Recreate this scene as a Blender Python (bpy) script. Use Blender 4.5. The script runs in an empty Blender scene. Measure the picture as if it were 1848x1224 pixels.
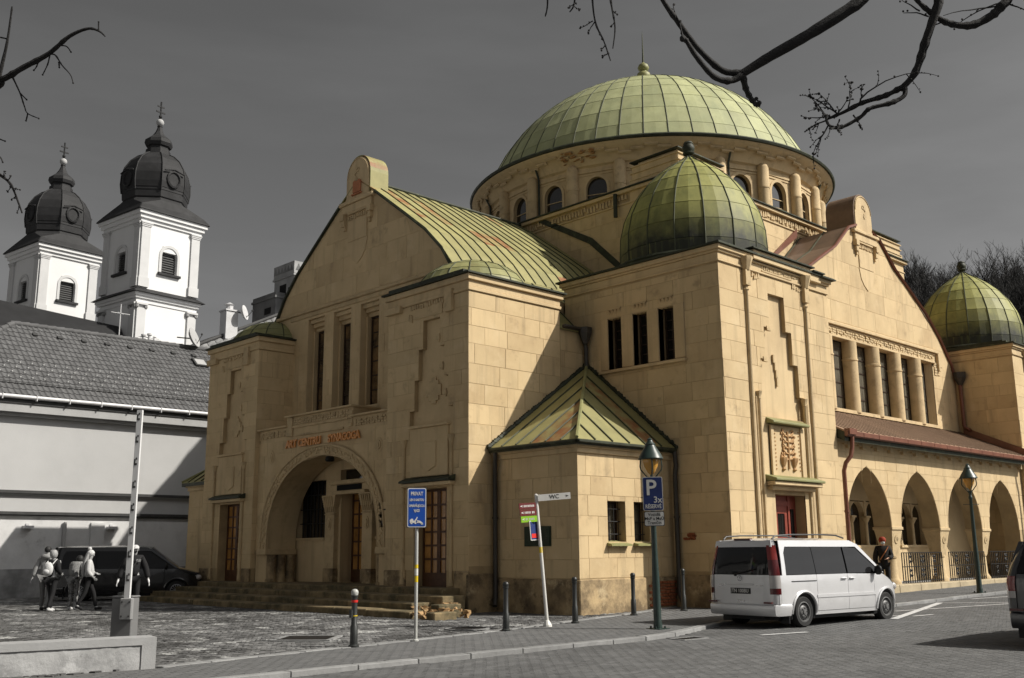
import bpy, bmesh, math, random
import numpy as np
from mathutils import Vector, Matrix
rnd = random.Random(7)
SC = bpy.context.scene
COL = SC.collection
# ------------------------------------------------------------------ camera
CAMH = 1.392
CM = ((0.72246, -0.69136, -0.00849), (0.13488, 0.15297, -0.97898), (0.67813, 0.70614, 0.20376))
FPX = 1844.08                      # focal length in pixels of a 1848 pixel wide picture
cam = bpy.data.cameras.new('camera'); camo = bpy.data.objects.new('camera', cam); COL.objects.link(camo)
cam.sensor_width = 36; cam.lens = 36 * FPX / 1848; cam.clip_end = 3000; cam.clip_start = .1
r_, d_, f_ = [Vector(v) for v in CM]
camo.matrix_world = Matrix(((r_.x, -d_.x, -f_.x, 0), (r_.y, -d_.y, -f_.y, 0), (r_.z, -d_.z, -f_.z, CAMH), (0, 0, 0, 1)))
SC.camera = camo
# ------------------------------------------------------------------ sky, sun, exposure
SUN = Vector((.72, -1, 1.10)).normalized()
w = bpy.data.worlds.new('World'); SC.world = w; w.use_nodes = True
nt = w.node_tree; nt.nodes.clear()
sky = nt.nodes.new('ShaderNodeTexSky'); sky.sky_type = 'NISHITA'; sky.sun_disc = False
sky.sun_elevation = math.asin(SUN.z); sky.sun_rotation = math.atan2(SUN.x, SUN.y)
sky.altitude = 200; sky.air_density = 1.0; sky.dust_density = 3.5
bw = nt.nodes.new('ShaderNodeSeparateColor')     # grey sky as through a red filter
bg = nt.nodes.new('ShaderNodeBackground'); bg.inputs['Strength'].default_value = 0.065
wo = nt.nodes.new('ShaderNodeOutputWorld')
nt.links.new(sky.outputs[0], bw.inputs[0]); 
tcw = nt.nodes.new('ShaderNodeTexCoord'); mpw = nt.nodes.new('ShaderNodeMapping'); mpw.inputs['Scale'].default_value = (1.6, 2.4, 9); mpw.inputs['Rotation'].default_value = (.5, .25, .4)
nzw = nt.nodes.new('ShaderNodeTexNoise'); nzw.inputs['Scale'].default_value = 1.3; nzw.inputs['Detail'].default_value = 7; nzw.inputs['Roughness'].default_value = .55
mrw = nt.nodes.new('ShaderNodeMapRange'); mrw.inputs[1].default_value = .42; mrw.inputs[2].default_value = .78; mrw.inputs[3].default_value = .94; mrw.inputs[4].default_value = 1.16
muw = nt.nodes.new('ShaderNodeMath'); muw.operation = 'MULTIPLY'
nt.links.new(tcw.outputs['Generated'], mpw.inputs[0]); nt.links.new(mpw.outputs[0], nzw.inputs['Vector']); nt.links.new(nzw.outputs['Fac'], mrw.inputs[0]); nt.links.new(mrw.outputs[0], muw.inputs[0]); nt.links.new(bw.outputs[0], muw.inputs[1]); nt.links.new(muw.outputs[0], bg.inputs[0])   # faint cirrus
nt.links.new(bg.outputs[0], wo.inputs[0])
sl = bpy.data.lights.new('sun', 'SUN'); sl.energy = 3.45; sl.angle = math.radians(.5); sl.color = (1, .95, .86)
so = bpy.data.objects.new('sun', sl); COL.objects.link(so); so.rotation_euler = (-SUN).to_track_quat('-Z', 'Y').to_euler()
SC.view_settings.view_transform = 'Standard'; SC.view_settings.look = 'None'
SC.view_settings.exposure = .67; SC.view_settings.gamma = 1; SC.view_settings.use_curve_mapping = False

def proj(P):
    v = Vector(P) - Vector((0, 0, CAMH)); a, b, c = r_.dot(v), d_.dot(v), f_.dot(v)
    return (a / c * FPX + 924, b / c * FPX + 612) if c > .1 else (-9e9, -9e9)
# ------------------------------------------------------------------ materials
def mat(name, col, rough=.85, var=.12, scale=3.0, bump=0.0, bscale=40.0, piece=.0, metal=0.0, stain=None, streak=None,
        spec=.3, patch=None, emit=None, seed=0.0, alpha=None, coat=0.0):
    m = bpy.data.materials.new(name); m.use_nodes = True; n = m.node_tree; N = n.nodes; L = n.links
    b = N['Principled BSDF']; b.inputs['Roughness'].default_value = rough; b.inputs['Metallic'].default_value = metal
    b.inputs['Specular IOR Level'].default_value = spec
    if coat: b.inputs['Coat Weight'].default_value = coat; b.inputs['Coat Roughness'].default_value = .08
    tc = N.new('ShaderNodeTexCoord'); mp = N.new('ShaderNodeMapping'); L.new(tc.outputs['Object'], mp.inputs[0])
    mp.inputs['Location'].default_value = (seed, seed * 1.7, 0)
    off = None
    if piece:      # every loose piece gets its own cut of the grain
        o2 = N.new('ShaderNodeObjectInfo'); cx = N.new('ShaderNodeCombineXYZ')
        for i, kk in enumerate((173.0, 71.0, 37.0)):
            q = N.new('ShaderNodeMath'); q.operation = 'MULTIPLY'; q.inputs[1].default_value = kk; L.new(o2.outputs['Random'], q.inputs[0]); L.new(q.outputs[0], cx.inputs[i])
        off = cx.outputs[0]; L.new(off, mp.inputs['Location'])
    def noise(sc, det=5, vec=None, r=.6):
        t = N.new('ShaderNodeTexNoise'); t.inputs['Scale'].default_value = sc; t.inputs['Detail'].default_value = det
        t.inputs['Roughness'].default_value = r; L.new(vec or mp.outputs[0], t.inputs['Vector']); return t.outputs['Fac']
    def ramp(fac, a, c):
        t = N.new('ShaderNodeMapRange'); t.inputs[1].default_value = a; t.inputs[2].default_value = c; L.new(fac, t.inputs[0]); return t.outputs[0]
    def mix(fac, A, B, mode='MIX'):
        t = N.new('ShaderNodeMix'); t.data_type = 'RGBA'; t.blend_type = mode
        for s, v in ((0, fac), (6, A), (7, B)):
            if hasattr(v, 'is_linked'): L.new(v, t.inputs[s])
            else: t.inputs[s].default_value = v if s == 0 else (*v, 1)
        return t.outputs[2]
    def k(c, s): return tuple(min(1, x * s) for x in c)
    c = mix(ramp(noise(scale), .3, .7), k(col, 1 - var), k(col, 1 + var))
    if piece:
        oi = N.new('ShaderNodeObjectInfo'); ge = N.new('ShaderNodeNewGeometry')
        ad = N.new('ShaderNodeMath'); ad.operation = 'ADD'; L.new(oi.outputs['Random'], ad.inputs[0]); L.new(ge.outputs['Random Per Island'], ad.inputs[1])
        fr = N.new('ShaderNodeMath'); fr.operation = 'FRACT'; L.new(ad.outputs[0], fr.inputs[0])
        pv = N.new('ShaderNodeMapRange'); pv.inputs[3].default_value = 1 - piece; pv.inputs[4].default_value = 1 + piece; L.new(fr.outputs[0], pv.inputs[0])
        cb = N.new('ShaderNodeCombineColor'); [L.new(pv.outputs[0], cb.inputs[i]) for i in range(3)]
        c = mix(1.0, c, cb.outputs[0], 'MULTIPLY')
        if patch:   # some pieces of another colour: (colour, threshold, colour, threshold)
            st = N.new('ShaderNodeMath'); st.operation = 'GREATER_THAN'; st.inputs[1].default_value = patch[1]; L.new(fr.outputs[0], st.inputs[0])
            mu = N.new('ShaderNodeMath'); mu.operation = 'MULTIPLY'; L.new(st.outputs[0], mu.inputs[0]); L.new(ramp(noise(2.2), .38, .62), mu.inputs[1])
            c = mix(mu.outputs[0], c, patch[0])
    for s in (stain or []):        # (colour, scale, lo, hi, strength)
        mu = N.new('ShaderNodeMath'); mu.operation = 'MULTIPLY'; mu.inputs[1].default_value = s[4]
        L.new(ramp(noise(s[1], 6, r=.68), s[2], s[3]), mu.inputs[0]); c = mix(mu.outputs[0], c, s[0])
    for s in (streak or []):       # vertical streaks: (colour, xy scale, z scale, lo, hi, strength[, ztop, zbottom])
        m2 = N.new('ShaderNodeMapping'); L.new(tc.outputs['Object'], m2.inputs[0]); m2.inputs['Scale'].default_value = (s[1], s[1], s[2])
        if off: L.new(off, m2.inputs['Location'])
        f = ramp(noise(1.0, 5, m2.outputs[0]), s[3], s[4])
        mu = N.new('ShaderNodeMath'); mu.operation = 'MULTIPLY'; mu.inputs[1].default_value = s[5]; L.new(f, mu.inputs[0]); f = mu.outputs[0]
        if len(s) > 6:
            sx = N.new('ShaderNodeSeparateXYZ'); L.new(tc.outputs['Object'], sx.inputs[0])
            ad = N.new('ShaderNodeMath'); ad.operation = 'MULTIPLY_ADD'; L.new(noise(3.0), ad.inputs[0]); ad.inputs[1].default_value = 1.1; L.new(sx.outputs[2], ad.inputs[2])
            zz = N.new('ShaderNodeMapRange'); zz.inputs[1].default_value = s[6] + .55; zz.inputs[2].default_value = s[7] + .55; L.new(ad.outputs[0], zz.inputs[0])
            m3 = N.new('ShaderNodeMath'); m3.operation = 'MULTIPLY'; L.new(f, m3.inputs[0]); L.new(zz.outputs[0], m3.inputs[1]); f = m3.outputs[0]
        c = mix(f, c, s[0])
    L.new(c, b.inputs['Base Color'])
    if bump:
        bp = N.new('ShaderNodeBump'); bp.inputs['Strength'].default_value = bump; bp.inputs['Distance'].default_value = .02
        L.new(noise(bscale, 6, r=.7), bp.inputs['Height']); L.new(bp.outputs[0], b.inputs['Normal'])
    if emit: b.inputs['Emission Color'].default_value = (*emit[0], 1); b.inputs['Emission Strength'].default_value = emit[1]
    if alpha: b.inputs['Transmission Weight'].default_value = alpha
    return m
# ------------------------------------------------------------------ mesh builder
class MB:
    def __init__(s): s.v = []; s.f = []
    def add(s, V, F):
        o = len(s.v); s.v += [tuple(p) for p in V]; s.f += [tuple(i + o for i in q) for q in F]; return s
    def box(s, x0, x1, y0, y1, z0, z1):
        return s.add([(x, y, z) for z in (z0, z1) for y in (y0, y1) for x in (x0, x1)],
                     [(0, 2, 3, 1), (4, 5, 7, 6), (0, 1, 5, 4), (1, 3, 7, 5), (3, 2, 6, 7), (2, 0, 4, 6)])
    def prism(s, P, vec):
        n = len(P); Q = [(p[0] + vec[0], p[1] + vec[1], p[2] + vec[2]) for p in P]
        return s.add(list(P) + Q, [tuple(range(n))[::-1], tuple(range(n, 2 * n))] + [(i, (i + 1) % n, n + (i + 1) % n, n + i) for i in range(n)])
    def loft(s, rings, cap=True, close=True):
        n = len(rings[0]); V = [p for r in rings for p in r]; F = []
        for k in range(len(rings) - 1):
            for i in range(n if close else n - 1):
                j = (i + 1) % n; F.append((k * n + i, k * n + j, (k + 1) * n + j, (k + 1) * n + i))
        if cap and close: F += [tuple(range(n))[::-1], tuple(range((len(rings) - 1) * n, len(rings) * n))]
        return s.add(V, F)
    def lathe(s, prof, c=(0, 0), n=24, a0=0, a1=2 * math.pi, cap=True):
        full = abs(a1 - a0) > 6.28; m = n if full else n + 1
        rings = [[(c[0] + max(r, 1e-4) * math.cos(a0 + (a1 - a0) * i / n), c[1] + max(r, 1e-4) * math.sin(a0 + (a1 - a0) * i / n), z) for i in range(m)] for r, z in prof]
        return s.loft(rings, cap and full, full)
    def tube(s, P, r, n=8):
        P = [Vector(p) for p in P]; R = r if isinstance(r, (list, tuple)) else [r] * len(P); rings = []
        up = Vector((0, 0, 1)); prev = None
        for i, p in enumerate(P):
            t = (P[min(i + 1, len(P) - 1)] - P[max(i - 1, 0)]).normalized()
            a = (prev - t * prev.dot(t)) if prev else t.cross(up if abs(t.z) < .9 else Vector((1, 0, 0)))
            if a.length < 1e-5: a = t.orthogonal()
            a.normalize(); prev = a; b = t.cross(a)
            rings.append([tuple(p + (a * math.cos(2 * math.pi * k / n) + b * math.sin(2 * math.pi * k / n)) * R[i]) for k in range(n)])
        return s.loft(rings)
    def ball(s, c, r, n=10, m=6, sc=(1, 1, 1)):
        rings = [[(c[0] + sc[0] * r * math.sin(math.pi * k / m) * math.cos(2 * math.pi * i / n), c[1] + sc[1] * r * math.sin(math.pi * k / m) * math.sin(2 * math.pi * i / n),
                   c[2] + sc[2] * r * math.cos(math.pi * k / m)) for i in range(n)] for k in range(1, m)]
        o = len(s.v); s.loft(rings, True); return s
    def xf(s, M):
        s.v = [tuple(M @ Vector(p)) for p in s.v]; return s
    def mesh(s, name, m=None, smooth=None, fix=True, bev=0):
        me = bpy.data.meshes.new(name); me.from_pydata(s.v, [], s.f)
        if fix or bev:
            b = bmesh.new(); b.from_mesh(me)
            bmesh.ops.recalc_face_normals(b, faces=b.faces)
            if bev: bmesh.ops.bevel(b, geom=list(b.edges), offset=bev, segments=1, affect='EDGES', clamp_overlap=True)
            b.to_mesh(me); b.free()
        if smooth: me.shade_smooth(); me.set_sharp_from_angle(angle=math.radians(smooth))
        if m: me.materials.append(m)
        me.update(); return me
WM = {}
def put(name, me, parent=None, local=False, kind=None, loc=None):
    o = bpy.data.objects.new(name, me); COL.objects.link(o)
    if loc is not None: o.location = loc
    if parent is not None:
        o.parent = parent
        if not local and parent.name in WM: o.matrix_parent_inverse = WM[parent.name].inverted()
    if kind: o['kind'] = kind
    return o
def obj(name, mb, m, parent=None, smooth=None, kind=None, local=False, bev=0, fix=True):
    return put(name, mb.mesh(name, m, smooth, fix, bev), parent, local, kind)
def tag(o, label, cat, group=None):
    o['label'] = label; o['category'] = cat
    if group: o['group'] = group
    return o
def thing(name, label, cat, loc=(0, 0, 0), rz=0, group=None, rot=None):
    o = bpy.data.objects.new(name, None); COL.objects.link(o); o.empty_display_size = .3
    o.location = loc; o.rotation_euler = rot or (0, 0, rz)
    WM[o.name] = Matrix.Translation(loc) @ o.rotation_euler.to_matrix().to_4x4()
    return tag(o, label, cat, group)
def dup(root, loc, rz=None, label=None, sc=None):
    r = root.copy(); COL.objects.link(r); r.location = loc
    if rz is not None: r.rotation_euler = (0, 0, rz)
    if sc: r.scale = sc
    if label: r['label'] = label
    for ch in list(root.children):
        c = ch.copy(); COL.objects.link(c); c.parent = r
        for g in ch.children:
            d = g.copy(); COL.objects.link(d); d.parent = c
    return r
def text_mb(body, size, extrude=.004, align='CENTER', bold=0.0, sx=1.0):
    cu = bpy.data.curves.new('lettering', 'FONT'); cu.body = body; cu.size = size; cu.extrude = extrude; cu.align_x = align; cu.align_y = 'CENTER'
    cu.offset = bold; cu.resolution_u = 3
    o = bpy.data.objects.new('lettering', cu); COL.objects.link(o); bpy.context.view_layer.update()
    me = bpy.data.meshes.new_from_object(o.evaluated_get(bpy.context.evaluated_depsgraph_get()))
    mb = MB().add([(v.co.x * sx, v.co.y, v.co.z) for v in me.vertices], [tuple(p.vertices) for p in me.polygons])
    bpy.data.objects.remove(o); bpy.data.curves.remove(cu); bpy.data.meshes.remove(me); return mb
def frame(origin, right, up):      # matrix that lays text (x right, y up) on a plane
    r = Vector(right).normalized(); u = Vector(up).normalized(); n = r.cross(u)
    return Matrix(((r.x, u.x, n.x, origin[0]), (r.y, u.y, n.y, origin[1]), (r.z, u.z, n.z, origin[2]), (0, 0, 0, 1)))
# planes: 'X' = wall facing -X at X=v (u is Y), 'Y' = wall facing -Y at Y=v (u is X)
def P3(pl, v, u, z, d=0.0):        # d = how far in front of the wall face
    return (v - d, u, z) if pl == 'X' else (u, v - d, z)
def EX(pl, t): return (t, 0, 0) if pl == 'X' else (0, t, 0)
def slab(mb, pl, v, poly, front, back):
    return mb.prism([P3(pl, v, u, z, front) for u, z in poly], EX(pl, front + back))
def R4(u0, u1, z0, z1): return [(u0, z0), (u1, z0), (u1, z1), (u0, z1)]
def subrect(rs, o, g=0.0):
    out = []
    for (a, b, c, d) in rs:
        if o[1] <= a or o[0] >= b or o[3] <= c or o[2] >= d: out.append((a, b, c, d)); continue
        if o[0] > a: out.append((a, o[0], c, d))
        if o[1] < b: out.append((o[1], b, c, d))
        x0, x1 = max(a, o[0]), min(b, o[1])
        if o[2] > c: out.append((x0, x1, c, o[2]))
        if o[3] < d: out.append((x0, x1, o[3], d))
    return out
def wall(mb, pl, v, th, u0, u1, z0, z1, ops):
    rs = [(u0, u1, z0, z1)]
    for o in ops: rs = subrect(rs, o)
    for a, b, c, d in rs: slab(mb, pl, v, R4(a, b, c, d), 0, th)
STONES = []                        # (importance, mesh builder polygon, ...) collected, written at the end
def ashlar(parent, pl, v, u0, u1, z0, z1, ops=(), ch=.42, cl=.95, seed=1, clip=None, gap=.008, proud=.009, zs=None):
    """courses of facing stones; clip(z) -> list of (a,b) spans that are free of stone; zs = own course heights"""
    r = random.Random(seed); z = z0; row = 0
    while z < z1 - .05:
        h = ch * r.uniform(.88, 1.12); zt = z + h
        if z1 - zt < .16: zt = z1
        u = u0 - r.random() * cl * (.9 if row else .3)
        while u < u1:
            le = cl * r.uniform(.6, 1.35); a, b = max(u, u0), min(u + le, u1); u += le
            if b - a < .05: continue
            if u1 - b < .14: b = u1; u = u1 + 1
            for q in [q for q in _sub((a, b, z, zt), ops) if q[1] - q[0] > .04 and q[3] - q[2] > .04]:
                e0 = gap / 2; polys = [R4(q[0] + e0, q[1] - e0, q[2] + e0, q[3] - e0)]
                if clip: polys = clip(q[0] + e0, q[1] - e0, q[2] + e0, q[3] - e0)
                for P in polys:
                    if len(P) > 2: STONES.append((parent, pl, v, P, proud * r.uniform(.6, 1.2)))
        z = zt; row += 1
def _sub(q, ops):
    rs = [q]
    for o in ops: rs = subrect(rs, o)
    return rs
# ------------------------------------------------------------------ material set
STC = (.56, .425, .245)
M = dict(
 stone=mat('warm_sandstone', STC, .9, .07, .9, .25, 30, .07, stain=[((.40, .28, .15), .5, .48, .72, .6), ((.24, .18, .115), 2.0, .58, .76, .6), ((.66, .53, .34), 1.1, .55, .75, .5)], streak=[((.30, .225, .135), 3.2, .22, .54, .76, .65)]),
 plain=mat('smooth_render', (.57, .435, .255), .9, .07, 1.1, .25, 25, .0, stain=[((.40, .29, .165), .7, .48, .74, .6), ((.26, .20, .125), 2.4, .6, .78, .5)], streak=[((.32, .24, .145), 3.5, .18, .52, .78, .65)]),
 joint=mat('weathered_joint', (.41, .305, .17), .95, .18, 2.0, .3, 30),
 trim=mat('carved_stone', (.52, .395, .23), .9, .12, 2.0, .3, 30, .05, stain=[((.22, .165, .10), 3.5, .52, .75, .6)]),
 base=mat('grimy_plinth_render', (.40, .295, .165), .95, .25, 1.4, .6, 14, .05, stain=[((.12, .088, .055), 1.5, .40, .60, .85), ((.52, .41, .25), 2.6, .56, .68, .8), ((.055, .045, .035), 3.1, .58, .7, .8)]),
 copper=mat('green_copper_sheet', (.235, .228, .095), .55, .2, 1.6, .12, 60, .13, spec=.4, stain=[((.16, .17, .07), 2.0, .55, .8, .55), ((.24, .16, .07), 1.2, .62, .76, .5)], streak=[((.27, .30, .165), 2.4, .5, .5, .75, .5)]),
 domeg=mat('pale_green_copper_sheet', (.345, .355, .185), .7, .16, 1.1, .12, 60, .11, spec=.4, stain=[((.22, .25, .14), .8, .48, .74, .6), ((.33, .24, .11), 1.1, .66, .8, .6)], streak=[((.26, .27, .11), 2.4, .4, .5, .75, .55)]),
 tdome=mat('streaked_green_copper_sheet', (.262, .256, .076), .62, .2, 1.6, .12, 60, .14, spec=.4, stain=[((.12, .14, .045), 1.8, .52, .78, .6), ((.26, .16, .055), .9, .66, .8, .55)],
            streak=[((.014, .016, .010), 9, .55, .20, .38, .97, 10.7, 9.6), ((.10, .12, .04), 6, .35, .55, .75, .6)]),
 roofg=mat('streaked_roof_copper', (.268, .245, .10), .62, .16, 1.5, .12, 60, .14, spec=.4, patch=((.24, .09, .03), .88), stain=[((.15, .15, .06), 1.6, .52, .8, .55), ((.25, .145, .05), 1.7, .63, .78, .5)]),
 seam=mat('dark_copper_seam', (.055, .06, .032), .6, .3, 3, .1),
 dkcop=mat('black_green_copper_edge', (.030, .034, .020), .6, .4, 4, .2, stain=[((.12, .14, .07), 3, .55, .75, .7)]),
 browncop=mat('brown_copper_sheet', (.165, .108, .070), .55, .18, 2.0, .1, 50, .10, spec=.5, stain=[((.075, .048, .032), 2.4, .5, .75, .5)]),
 redcop=mat('red_brown_copper_gutter', (.165, .062, .036), .4, .2, 3, .1, spec=.5),
 pipe=mat('dark_rain_pipe', (.045, .040, .034), .5, .25, 4, .1, spec=.45),
 wood=mat('brown_door_wood', (.085, .038, .017), .5, .3, 6, .15, 30),
 redwood=mat('red_painted_door', (.23, .052, .033), .5, .15, 6, .1),
 glass=mat('dark_window_glass', (.018, .016, .013), .06, .2, 2, spec=.8),
 hallglass=mat('amber_painted_hall_glass', (.055, .040, .026), .14, .6, 1.6, spec=.7, stain=[((.26, .15, .06), .8, .48, .68, .8)]),  # amber patches painted in for brown curtains and reflections
 doorglass=mat('curtained_door_glass', (.40, .20, .06), .22, .35, 2.2, spec=.6),
 curtain=mat('streaky_window_glass', (.12, .11, .085), .16, .3, 2, spec=.7, streak=[((.035, .032, .026), 7, .5, .38, .62, .9)]),
 lead=mat('window_bar', (.035, .020, .012), .5, .2, 5),
 iron=mat('black_wrought_iron', (.016, .015, .014), .5, .2, 6, .1),
 letters=mat('bronze_letters', (.62, .25, .05), .4, .15, 8, spec=.5),
 terra=mat('terracotta_relief', (.42, .17, .085), .9, .15, 5, .2),
 plaque=mat('green_bronze_plaque', (.022, .036, .018), .45, .3, 6, .2),
 step=mat('worn_stair_stone', (.22, .165, .09), .95, .25, 2.2, .6, 14, .18, stain=[((.050, .048, .028), 1.6, .40, .62, .85), ((.40, .32, .19), 3.3, .62, .72, .7)]),
 rubble=mat('broken_brick', (.40, .26, .13), .95, .3, 5, .6, 14, .2),
 # the world round the synagogue, all neutral greys
 gwall=mat('grey_render_wall', (.44, .44, .44), .9, .04, .8, .2, 20, stain=[((.32, .32, .32), .35, .52, .8, .4)]),
 wwall=mat('whitewashed_wall', (.60, .60, .60), .9, .06, .8, .25, 16, stain=[((.36, .36, .36), .7, .5, .75, .6), ((.17, .17, .17), 1.4, .62, .78, .6)]),
 wbase=mat('painted_wall_foot_shadow', (.30, .30, .30), .95, .2, 1.0, .3, 14, stain=[((.12, .12, .12), .9, .42, .66, .8)]),  # darker grey carries the cast shadow at the wall's foot
 darktrim=mat('dark_sheet_ledge', (.05, .05, .05), .6, .2, 4),
 lighttrim=mat('pale_eaves_board', (.36, .36, .36), .8, .08, 2),
 zinc=mat('zinc_gutter', (.55, .55, .56), .35, .1, 3, spec=.5),
 tile=mat('grey_clay_roof_tile', (.105, .105, .107), .75, .2, 3, .2, 40, .13, stain=[((.05, .05, .05), 1.5, .5, .75, .5)]),
 tileback=mat('roof_underlay', (.03, .03, .03), .9),
 church=mat('white_church_render', (.66, .66, .66), .9, .03, .5, .1, 20),
 churchg=mat('pale_grey_pilaster_render', (.52, .52, .52), .9, .05, .8),
 slate=mat('black_sheet_cupola', (.022, .022, .023), .7, .25, .9, .1, 30, .12, spec=.25, stain=[((.04, .04, .042), .6, .5, .75, .6)]),
 darkroof=mat('dark_church_roof', (.016, .016, .017), .8, .25, .6, .2),
 louvre=mat('dark_louvre', (.07, .07, .07), .7, .1, 5),
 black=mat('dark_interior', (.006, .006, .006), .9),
 castle=mat('castle_stone', (.30, .30, .30), .95, .3, .25, .5, 1.2),
 castled=mat('dark_castle_stone', (.15, .15, .15), .95, .35, .2, .5, 1.2),
 road=mat('road_joint_sand', (.075, .075, .075), .95, .2, 6, .3),
 paver=mat('grey_concrete_paver', (.102, .102, .102), .9, .14, 2.2, .35, 60, .15, stain=[((.055, .055, .055), .5, .48, .7, .65), ((.15, .15, .15), 1.7, .6, .72, .6)]),
 walk=mat('pale_concrete_paver', (.112, .112, .112), .9, .12, 2.2, .35, 60, .10, stain=[((.07, .07, .07), .6, .52, .75, .6)]),
 cobble=mat('worn_granite_cobble', (.115, .114, .113), .85, .25, 5, .5, 40, .5, stain=[((.035, .034, .033), .5, .44, .6, .85), ((.36, .36, .35), 1.4, .56, .64, .85)]),
 cobjoint=mat('dirty_cobble_joint', (.105, .104, .102), .95, .4, 8, .4),
 kerb=mat('pale_granite_kerb', (.23, .23, .228), .9, .18, 4, .4, 30, .12, stain=[((.13, .13, .13), 1.6, .55, .75, .6)]),
 concrete=mat('flaking_concrete', (.33, .33, .33), .95, .2, 2.5, .6, 10, stain=[((.14, .14, .14), 1.3, .5, .66, .8), ((.47, .47, .47), 2.2, .56, .64, .8), ((.07, .07, .07), 3.8, .62, .72, .7)]),
 rim=mat('smooth_concrete_rim', (.30, .30, .30), .9, .1, 3, .3),
 paint=mat('worn_white_road_paint', (.50, .50, .50), .85, .15, 8, .2, stain=[((.12, .12, .12), 7, .56, .7, .8)]),
 earth=mat('bare_grey_ground', (.17, .17, .17), 1, .25, .4, .3),
 hill=mat('winter_hillside', (.035, .034, .033), 1, .4, .12, .3),
 bark=mat('dark_winter_bark', (.022, .021, .021), .9, .4, 12, .5, 40),
 bough=mat('grey_brown_bough_bark', (.030, .029, .029), .85, .35, 10, .6, 40),
 twig=mat('far_winter_twigs', (.045, .044, .043), 1, .35, .3),
 rusttwig=mat('russet_twigs', (.115, .058, .026), 1, .3, .5),
)
# ------------------------------------------------------------------ ground
def gz(x): return .013 * min(max(x - 18, 0), 42)
def smooth(a, b, x):
    t = min(max((x - a) / (b - a), 0), 1); return t * t * (3 - 2 * t)
def kerb_y(x): return 11.2 + 1.15 * smooth(13.7, 18.2, x) - .35 * smooth(21, 25, x)
def strip_y(x):
    P = [(2.0, 12.7), (6.0, 12.86), (8.0, 13.2), (9.4, 13.36), (13.06, 14.0), (16.2, 14.86), (19, 15.5), (20.9, 16.0)]
    for (a, c), (b, d) in zip(P, P[1:]):
        if x <= b: return c + (d - c) * (x - a) / (b - a)
    return 16.0
def sheet(name, xs, y0, y1, dz, m, ny=1, parent=None, kind='structure'):
    V = []; F = []
    for x in xs:
        a, b = (y0(x) if callable(y0) else y0), (y1(x) if callable(y1) else y1)
        V += [(x, a + (b - a) * j / ny, gz(x) + dz) for j in range(ny + 1)]
    n = ny + 1
    for i in range(len(xs) - 1):
        for j in range(ny): F.append((i * n + j, (i + 1) * n + j, (i + 1) * n + j + 1, i * n + j + 1))
    return obj(name, MB().add(V, F), m, parent, kind=kind, fix=False)
g = MB(); g.add([(-600, -600, -.3), (900, -600, -.3), (900, 900, -.3), (-600, 900, -.3)], [(0, 1, 2, 3)])
obj('ground', g, M['earth'], kind='structure', fix=False)
XS = [-30, 0, 6, 10, 13, 14.4, 15.4, 15.7, 16, 16.3, 16.6, 16.9, 17.2, 18, 19, 20, 21, 22, 23, 24, 25, 28, 34, 44, 60, 120]
XP = [-30, 2, 6, 8, 9.4, 13.06, 16.2, 18, 19, 20.9]
road = sheet('road', XS, -14, lambda x: kerb_y(x) - .02, -.066, M['road'])
walk = sheet('pavement', XS, lambda x: kerb_y(x) + .02, lambda x: strip_y(x) if x < 20.9 else 14.5, -.014, M['cobjoint'], 2)
plaza = sheet('square', XP, lambda x: strip_y(x) + .02, 70, -.02, M['cobjoint'], 2)
P_IND = {}
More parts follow.
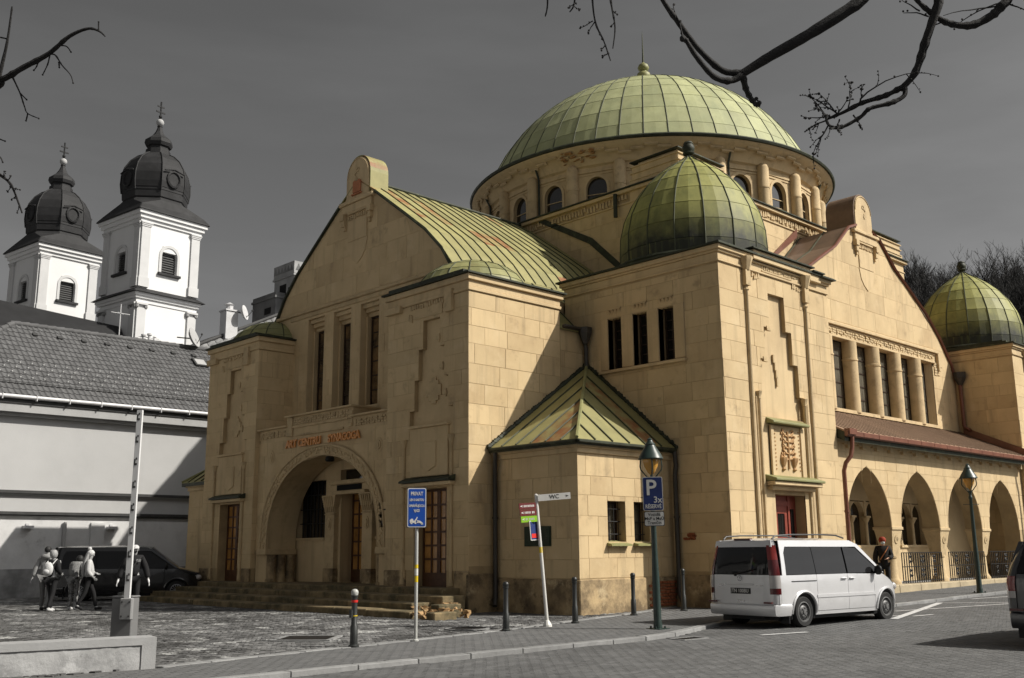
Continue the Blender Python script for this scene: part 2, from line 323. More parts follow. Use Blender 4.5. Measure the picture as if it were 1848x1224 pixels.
def pavers(parent, name, m, region, du, dv, ang, gap, h, z0, jit, base, limit=300, margin=260, maxd=60, rough=0.0):
    """real paving stones; the ones that show largest become objects of their own"""
    x0, x1, y0, y1 = base; ca, sa = math.cos(ang), math.sin(ang); items = []; r = np.random.RandomState(3)
    cx, cy = (x0 + x1) / 2, (y0 + y1) / 2; L = math.hypot(x1 - x0, y1 - y0) / 2 + 1
    for j in range(int(-L / dv), int(L / dv)):
        off = (j % 2) * du / 2
        for i in range(int(-L / du), int(L / du)):
            u, v = i * du + off, j * dv; x, y = cx + u * ca - v * sa, cy + u * sa + v * ca
            if not (x0 <= x <= x1 and y0 <= y <= y1) or not region(x, y): continue
            p = proj((x, y, 0)); d = math.hypot(x, y)
            if d > maxd or p[0] < -margin or p[0] > 1848 + margin or p[1] > 1224 + margin * .6: continue
            items.append((d if -40 < p[0] < 1888 and p[1] < 1236 else d + 100, x, y))
    items.sort(); hu, hv = du / 2 - gap / 2, dv / 2 - gap / 2
    def block(hu, hv):
        e = min(.012, hv * .2); k = 1 - e / hu; q = 1 - e / hv
        return [(-hu, -hv, -.05), (hu, -hv, -.05), (hu, hv, -.05), (-hu, hv, -.05), (-hu, -hv, h - e * .5), (hu, -hv, h - e * .5), (hu, hv, h - e * .5), (-hu, hv, h - e * .5),
                (-hu * k, -hv * q, h), (hu * k, -hv * q, h), (hu * k, hv * q, h), (-hu * k, hv * q, h)]
    F = [(0, 1, 5, 4), (1, 2, 6, 5), (2, 3, 7, 6), (3, 0, 4, 7), (4, 5, 9, 8), (5, 6, 10, 9), (6, 7, 11, 10), (7, 4, 8, 11), (8, 9, 10, 11)]
    one = bpy.data.meshes.new(name); one.from_pydata(block(hu, hv), [], F); one.materials.append(m)
    rest = MB()
    for n, (d, x, y) in enumerate(items):
        z = gz(x) + z0 + r.uniform(-jit, jit); a = ang + r.uniform(-1, 1) * rough
        if n < limit:
            o = bpy.data.objects.new(name, one); COL.objects.link(o); o.parent = parent; o.location = (x, y, z); o.rotation_euler = (r.uniform(-jit, jit) * 3, r.uniform(-jit, jit) * 3, a)
        else:
            c, s = math.cos(a), math.sin(a); k1, k2 = 1 - r.rand() * rough * 1.5, 1 - r.rand() * rough * 1.5
            tx, ty = r.uniform(-jit, jit, 2) * 3
            rest.add([(x + k1 * p * c - k2 * q * s, y + k1 * p * s + k2 * q * c, z + t + p * tx + q * ty) for p, q, t in block(hu, hv)], F)
    if rest.v: obj(name + '_field', rest, m, parent, kind='stuff', fix=False)
pavers(road, 'paving_stone', M['paver'], lambda x, y: y < kerb_y(x) - .12, .205, .105, .03, .008, .008, -.062, .0015, (4, 34, 3.2, 12.2))
pavers(walk, 'paving_stone', M['walk'], lambda x, y: kerb_y(x) + .16 < y < (strip_y(x) - .1 if x < 20.9 else 14.2), .205, .105, .06, .007, .008, -.010, .0012, (3, 36, 11, 16.2), maxd=40)
def on_plaza(x, y):
    return y > strip_y(x) + .14 and y < 36.9 and not (x > 14.1 and 17 < y < 31.8) and not (x > 16.4 and y > 15.9) and not (x > 17.3 and y > 15.8) and x < 20.8
pavers(plaza, 'cobble', M['cobble'], on_plaza, .15, .125, .5, .016, .014, -.014, .005, (1, 21, 13, 36.9), maxd=50, rough=.14)
# kerb and edge stones, each its own
def stones_along(parent, fy, xs0, xs1, le, wd, top, m, name, seed):
    r = random.Random(seed); x = xs0
    while x < xs1:
        l = le * r.uniform(.85, 1.15); a, b = x + .006, x + l - .006; ya, yb = fy(a), fy(b); t = Vector((b - a, yb - ya, 0)).normalized(); nn = Vector((-t.y, t.x, 0)) * wd / 2
        z = top + r.uniform(-.004, .004); mb = MB(); za, zb = gz(a) + z, gz(b) + z
        q = [(a - nn.x, ya - nn.y), (b - nn.x, yb - nn.y), (b + nn.x, yb + nn.y), (a + nn.x, ya + nn.y)]; zs = (za, zb, zb, za)
        mb.add([(p[0], p[1], -.2) for p in q] + [(p[0], p[1], s) for p, s in zip(q, zs)], [(3, 2, 1, 0), (4, 5, 6, 7), (0, 1, 5, 4), (1, 2, 6, 5), (2, 3, 7, 6), (3, 0, 4, 7)])
        obj(name, mb, m, parent, bev=.008); x += l
stones_along(walk, kerb_y, 3, 46, .95, .17, .006, M['kerb'], 'kerb_stone', 2)
stones_along(plaza, strip_y, 6.1, 20.7, .8, .20, .008, M['kerb'], 'edge_stone', 3)
# painted bay lines on the road
def stripe(pts, wd=.11):
    mb = MB()
    for (a, b) in zip(pts, pts[1:]):
        A, B = Vector((*a, 0)), Vector((*b, 0)); t = (B - A).normalized(); n = Vector((-t.y, t.x, 0)) * wd / 2; k = max(1, int((B - A).length / .5))
        V = []
        for i in range(k + 1):
            p = A + (B - A) * i / k; V += [(p.x - n.x, p.y - n.y, gz(p.x) - .047), (p.x + n.x, p.y + n.y, gz(p.x) - .047)]
        mb.add(V, [(2 * i, 2 * i + 2, 2 * i + 3, 2 * i + 1) for i in range(k)])
    obj('road_marking', mb, M['paint'], road, fix=False)
for pts, wd in (([(20.52, 10.2), (25.87, 11.62)], .16), ([(25.87, 11.62), (27.2, 9.2)], .10), ([(22.61, 11.19), (27.0, 9.9)], .10), ([(21.42, 10.21), (22.06, 10.09)], .10), ([(20.2, 11.6), (20.93, 11.0), (21.5, 10.5)], .10), ([(27.78, 11.61), (30.5, 10.9)], .10), ([(15.72, 10.23), (16.8, 9.98)], .12)):
    stripe(pts, wd)
# ------------------------------------------------------------------ the synagogue
S = thing('synagogue', 'cream stone synagogue with a broad green copper dome and bronze letters over its entrance', 'synagogue', (32.7, 25.65, 0))
CX, CY = 32.7, 25.65
def part(name, mb, m, parent=S, smooth=None, kind=None, bev=0): return obj(name, mb, m, parent, smooth, kind, bev=bev)
def glazed(name, pl, v, u0, u1, z0, z1, cols, rows, bar=.035, mb_=None, mg=None, parent=S, kick=0.0, depth=.05, outer=.06, splits=()):
    """bars are the part, every pane hangs under it"""
    b = MB(); mb_ = mb_ or M['lead']; mg = mg or M['glass']
    wall(b, pl, v, depth, u0, u1, z0, z1, [(u0 + outer, u1 - outer, z0 + outer + kick, z1 - outer)])
    a0, a1, c0, c1 = u0 + outer, u1 - outer, z0 + outer + kick, z1 - outer
    for i in range(1, cols):
        u = a0 + (a1 - a0) * i / cols; hw = bar * (1.3 if i in splits else .5); slab(b, pl, v, R4(u - hw, u + hw, c0, c1), 0, depth)
    for j in range(1, rows):
        z = c0 + (c1 - c0) * j / rows
        for i in range(cols):
            ua, ub = a0 + (a1 - a0) * i / cols + bar * .65, a0 + (a1 - a0) * (i + 1) / cols - bar * .65
            slab(b, pl, v, R4(ua, ub, z - bar / 2, z + bar / 2), -.004, depth - .004)
    o = part(name, b, mb_, parent)
    for i in range(cols):
        for j in range(rows):
            g_ = MB(); slab(g_, pl, v, R4(a0 + (a1 - a0) * i / cols + .002, a0 + (a1 - a0) * (i + 1) / cols - .002, c0 + (c1 - c0) * j / rows + .002, c0 + (c1 - c0) * (j + 1) / rows - .002), -depth * .55, depth * .75)
            part('pane', g_, mg, o)
    return o
def bands(mb, pl, v, u0, u1, specs, wrap=True):
    for z0, z1, p in specs: slab(mb, pl, v, R4(u0 - (p if wrap else 0), u1 + (p if wrap else 0), z0, z1), p, .02)
def ring_band(mb, x0, x1, y0, y1, z0, z1, p):
    mb.box(x0 - p, x1 + p, y0 - p, y1 + p, z0, z1)
def relief(mb, pl, v, u0, u1, z0, z1, d, step=.09, seed=1):
    """a carved band: small scrolls and leaves cut proud of the wall"""
    r = random.Random(seed); u = u0
    while u < u1 - step * .3:
        e = min(u + step * .82, u1); h = z1 - z0; zz = z0 + h * r.choice((0, .12, .3)); zt = zz + h * r.uniform(.45, .7)
        slab(mb, pl, v, [(u, zz), (e, zz + h * .1), (e - step * .2, zt), (u + step * .25, min(zt + h * .15, z1))], d * r.uniform(.6, 1), .01); u += step
def lathe_part(name, prof, c, m, n=24, parent=S, smooth=40): return part(name, MB().lathe(prof, c, n), m, parent, smooth)
def panel_dome(pname, under, c, prof, nseg, m, rib=.03, lift=.012, stagger=.0, seed=1, parent=S, skip=()):
    """copper sheets laid in rows between standing seams"""
    base = lathe_part(under, [(r - .03, z) for r, z in prof] + [(0.0, prof[-1][1] - .05)], c, M['dkcop'], nseg, parent)
    back = MB(); meshes = {}; rr = random.Random(seed)
    for k in range(len(prof) - 1):
        (ra, za), (rb, zb) = prof[k], prof[k + 1]
        for i in range(nseg):
            am = 2 * math.pi * (i + .5) / nseg; w_ = math.pi / nseg * .985; key = k
            P = []
            n = Vector((zb - za, ra - rb)).normalized()
            for (r, z, e) in ((ra, za, .01), (rb, zb, -.01)):
                for t in (-1, 0, 1):
                    P.append(((r + lift * n.x) * math.cos(w_ * t), (r + lift * n.x) * math.sin(w_ * t), z + lift * n.y + e * .6))
            Q = [(p[0] - .04 * n.x, p[1], p[2] - .04 * n.y) for p in P]
            F = [(0, 1, 4, 3), (1, 2, 5, 4), (6, 7, 1, 0), (7, 8, 2, 1), (9, 6, 0, 3), (8, 11, 5, 2), (4, 10, 9, 3), (5, 11, 10, 4)]
            pc = Vector((c[0] + ra * math.cos(am), c[1] + ra * math.sin(am), za)); vis = Vector((math.cos(am) * n.x, math.sin(am) * n.x, n.y)).dot(Vector((0, 0, CAMH)) - pc) > -1.5
            if vis:
                if key not in meshes: meshes[key] = MB().add(P + Q, F).mesh(pname, m, None, True)
                o = put(pname, meshes[key], base); o.matrix_parent_inverse = Matrix.Identity(4)
                # base keeps world coordinates, so its inverse is the synagogue's own
                o.location = (c[0], c[1], rr.uniform(-1, 1) * stagger); o.rotation_euler = (0, 0, am)
            else:
                R = Matrix.Translation((c[0], c[1], 0)) @ Matrix.Rotation(am, 4, 'Z'); back.add([tuple(R @ Vector(p)) for p in P + Q], F)
    if back.v: part(pname + '_rear', back, m, base, kind='stuff')
    ribs = MB()
    for i in range(nseg):
        a = 2 * math.pi * i / nseg
        ribs.tube([(c[0] + (r + .012) * math.cos(a), c[1] + (r + .012) * math.sin(a), z + .006) for r, z in prof], rib, 5)
    part('standing_seams', ribs, M['seam'], base, 40)
    return base
def stepped(uc, hs):               # stepped niche: [(half width, z0, z1)...] -> rectangles
    return [(uc - h, uc + h, a, b) for h, a, b in hs]
def colonnette(mb, pl, v, u, z0, z1, r, cap=.22, d=.03):
    x, y, _ = P3(pl, v, u, 0, d); mb.lathe([(r * 1.5, z0), (r * 1.5, z0 + .1), (r, z0 + .16), (r, z1 - cap), (r * 1.25, z1 - cap + .02), (r * 1.1, z1 - cap * .8), (r * 1.9, z1 - .05), (r * 2.1, z1)], (x, y), 8)
def pipe(name, P, r, m, parent=S, brackets=()):
    o = part(name, MB().tube(P, r, 8), m, parent, 50)
    for z in brackets:
        p = next((a for a, b in zip(P, P[1:]) if min(a[2], b[2]) <= z <= max(a[2], b[2])), P[0])
        part('bracket', MB().lathe([(r * 1.25, z - .03), (r * 1.25, z + .03)], (p[0], p[1]), 8), m, o, 50)
    return o
# --- hidden mass behind the fronts
core = MB(); core.box(20.9, 45, 19.6, 31.6, 0, 8.3); core.box(18.3, 25, 19.6, 31.4, 0, 8.4); core.box(26.2, 39.7, 17.05, 19.6, 0, 8.2)
part('main_hall', core, M['joint'])
# --- the two low towers beside the entrance
def entrance_tower(y0, y1, uc, hidden):
    b = MB(); v = 16.5; door = (uc - .64, uc + .64, .55, 2.97)
    niche = stepped(uc, [(.34, 6.60, 7.36), (.52, 5.8, 6.60), (.68, 5.0, 5.8), (.87, 4.62, 5.0)])
    ops = [door] + niche
    wall(b, 'X', v, .13, y0, y1, .0, 7.86, ops)
    wall(b, 'X', v + .13, .3, y0, y1, 0, 7.86, [door])
    b.box(v + .43, 19.8, y0, y1, 0, 7.86)
    t = part('entrance_tower', b, M['joint'])
    ashlar(t, 'X', v, y0, y1, .95, 7.84, ops, .40, 1.0, seed=int(y0 * 7), )
    ashlar(t, 'Y', y0, v - .014, 19.8, 1.05 if not hidden else .95, 7.84, (), .47, 1.0, seed=int(y0 * 9))
    # plain face at the back of the niche
    back = MB()
    for n_ in niche: slab(back, 'X', v + .13, R4(n_[0] - .01, n_[1] + .01, n_[2], n_[3]), .004, .0)
    part('niche_face', back, M['plain'], t)
    for P_ in ((('X', v, R4(y0, door[0] - .32, 0, .95)), ('X', v, R4(door[1] + .32, y1, 0, .95))) + (() if hidden else (('Y', y0, R4(v - .05, 19.9, -.05, .88)),))):
        pl_ = MB(); slab(pl_, *P_, .05, .05); part('plinth', pl_, M['base'], t, bev=.02)
    c = MB()
    ring_band(c, v, 19.8, y0, y1, 7.86, 7.95, .05); ring_band(c, v, 19.8, y0, y1, 7.95, 8.13, .02); ring_band(c, v, 19.8, y0, y1, 8.13, 8.28, .09)
    part('cornice', c, M['plain'], t, bev=.012)
    e = MB(); ring_band(e, v, 19.8, y0, y1, 8.285, 8.33, .16); e.box(v - .10, 19.8, y0 + .1, y1 - .1, 8.33, 8.42)
    part('copper_edge', e, M['dkcop'], t)
    f = MB(); relief(f, 'X', v, uc - .5, uc + .92, 7.70, 7.86, .05, .10, 3); relief(f, 'X', v, uc + .78, uc + .98, 7.38, 7.70, .05, .1, 4); relief(f, 'X', v, uc - .55, uc - .38, 7.5, 7.7, .05, .08, 5)
    slab(f, 'X', v, R4(uc - .90, uc - .62, 7.42, 8.0), .11, .02); slab(f, 'X', v, R4(uc + 1.2, y1, 7.72, 7.9), .14, .02)
    for q in ((.16, 7.44, 7.5), ): slab(f, 'X', v, R4(uc - .45, uc + .7, q[1], q[2]), .03, .01)
    part('carved_frieze', f, M['trim'], t, kind='stuff')
    # diamond carved in the niche, and little square bosses
    d = MB()
    for k, (h, za, zb) in enumerate(((.10, 5.14, 5.22), (.2, 5.22, 5.34), (.3, 5.34, 5.62), (.2, 5.62, 5.74), (.1, 5.74, 5.82))): slab(d, 'X', v + .13, R4(uc + .02 - h, uc + .02 + h, za, zb), .045, .0)
    part('niche_diamond', d, M['trim'], t); d = MB()
    for (u, z) in ((uc - .28, 6.75), (uc - .42, 6.0), (uc - .55, 5.3)): slab(d, 'X', v, R4(u - .09, u + .05, z, z + .10), .05, .01); slab(d, 'X', v, R4(u - .07, u - .02, z - .05, z + .16), .04, .01); part('niche_boss', d, M['trim'], t); d = MB()
    p = MB(); slab(p, 'X', v, R4(uc - .74, uc + .76, 3.28, 4.52), .07, .01); part('shield_panel', p, M['plain'], t, bev=.012)
    p = MB(); slab(p, 'X', v - .07, [(uc - .31, 3.52), (uc, 3.40), (uc + .31, 3.52), (uc + .31, 4.15), (uc - .31, 4.15)], .035, .01)
    slab(p, 'X', v, R4(uc - .80, uc + .80, 4.52, 4.58), .14, .01); part('shield', p, M['plain'], t, bev=.01)
    q = MB(); colonnette(q, 'X', v, uc + 1.06, .6, 4.26, .05); colonnette(q, 'X', v, uc - .84, .6, 4.26, .05); part('colonnette', q, M['trim'], t, 40)
    h = MB(); slab(h, 'X', v, R4(uc - .95, uc + .97, 3.02, 3.12), .20, .02); part('door_hood', h, M['plain'], t, bev=.02)
    h = MB(); h.prism([(v - .25, uc - .98, 3.13), (v - .25, uc - .98, 3.18), (v + .0, uc - .98, 3.28), (v + .0, uc - .98, 3.13)], (0, 1.98, 0)); part('hood_copper', h, M['dkcop'], t)
    glazed('glazed_door', 'X', v + .28, door[0], door[1], door[2], door[3], 4, 6, .05, M['wood'], M['doorglass'], kick=.28, splits=(2,))
    r = 1.52; dc = ((v + 19.8) / 2 - .05, (y0 + y1) / 2)
    panel_dome('cupola_panel', 'low_cupola', dc, [(r, 8.40), (r * .97, 8.52), (r * .86, 8.74), (r * .68, 8.95), (r * .42, 9.11), (r * .15, 9.18)], 16, M['copper'], .018)
    return t
entrance_tower(18.74, 22.05, 20.2, False)
entrance_tower(28.95, 32.2, 30.38, True)
# wall and low roof between the right entrance tower and the corner tower
b = MB(); b.box(19.8, 20.9, 18.76, 20, 0, 7.33); link = part('linking_wall', b, M['joint']); ashlar(link, 'Y', 18.76, 19.82, 20.84, 1.05, 7.3, (), .47, 1.0, seed=4)
b = MB(); b.box(19.85, 20.84, 18.56, 18.72, 7.36, 7.46); part('eaves_gutter', b, M['pipe'], bev=.03)
pipe('downpipe', [(20.68, 18.62, 7.36), (20.68, 18.62, 7.1), (20.72, 18.62, 6.9), (20.72, 18.62, 5.9)], .06, M['pipe'])
part('rainwater_head', MB().lathe([(.08, 7.0), (.17, 7.25), (.19, 7.3), (.19, 7.46)], (20.66, 18.58), 6), M['pipe'])
# --- gable over the entrance
v = 17.79; gc = 25.45; b = MB()
GP = [(0, 12.95), (.9, 12.34), (2.5, 11.17), (3.4, 10.5), (4.15, 9.77), (4.6, 9.1)]
wops = [(gc + o - .47, gc + o + .47, 5.7, 8.87) for o in (-2.18, -.72, .74, 2.2)]
wall(b, 'X', v, .5, 20.9, 30.0, 4.5, 9.1, wops)
b.prism([(v, gc + d, z) for d, z in GP] + [(v, gc - d, z) for d, z in GP[::-1][:-1]], (.45, 0, 0))
gw = part('entrance_gable', b, M['plain'])
def gclip(u0, u1, z0, z1):
    pts = [(u0, z0), (u1, z0), (u1, z1), (u0, z1)]
    def d_at(z):
        for (d0, a), (d1, c) in zip(GP, GP[1:]):
            if c <= z <= a: return d0 + (d1 - d0) * (a - z) / (a - c)
        return 0 if z > 12.9 else 4.55
    while z1 > z0 + .05 and d_at(z1) - .03 < max(max(u0 - gc, gc - u1) + .03, .12): z1 -= .02
    if z1 <= z0 + .05: return []
    da, db = d_at(z0) - .03, d_at(z1) - .03
    lo0, hi0, lo1, hi1 = max(u0, gc - da), min(u1, gc + da), max(u0, gc - db), min(u1, gc + db)
    if hi0 - lo0 < .05: return []
    return [[(lo0, z0), (hi0, z0)] + ([(hi1, z1)] if hi1 > lo1 else [((lo0 + hi0) / 2, z1)]) + ([(lo1, z1)] if hi1 > lo1 else [])]
ashlar(gw, 'X', v, 20.9, 30, 9.25, 12.3, (), .62, 1.6, seed=11, clip=gclip, gap=.007, proud=.008)
ashlar(gw, 'X', v, 20.9, 29.0, 5.3, 8.87, [(o[0] - .0, o[1], o[2], o[3]) for o in wops], .48, .55, seed=12)
e = MB(); slab(e, 'X', v, R4(20.9, 30.0, 9.1, 9.2), .10, .02); slab(e, 'X', v, R4(20.9, 29.2, 8.95, 9.1), .04, .02); part('ledge', e, M['trim'], gw, bev=.02)
for o in wops:
    l = MB()
    for k in range(3): slab(l, 'X', v, R4(o[0] + .001, o[1] - .001, 8.5 + k * .12, 8.62 + k * .12), -.30 + k * .11, .45)
    part('stepped_lintel', l, M['trim'], gw)
    j = MB(); slab(j, 'X', v + .40, R4(o[1] - .06, o[1], 5.7, 8.5), .18, .04); part('jamb', j, M['plain'], gw)
    glazed('tall_window', 'X', v + .36, o[0] + .0, o[1] - .06, 5.72, 8.5, 2, 6, .035, M['lead'], M['hallglass'])
def gable_crown(pl, v, uc, th, zt):
    """the tablet that stands on the gable with its pedestal, corbels and shield"""
    p = MB(); slab(p, pl, v, R4(uc - .78, uc + .78, 11.95, 12.22), .10, th); slab(p, pl, v, R4(uc - .9, uc + .9, 12.22, 12.34), .16, th + .06); ped = part('crown_pedestal', p, M['plain'], bev=.02)
    A = [(uc + .58 * math.cos(a), 13.12 + .6 * math.sin(a)) for a in [math.pi * k / 16 for k in range(17)]]
    p = MB(); slab(p, pl, v, [(uc - .60, 12.34), (uc + .60, 12.34)] + A, .06, th); crown = part('crown_tablet', p, M['plain'])
    B = [(uc + .64 * math.cos(a), 13.12 + .66 * math.sin(a)) for a in [math.pi * k / 16 for k in range(17)]]
    p = MB(); path_o = [(uc + .64, 12.36)] + B + [(uc - .64, 12.36)]; path_i = [(uc + .604, 12.36)] + [(uc + .604 * math.cos(a), 13.12 + .624 * math.sin(a)) for a in [math.pi * k / 16 for k in range(17)]] + [(uc - .604, 12.36)]
    for i in range(len(path_o) - 1):
        slab(p, pl, v, [path_i[i], path_o[i], path_o[i + 1], path_i[i + 1]], .03, th + .04)
    part('crown_copper', p, M['roofg'] if pl == 'X' else M['browncop'], ped)
    q = MB(); q.tube([P3(pl, v, uc + .56 * math.cos(a), 13.10 + .58 * math.sin(a), .07) for a in [math.pi * k / 16 for k in range(17)]], .012, 5)
    q.tube([P3(pl, v, uc + .07 * math.cos(a), 13.30 + .07 * math.sin(a), .07) for a in [2 * math.pi * k / 12 for k in range(13)]], .012, 5)
    q.tube([P3(pl, v, uc + x, z, .07) for x, z in ((.05, 13.24), (.16, 13.16), (.05, 13.06), (.02, 12.94), (.06, 12.86))], .014, 5)
    part('carved_outline', q, M['trim'], ped)
    if pl == 'X':
        q = MB(); slab(q, pl, v - .06, [(uc - .2, 12.55), (uc + .2, 12.55), (uc + .2, 12.9), (uc + .12, 12.96), (uc, 12.9), (uc - .12, 12.96), (uc - .2, 12.9)], .05, .01); slab(q, pl, v - .06, R4(uc - .26, uc + .26, 12.47, 12.51), .07, .01); part('terracotta_relief', q, M['terra'], ped)
    q = MB()
    for s in (-1, 1):
        for k, (w_, za, zb) in enumerate(((.20, 11.75, 11.95), (.15, 11.55, 11.75), (.09, 11.42, 11.55))): slab(q, pl, v, R4(min(uc + s * .62, uc + s * (.62 + w_)), max(uc + s * .62, uc + s * (.62 + w_)), za, zb), .16 - k * .04, .02)
    relief(q, pl, v, uc - .48, uc + .48, 11.72, 11.9, .06, .1, 8); slab(q, pl, v, R4(uc - .5, uc + .5, 11.9, 11.95), .08, .01)
    part('corbels', q, M['trim'], ped, kind='stuff')
    q = MB(); slab(q, pl, v, [(uc - .5, 10.85), (uc - .43, 10.6), (uc - .25, 10.38), (uc, 10.22), (uc + .25, 10.38), (uc + .43, 10.6), (uc + .5, 10.85), (uc + .54, 11.0), (uc - .54, 11.0)], .03, .0); slab(q, pl, v, R4(uc - .5, uc + .5, 11.0, 11.68), .045, .0)
    part('shield_relief', q, M['plain'], ped, bev=.008)
gable_crown('X', 17.79, 25.45, .62, 13.7)
# --- pitched copper roofs: sheets between seams, as lofts along a profile
def sheet_roof(name, axis, a0, a1, step, prof, sgn, cen, m, seam_m, rib=.022, inset=.45):
    """prof: (distance from ridge line, z); axis 'X' roof runs along X with its slope towards -Y"""
    def Q(a, d, z): return (a, cen + sgn * d, z) if axis == 'X' else (cen + sgn * d, a, z)
    under = MB(); ai = a0 + inset; poly = [Q(ai, d, z - .06) for d, z in prof] + [Q(ai, prof[-1][0] - .02, prof[-1][1] - .3), Q(ai, prof[0][0], prof[0][1] - .4)]
    under.prism(poly, (a1 - ai, 0, 0) if axis == 'X' else (0, a1 - ai, 0)); base = part(name, under, M['dkcop'])
    a = a0; seams = MB(); k = 0
    while a < a1 - .02:
        b_ = min(a + step, a1)
        for (d0, z0), (d1, z1) in zip(prof, prof[1:]):
            n = Vector((-(z1 - z0), d1 - d0)).normalized()
            mb = MB(); top = [Q(a + .008, d0, z0 - .0), Q(b_ - .008, d0, z0), Q(b_ - .008, d1, z1), Q(a + .008, d1, z1)]; bot = [(p[0], p[1], p[2] - .05) for p in top]
            mb.add(top + bot, [(0, 1, 2, 3), (7, 6, 5, 4), (0, 4, 5, 1), (1, 5, 6, 2), (2, 6, 7, 3), (3, 7, 4, 0)]); part('roof_sheet', mb, m, base)
        seams.tube([Q(b_, d, z + .015) for d, z in prof], rib, 5)
        a = b_; k += 1
    part('roof_seams', seams, seam_m, base, 40)
    return base
RP = [(0, 13.0), (.95, 12.38), (2.55, 11.22), (3.45, 10.54), (4.2, 9.8), (4.68, 9.2)]
sheet_roof('entrance_roof', 'X', 17.72, 25.1, .46, RP, -1, gc, M['roofg'], M['seam'])
sheet_roof('lower_roof', 'X', 18.3, 25.1, .82, [(4.7, 9.16), (5.5, 8.42), (6.5, 7.45)], -1, gc, M['roofg'], M['seam'])
sheet_roof('rear_slope', 'X', 17.72, 25.1, 3.7, RP + [(6.4, 7.6)], 1, gc, M['roofg'], M['seam'])
part('ridge_cap', MB().tube([(17.9, gc, 13.02), (25.1, gc, 13.02)], .06, 6), M['dkcop'], S, 40)
e = MB()       # dark verge along the gable
for s in (1, -1): e.tube([(17.74, gc + s * d, z + .03) for d, z in GP[1:]], .05, 5)
part('gable_verge', e, M['dkcop'], S, 40)
# --- entrance porch between the towers
v = 16.66; pc = 25.4; b = MB(); z0, z1 = .55, 4.88
def arch_w(z, W=3.18, H=2.94, zb=1.54):      # half width of the outer arch at height z
    if z <= zb: return W
    t = min((z - zb) / H, 1); return W * (1 - t ** 2.5) ** .5
def half(mb, pl, v, uc, s, zb, zt, ue, fw, th, front=0, n=14):
    zs = [zb + (zt - zb) * i / n for i in range(n + 1)]
    for a, c in zip(zs, zs[1:]):
        mb.prism([P3(pl, v, u, z, front) for u, z in [(uc + s * fw(a), a), (uc + s * ue, a), (uc + s * ue, c), (uc + s * fw(c), c)]], EX(pl, th + front))
iw = lambda z: arch_w(z, 2.86, 2.66)
for s in (1, -1): half(b, 'X', v, pc, s, 1.54, 4.2, 3.5, iw, 1.0, n=20)
b.box(v, v + 1.0, pc - 3.5, pc + 3.5, 4.2, z1)
for s in (1, -1): b.box(v, v + 1.0, min(pc + s * 2.86, pc + s * 3.5), max(pc + s * 2.86, pc + s * 3.5), .5, 1.54)
porch = part('entrance_porch', b, M['plain'])
def pclip(u0, u1, z0, z1):
    out = []; n = 4; zs = [z0 + (z1 - z0) * i / n for i in range(n + 1)]; fw = lambda z: arch_w(z, 3.24, 3.0)
    if z0 > 4.54: return [R4(u0, u1, z0, z1)]
    L = [(min(u1, pc - fw(z)), z) for z in zs]; Rr = [(max(u0, pc + fw(z)), z) for z in zs]
    if max(p[0] for p in L) > u0 + .05: out.append([(u0, z0)] + [(max(p[0], u0 + .004), p[1]) for p in L] + [(u0, z1)])
    if min(p[0] for p in Rr) < u1 - .05: out.append([(u1, z1)] + [(min(p[0], u1 - .004), p[1]) for p in Rr[::-1]] + [(u1, z0)])
    return out
ashlar(porch, 'X', v, 22.05, 28.95, 1.5, 4.8, (), .5, .95, seed=21, clip=pclip)
# carved archivolt in voussoirs
N_ = 26; zz = [1.54 + 2.94 * (1 - (1 - k / 13) ** 2.2) for k in range(14)]
pts_o = [(pc + arch_w(z), z) for z in zz] + [(pc - arch_w(z), z) for z in zz[::-1][1:]]; pts_i = [(pc + iw(1.54 + (z - 1.54) * 2.66 / 2.94), 1.54 + (z - 1.54) * 2.66 / 2.94) for z in zz]; pts_i = pts_i + [(2 * pc - u, z) for u, z in pts_i[::-1][1:]]
for i in range(len(pts_o) - 1):
    q = MB(); slab(q, 'X', v, [pts_i[i], pts_o[i], pts_o[i + 1], pts_i[i + 1]], .05, .02); part('voussoir', q, M['trim'], porch)
q = MB(); q.tube([P3('X', v, u, z, .06) for u, z in pts_o], .035, 6); q.tube([P3('X', v, u, z, .05) for u, z in pts_i], .02, 5)
r = random.Random(4)
for i in range(len(pts_o) - 1):
    for k in range(7):
        t, s_ = (k + .5) / 7, r.uniform(.25, .75); u = (pts_o[i][0] * (1 - t) + pts_o[i + 1][0] * t) * s_ + (pts_i[i][0] * (1 - t) + pts_i[i + 1][0] * t) * (1 - s_); z = (pts_o[i][1] * (1 - t) + pts_o[i + 1][1] * t) * s_ + (pts_i[i][1] * (1 - t) + pts_i[i + 1][1] * t) * (1 - s_)
        q.ball(P3('X', v, u, z, .05), r.uniform(.035, .06), 5, 4)
part('arch_carving', q, M['trim'], porch, 40, kind='stuff')
# stepped parapet
q = MB()
for (a, c, zt) in ((27.28, 28.95, 5.18), (23.87, 27.28, 5.46), (22.05, 23.87, 5.16)):
    q.box(v + .0, v + .9, a, c, 4.88, zt)
par = part('stepped_parapet', q, M['plain'], porch)
q = MB(); rr = random.Random(9)
for (a, c, z_, zt) in ((27.3, 28.95, 4.92, 5.12), (24.1, 27.05, 5.22, 5.40), (22.05, 23.85, 4.9, 5.1)):
    u = a
    while u < c - .05:
        for k in range(3): slab(q, 'X', v, R4(u, u + .10, z_ + k * .066, z_ + k * .066 + .05), rr.uniform(.015, .05), .01)
        u += .125
for k in range(4): slab(q, 'X', v, R4(27.08, 27.27, 4.9 + k * .12, 5.0 + k * .12), rr.uniform(.02, .05), .01); slab(q, 'X', v, R4(23.88, 24.07, 4.9 + k * .12, 5.0 + k * .12), rr.uniform(.02, .05), .01)
part('carved_frieze', q, M['trim'], par, kind='stuff')
q = MB()
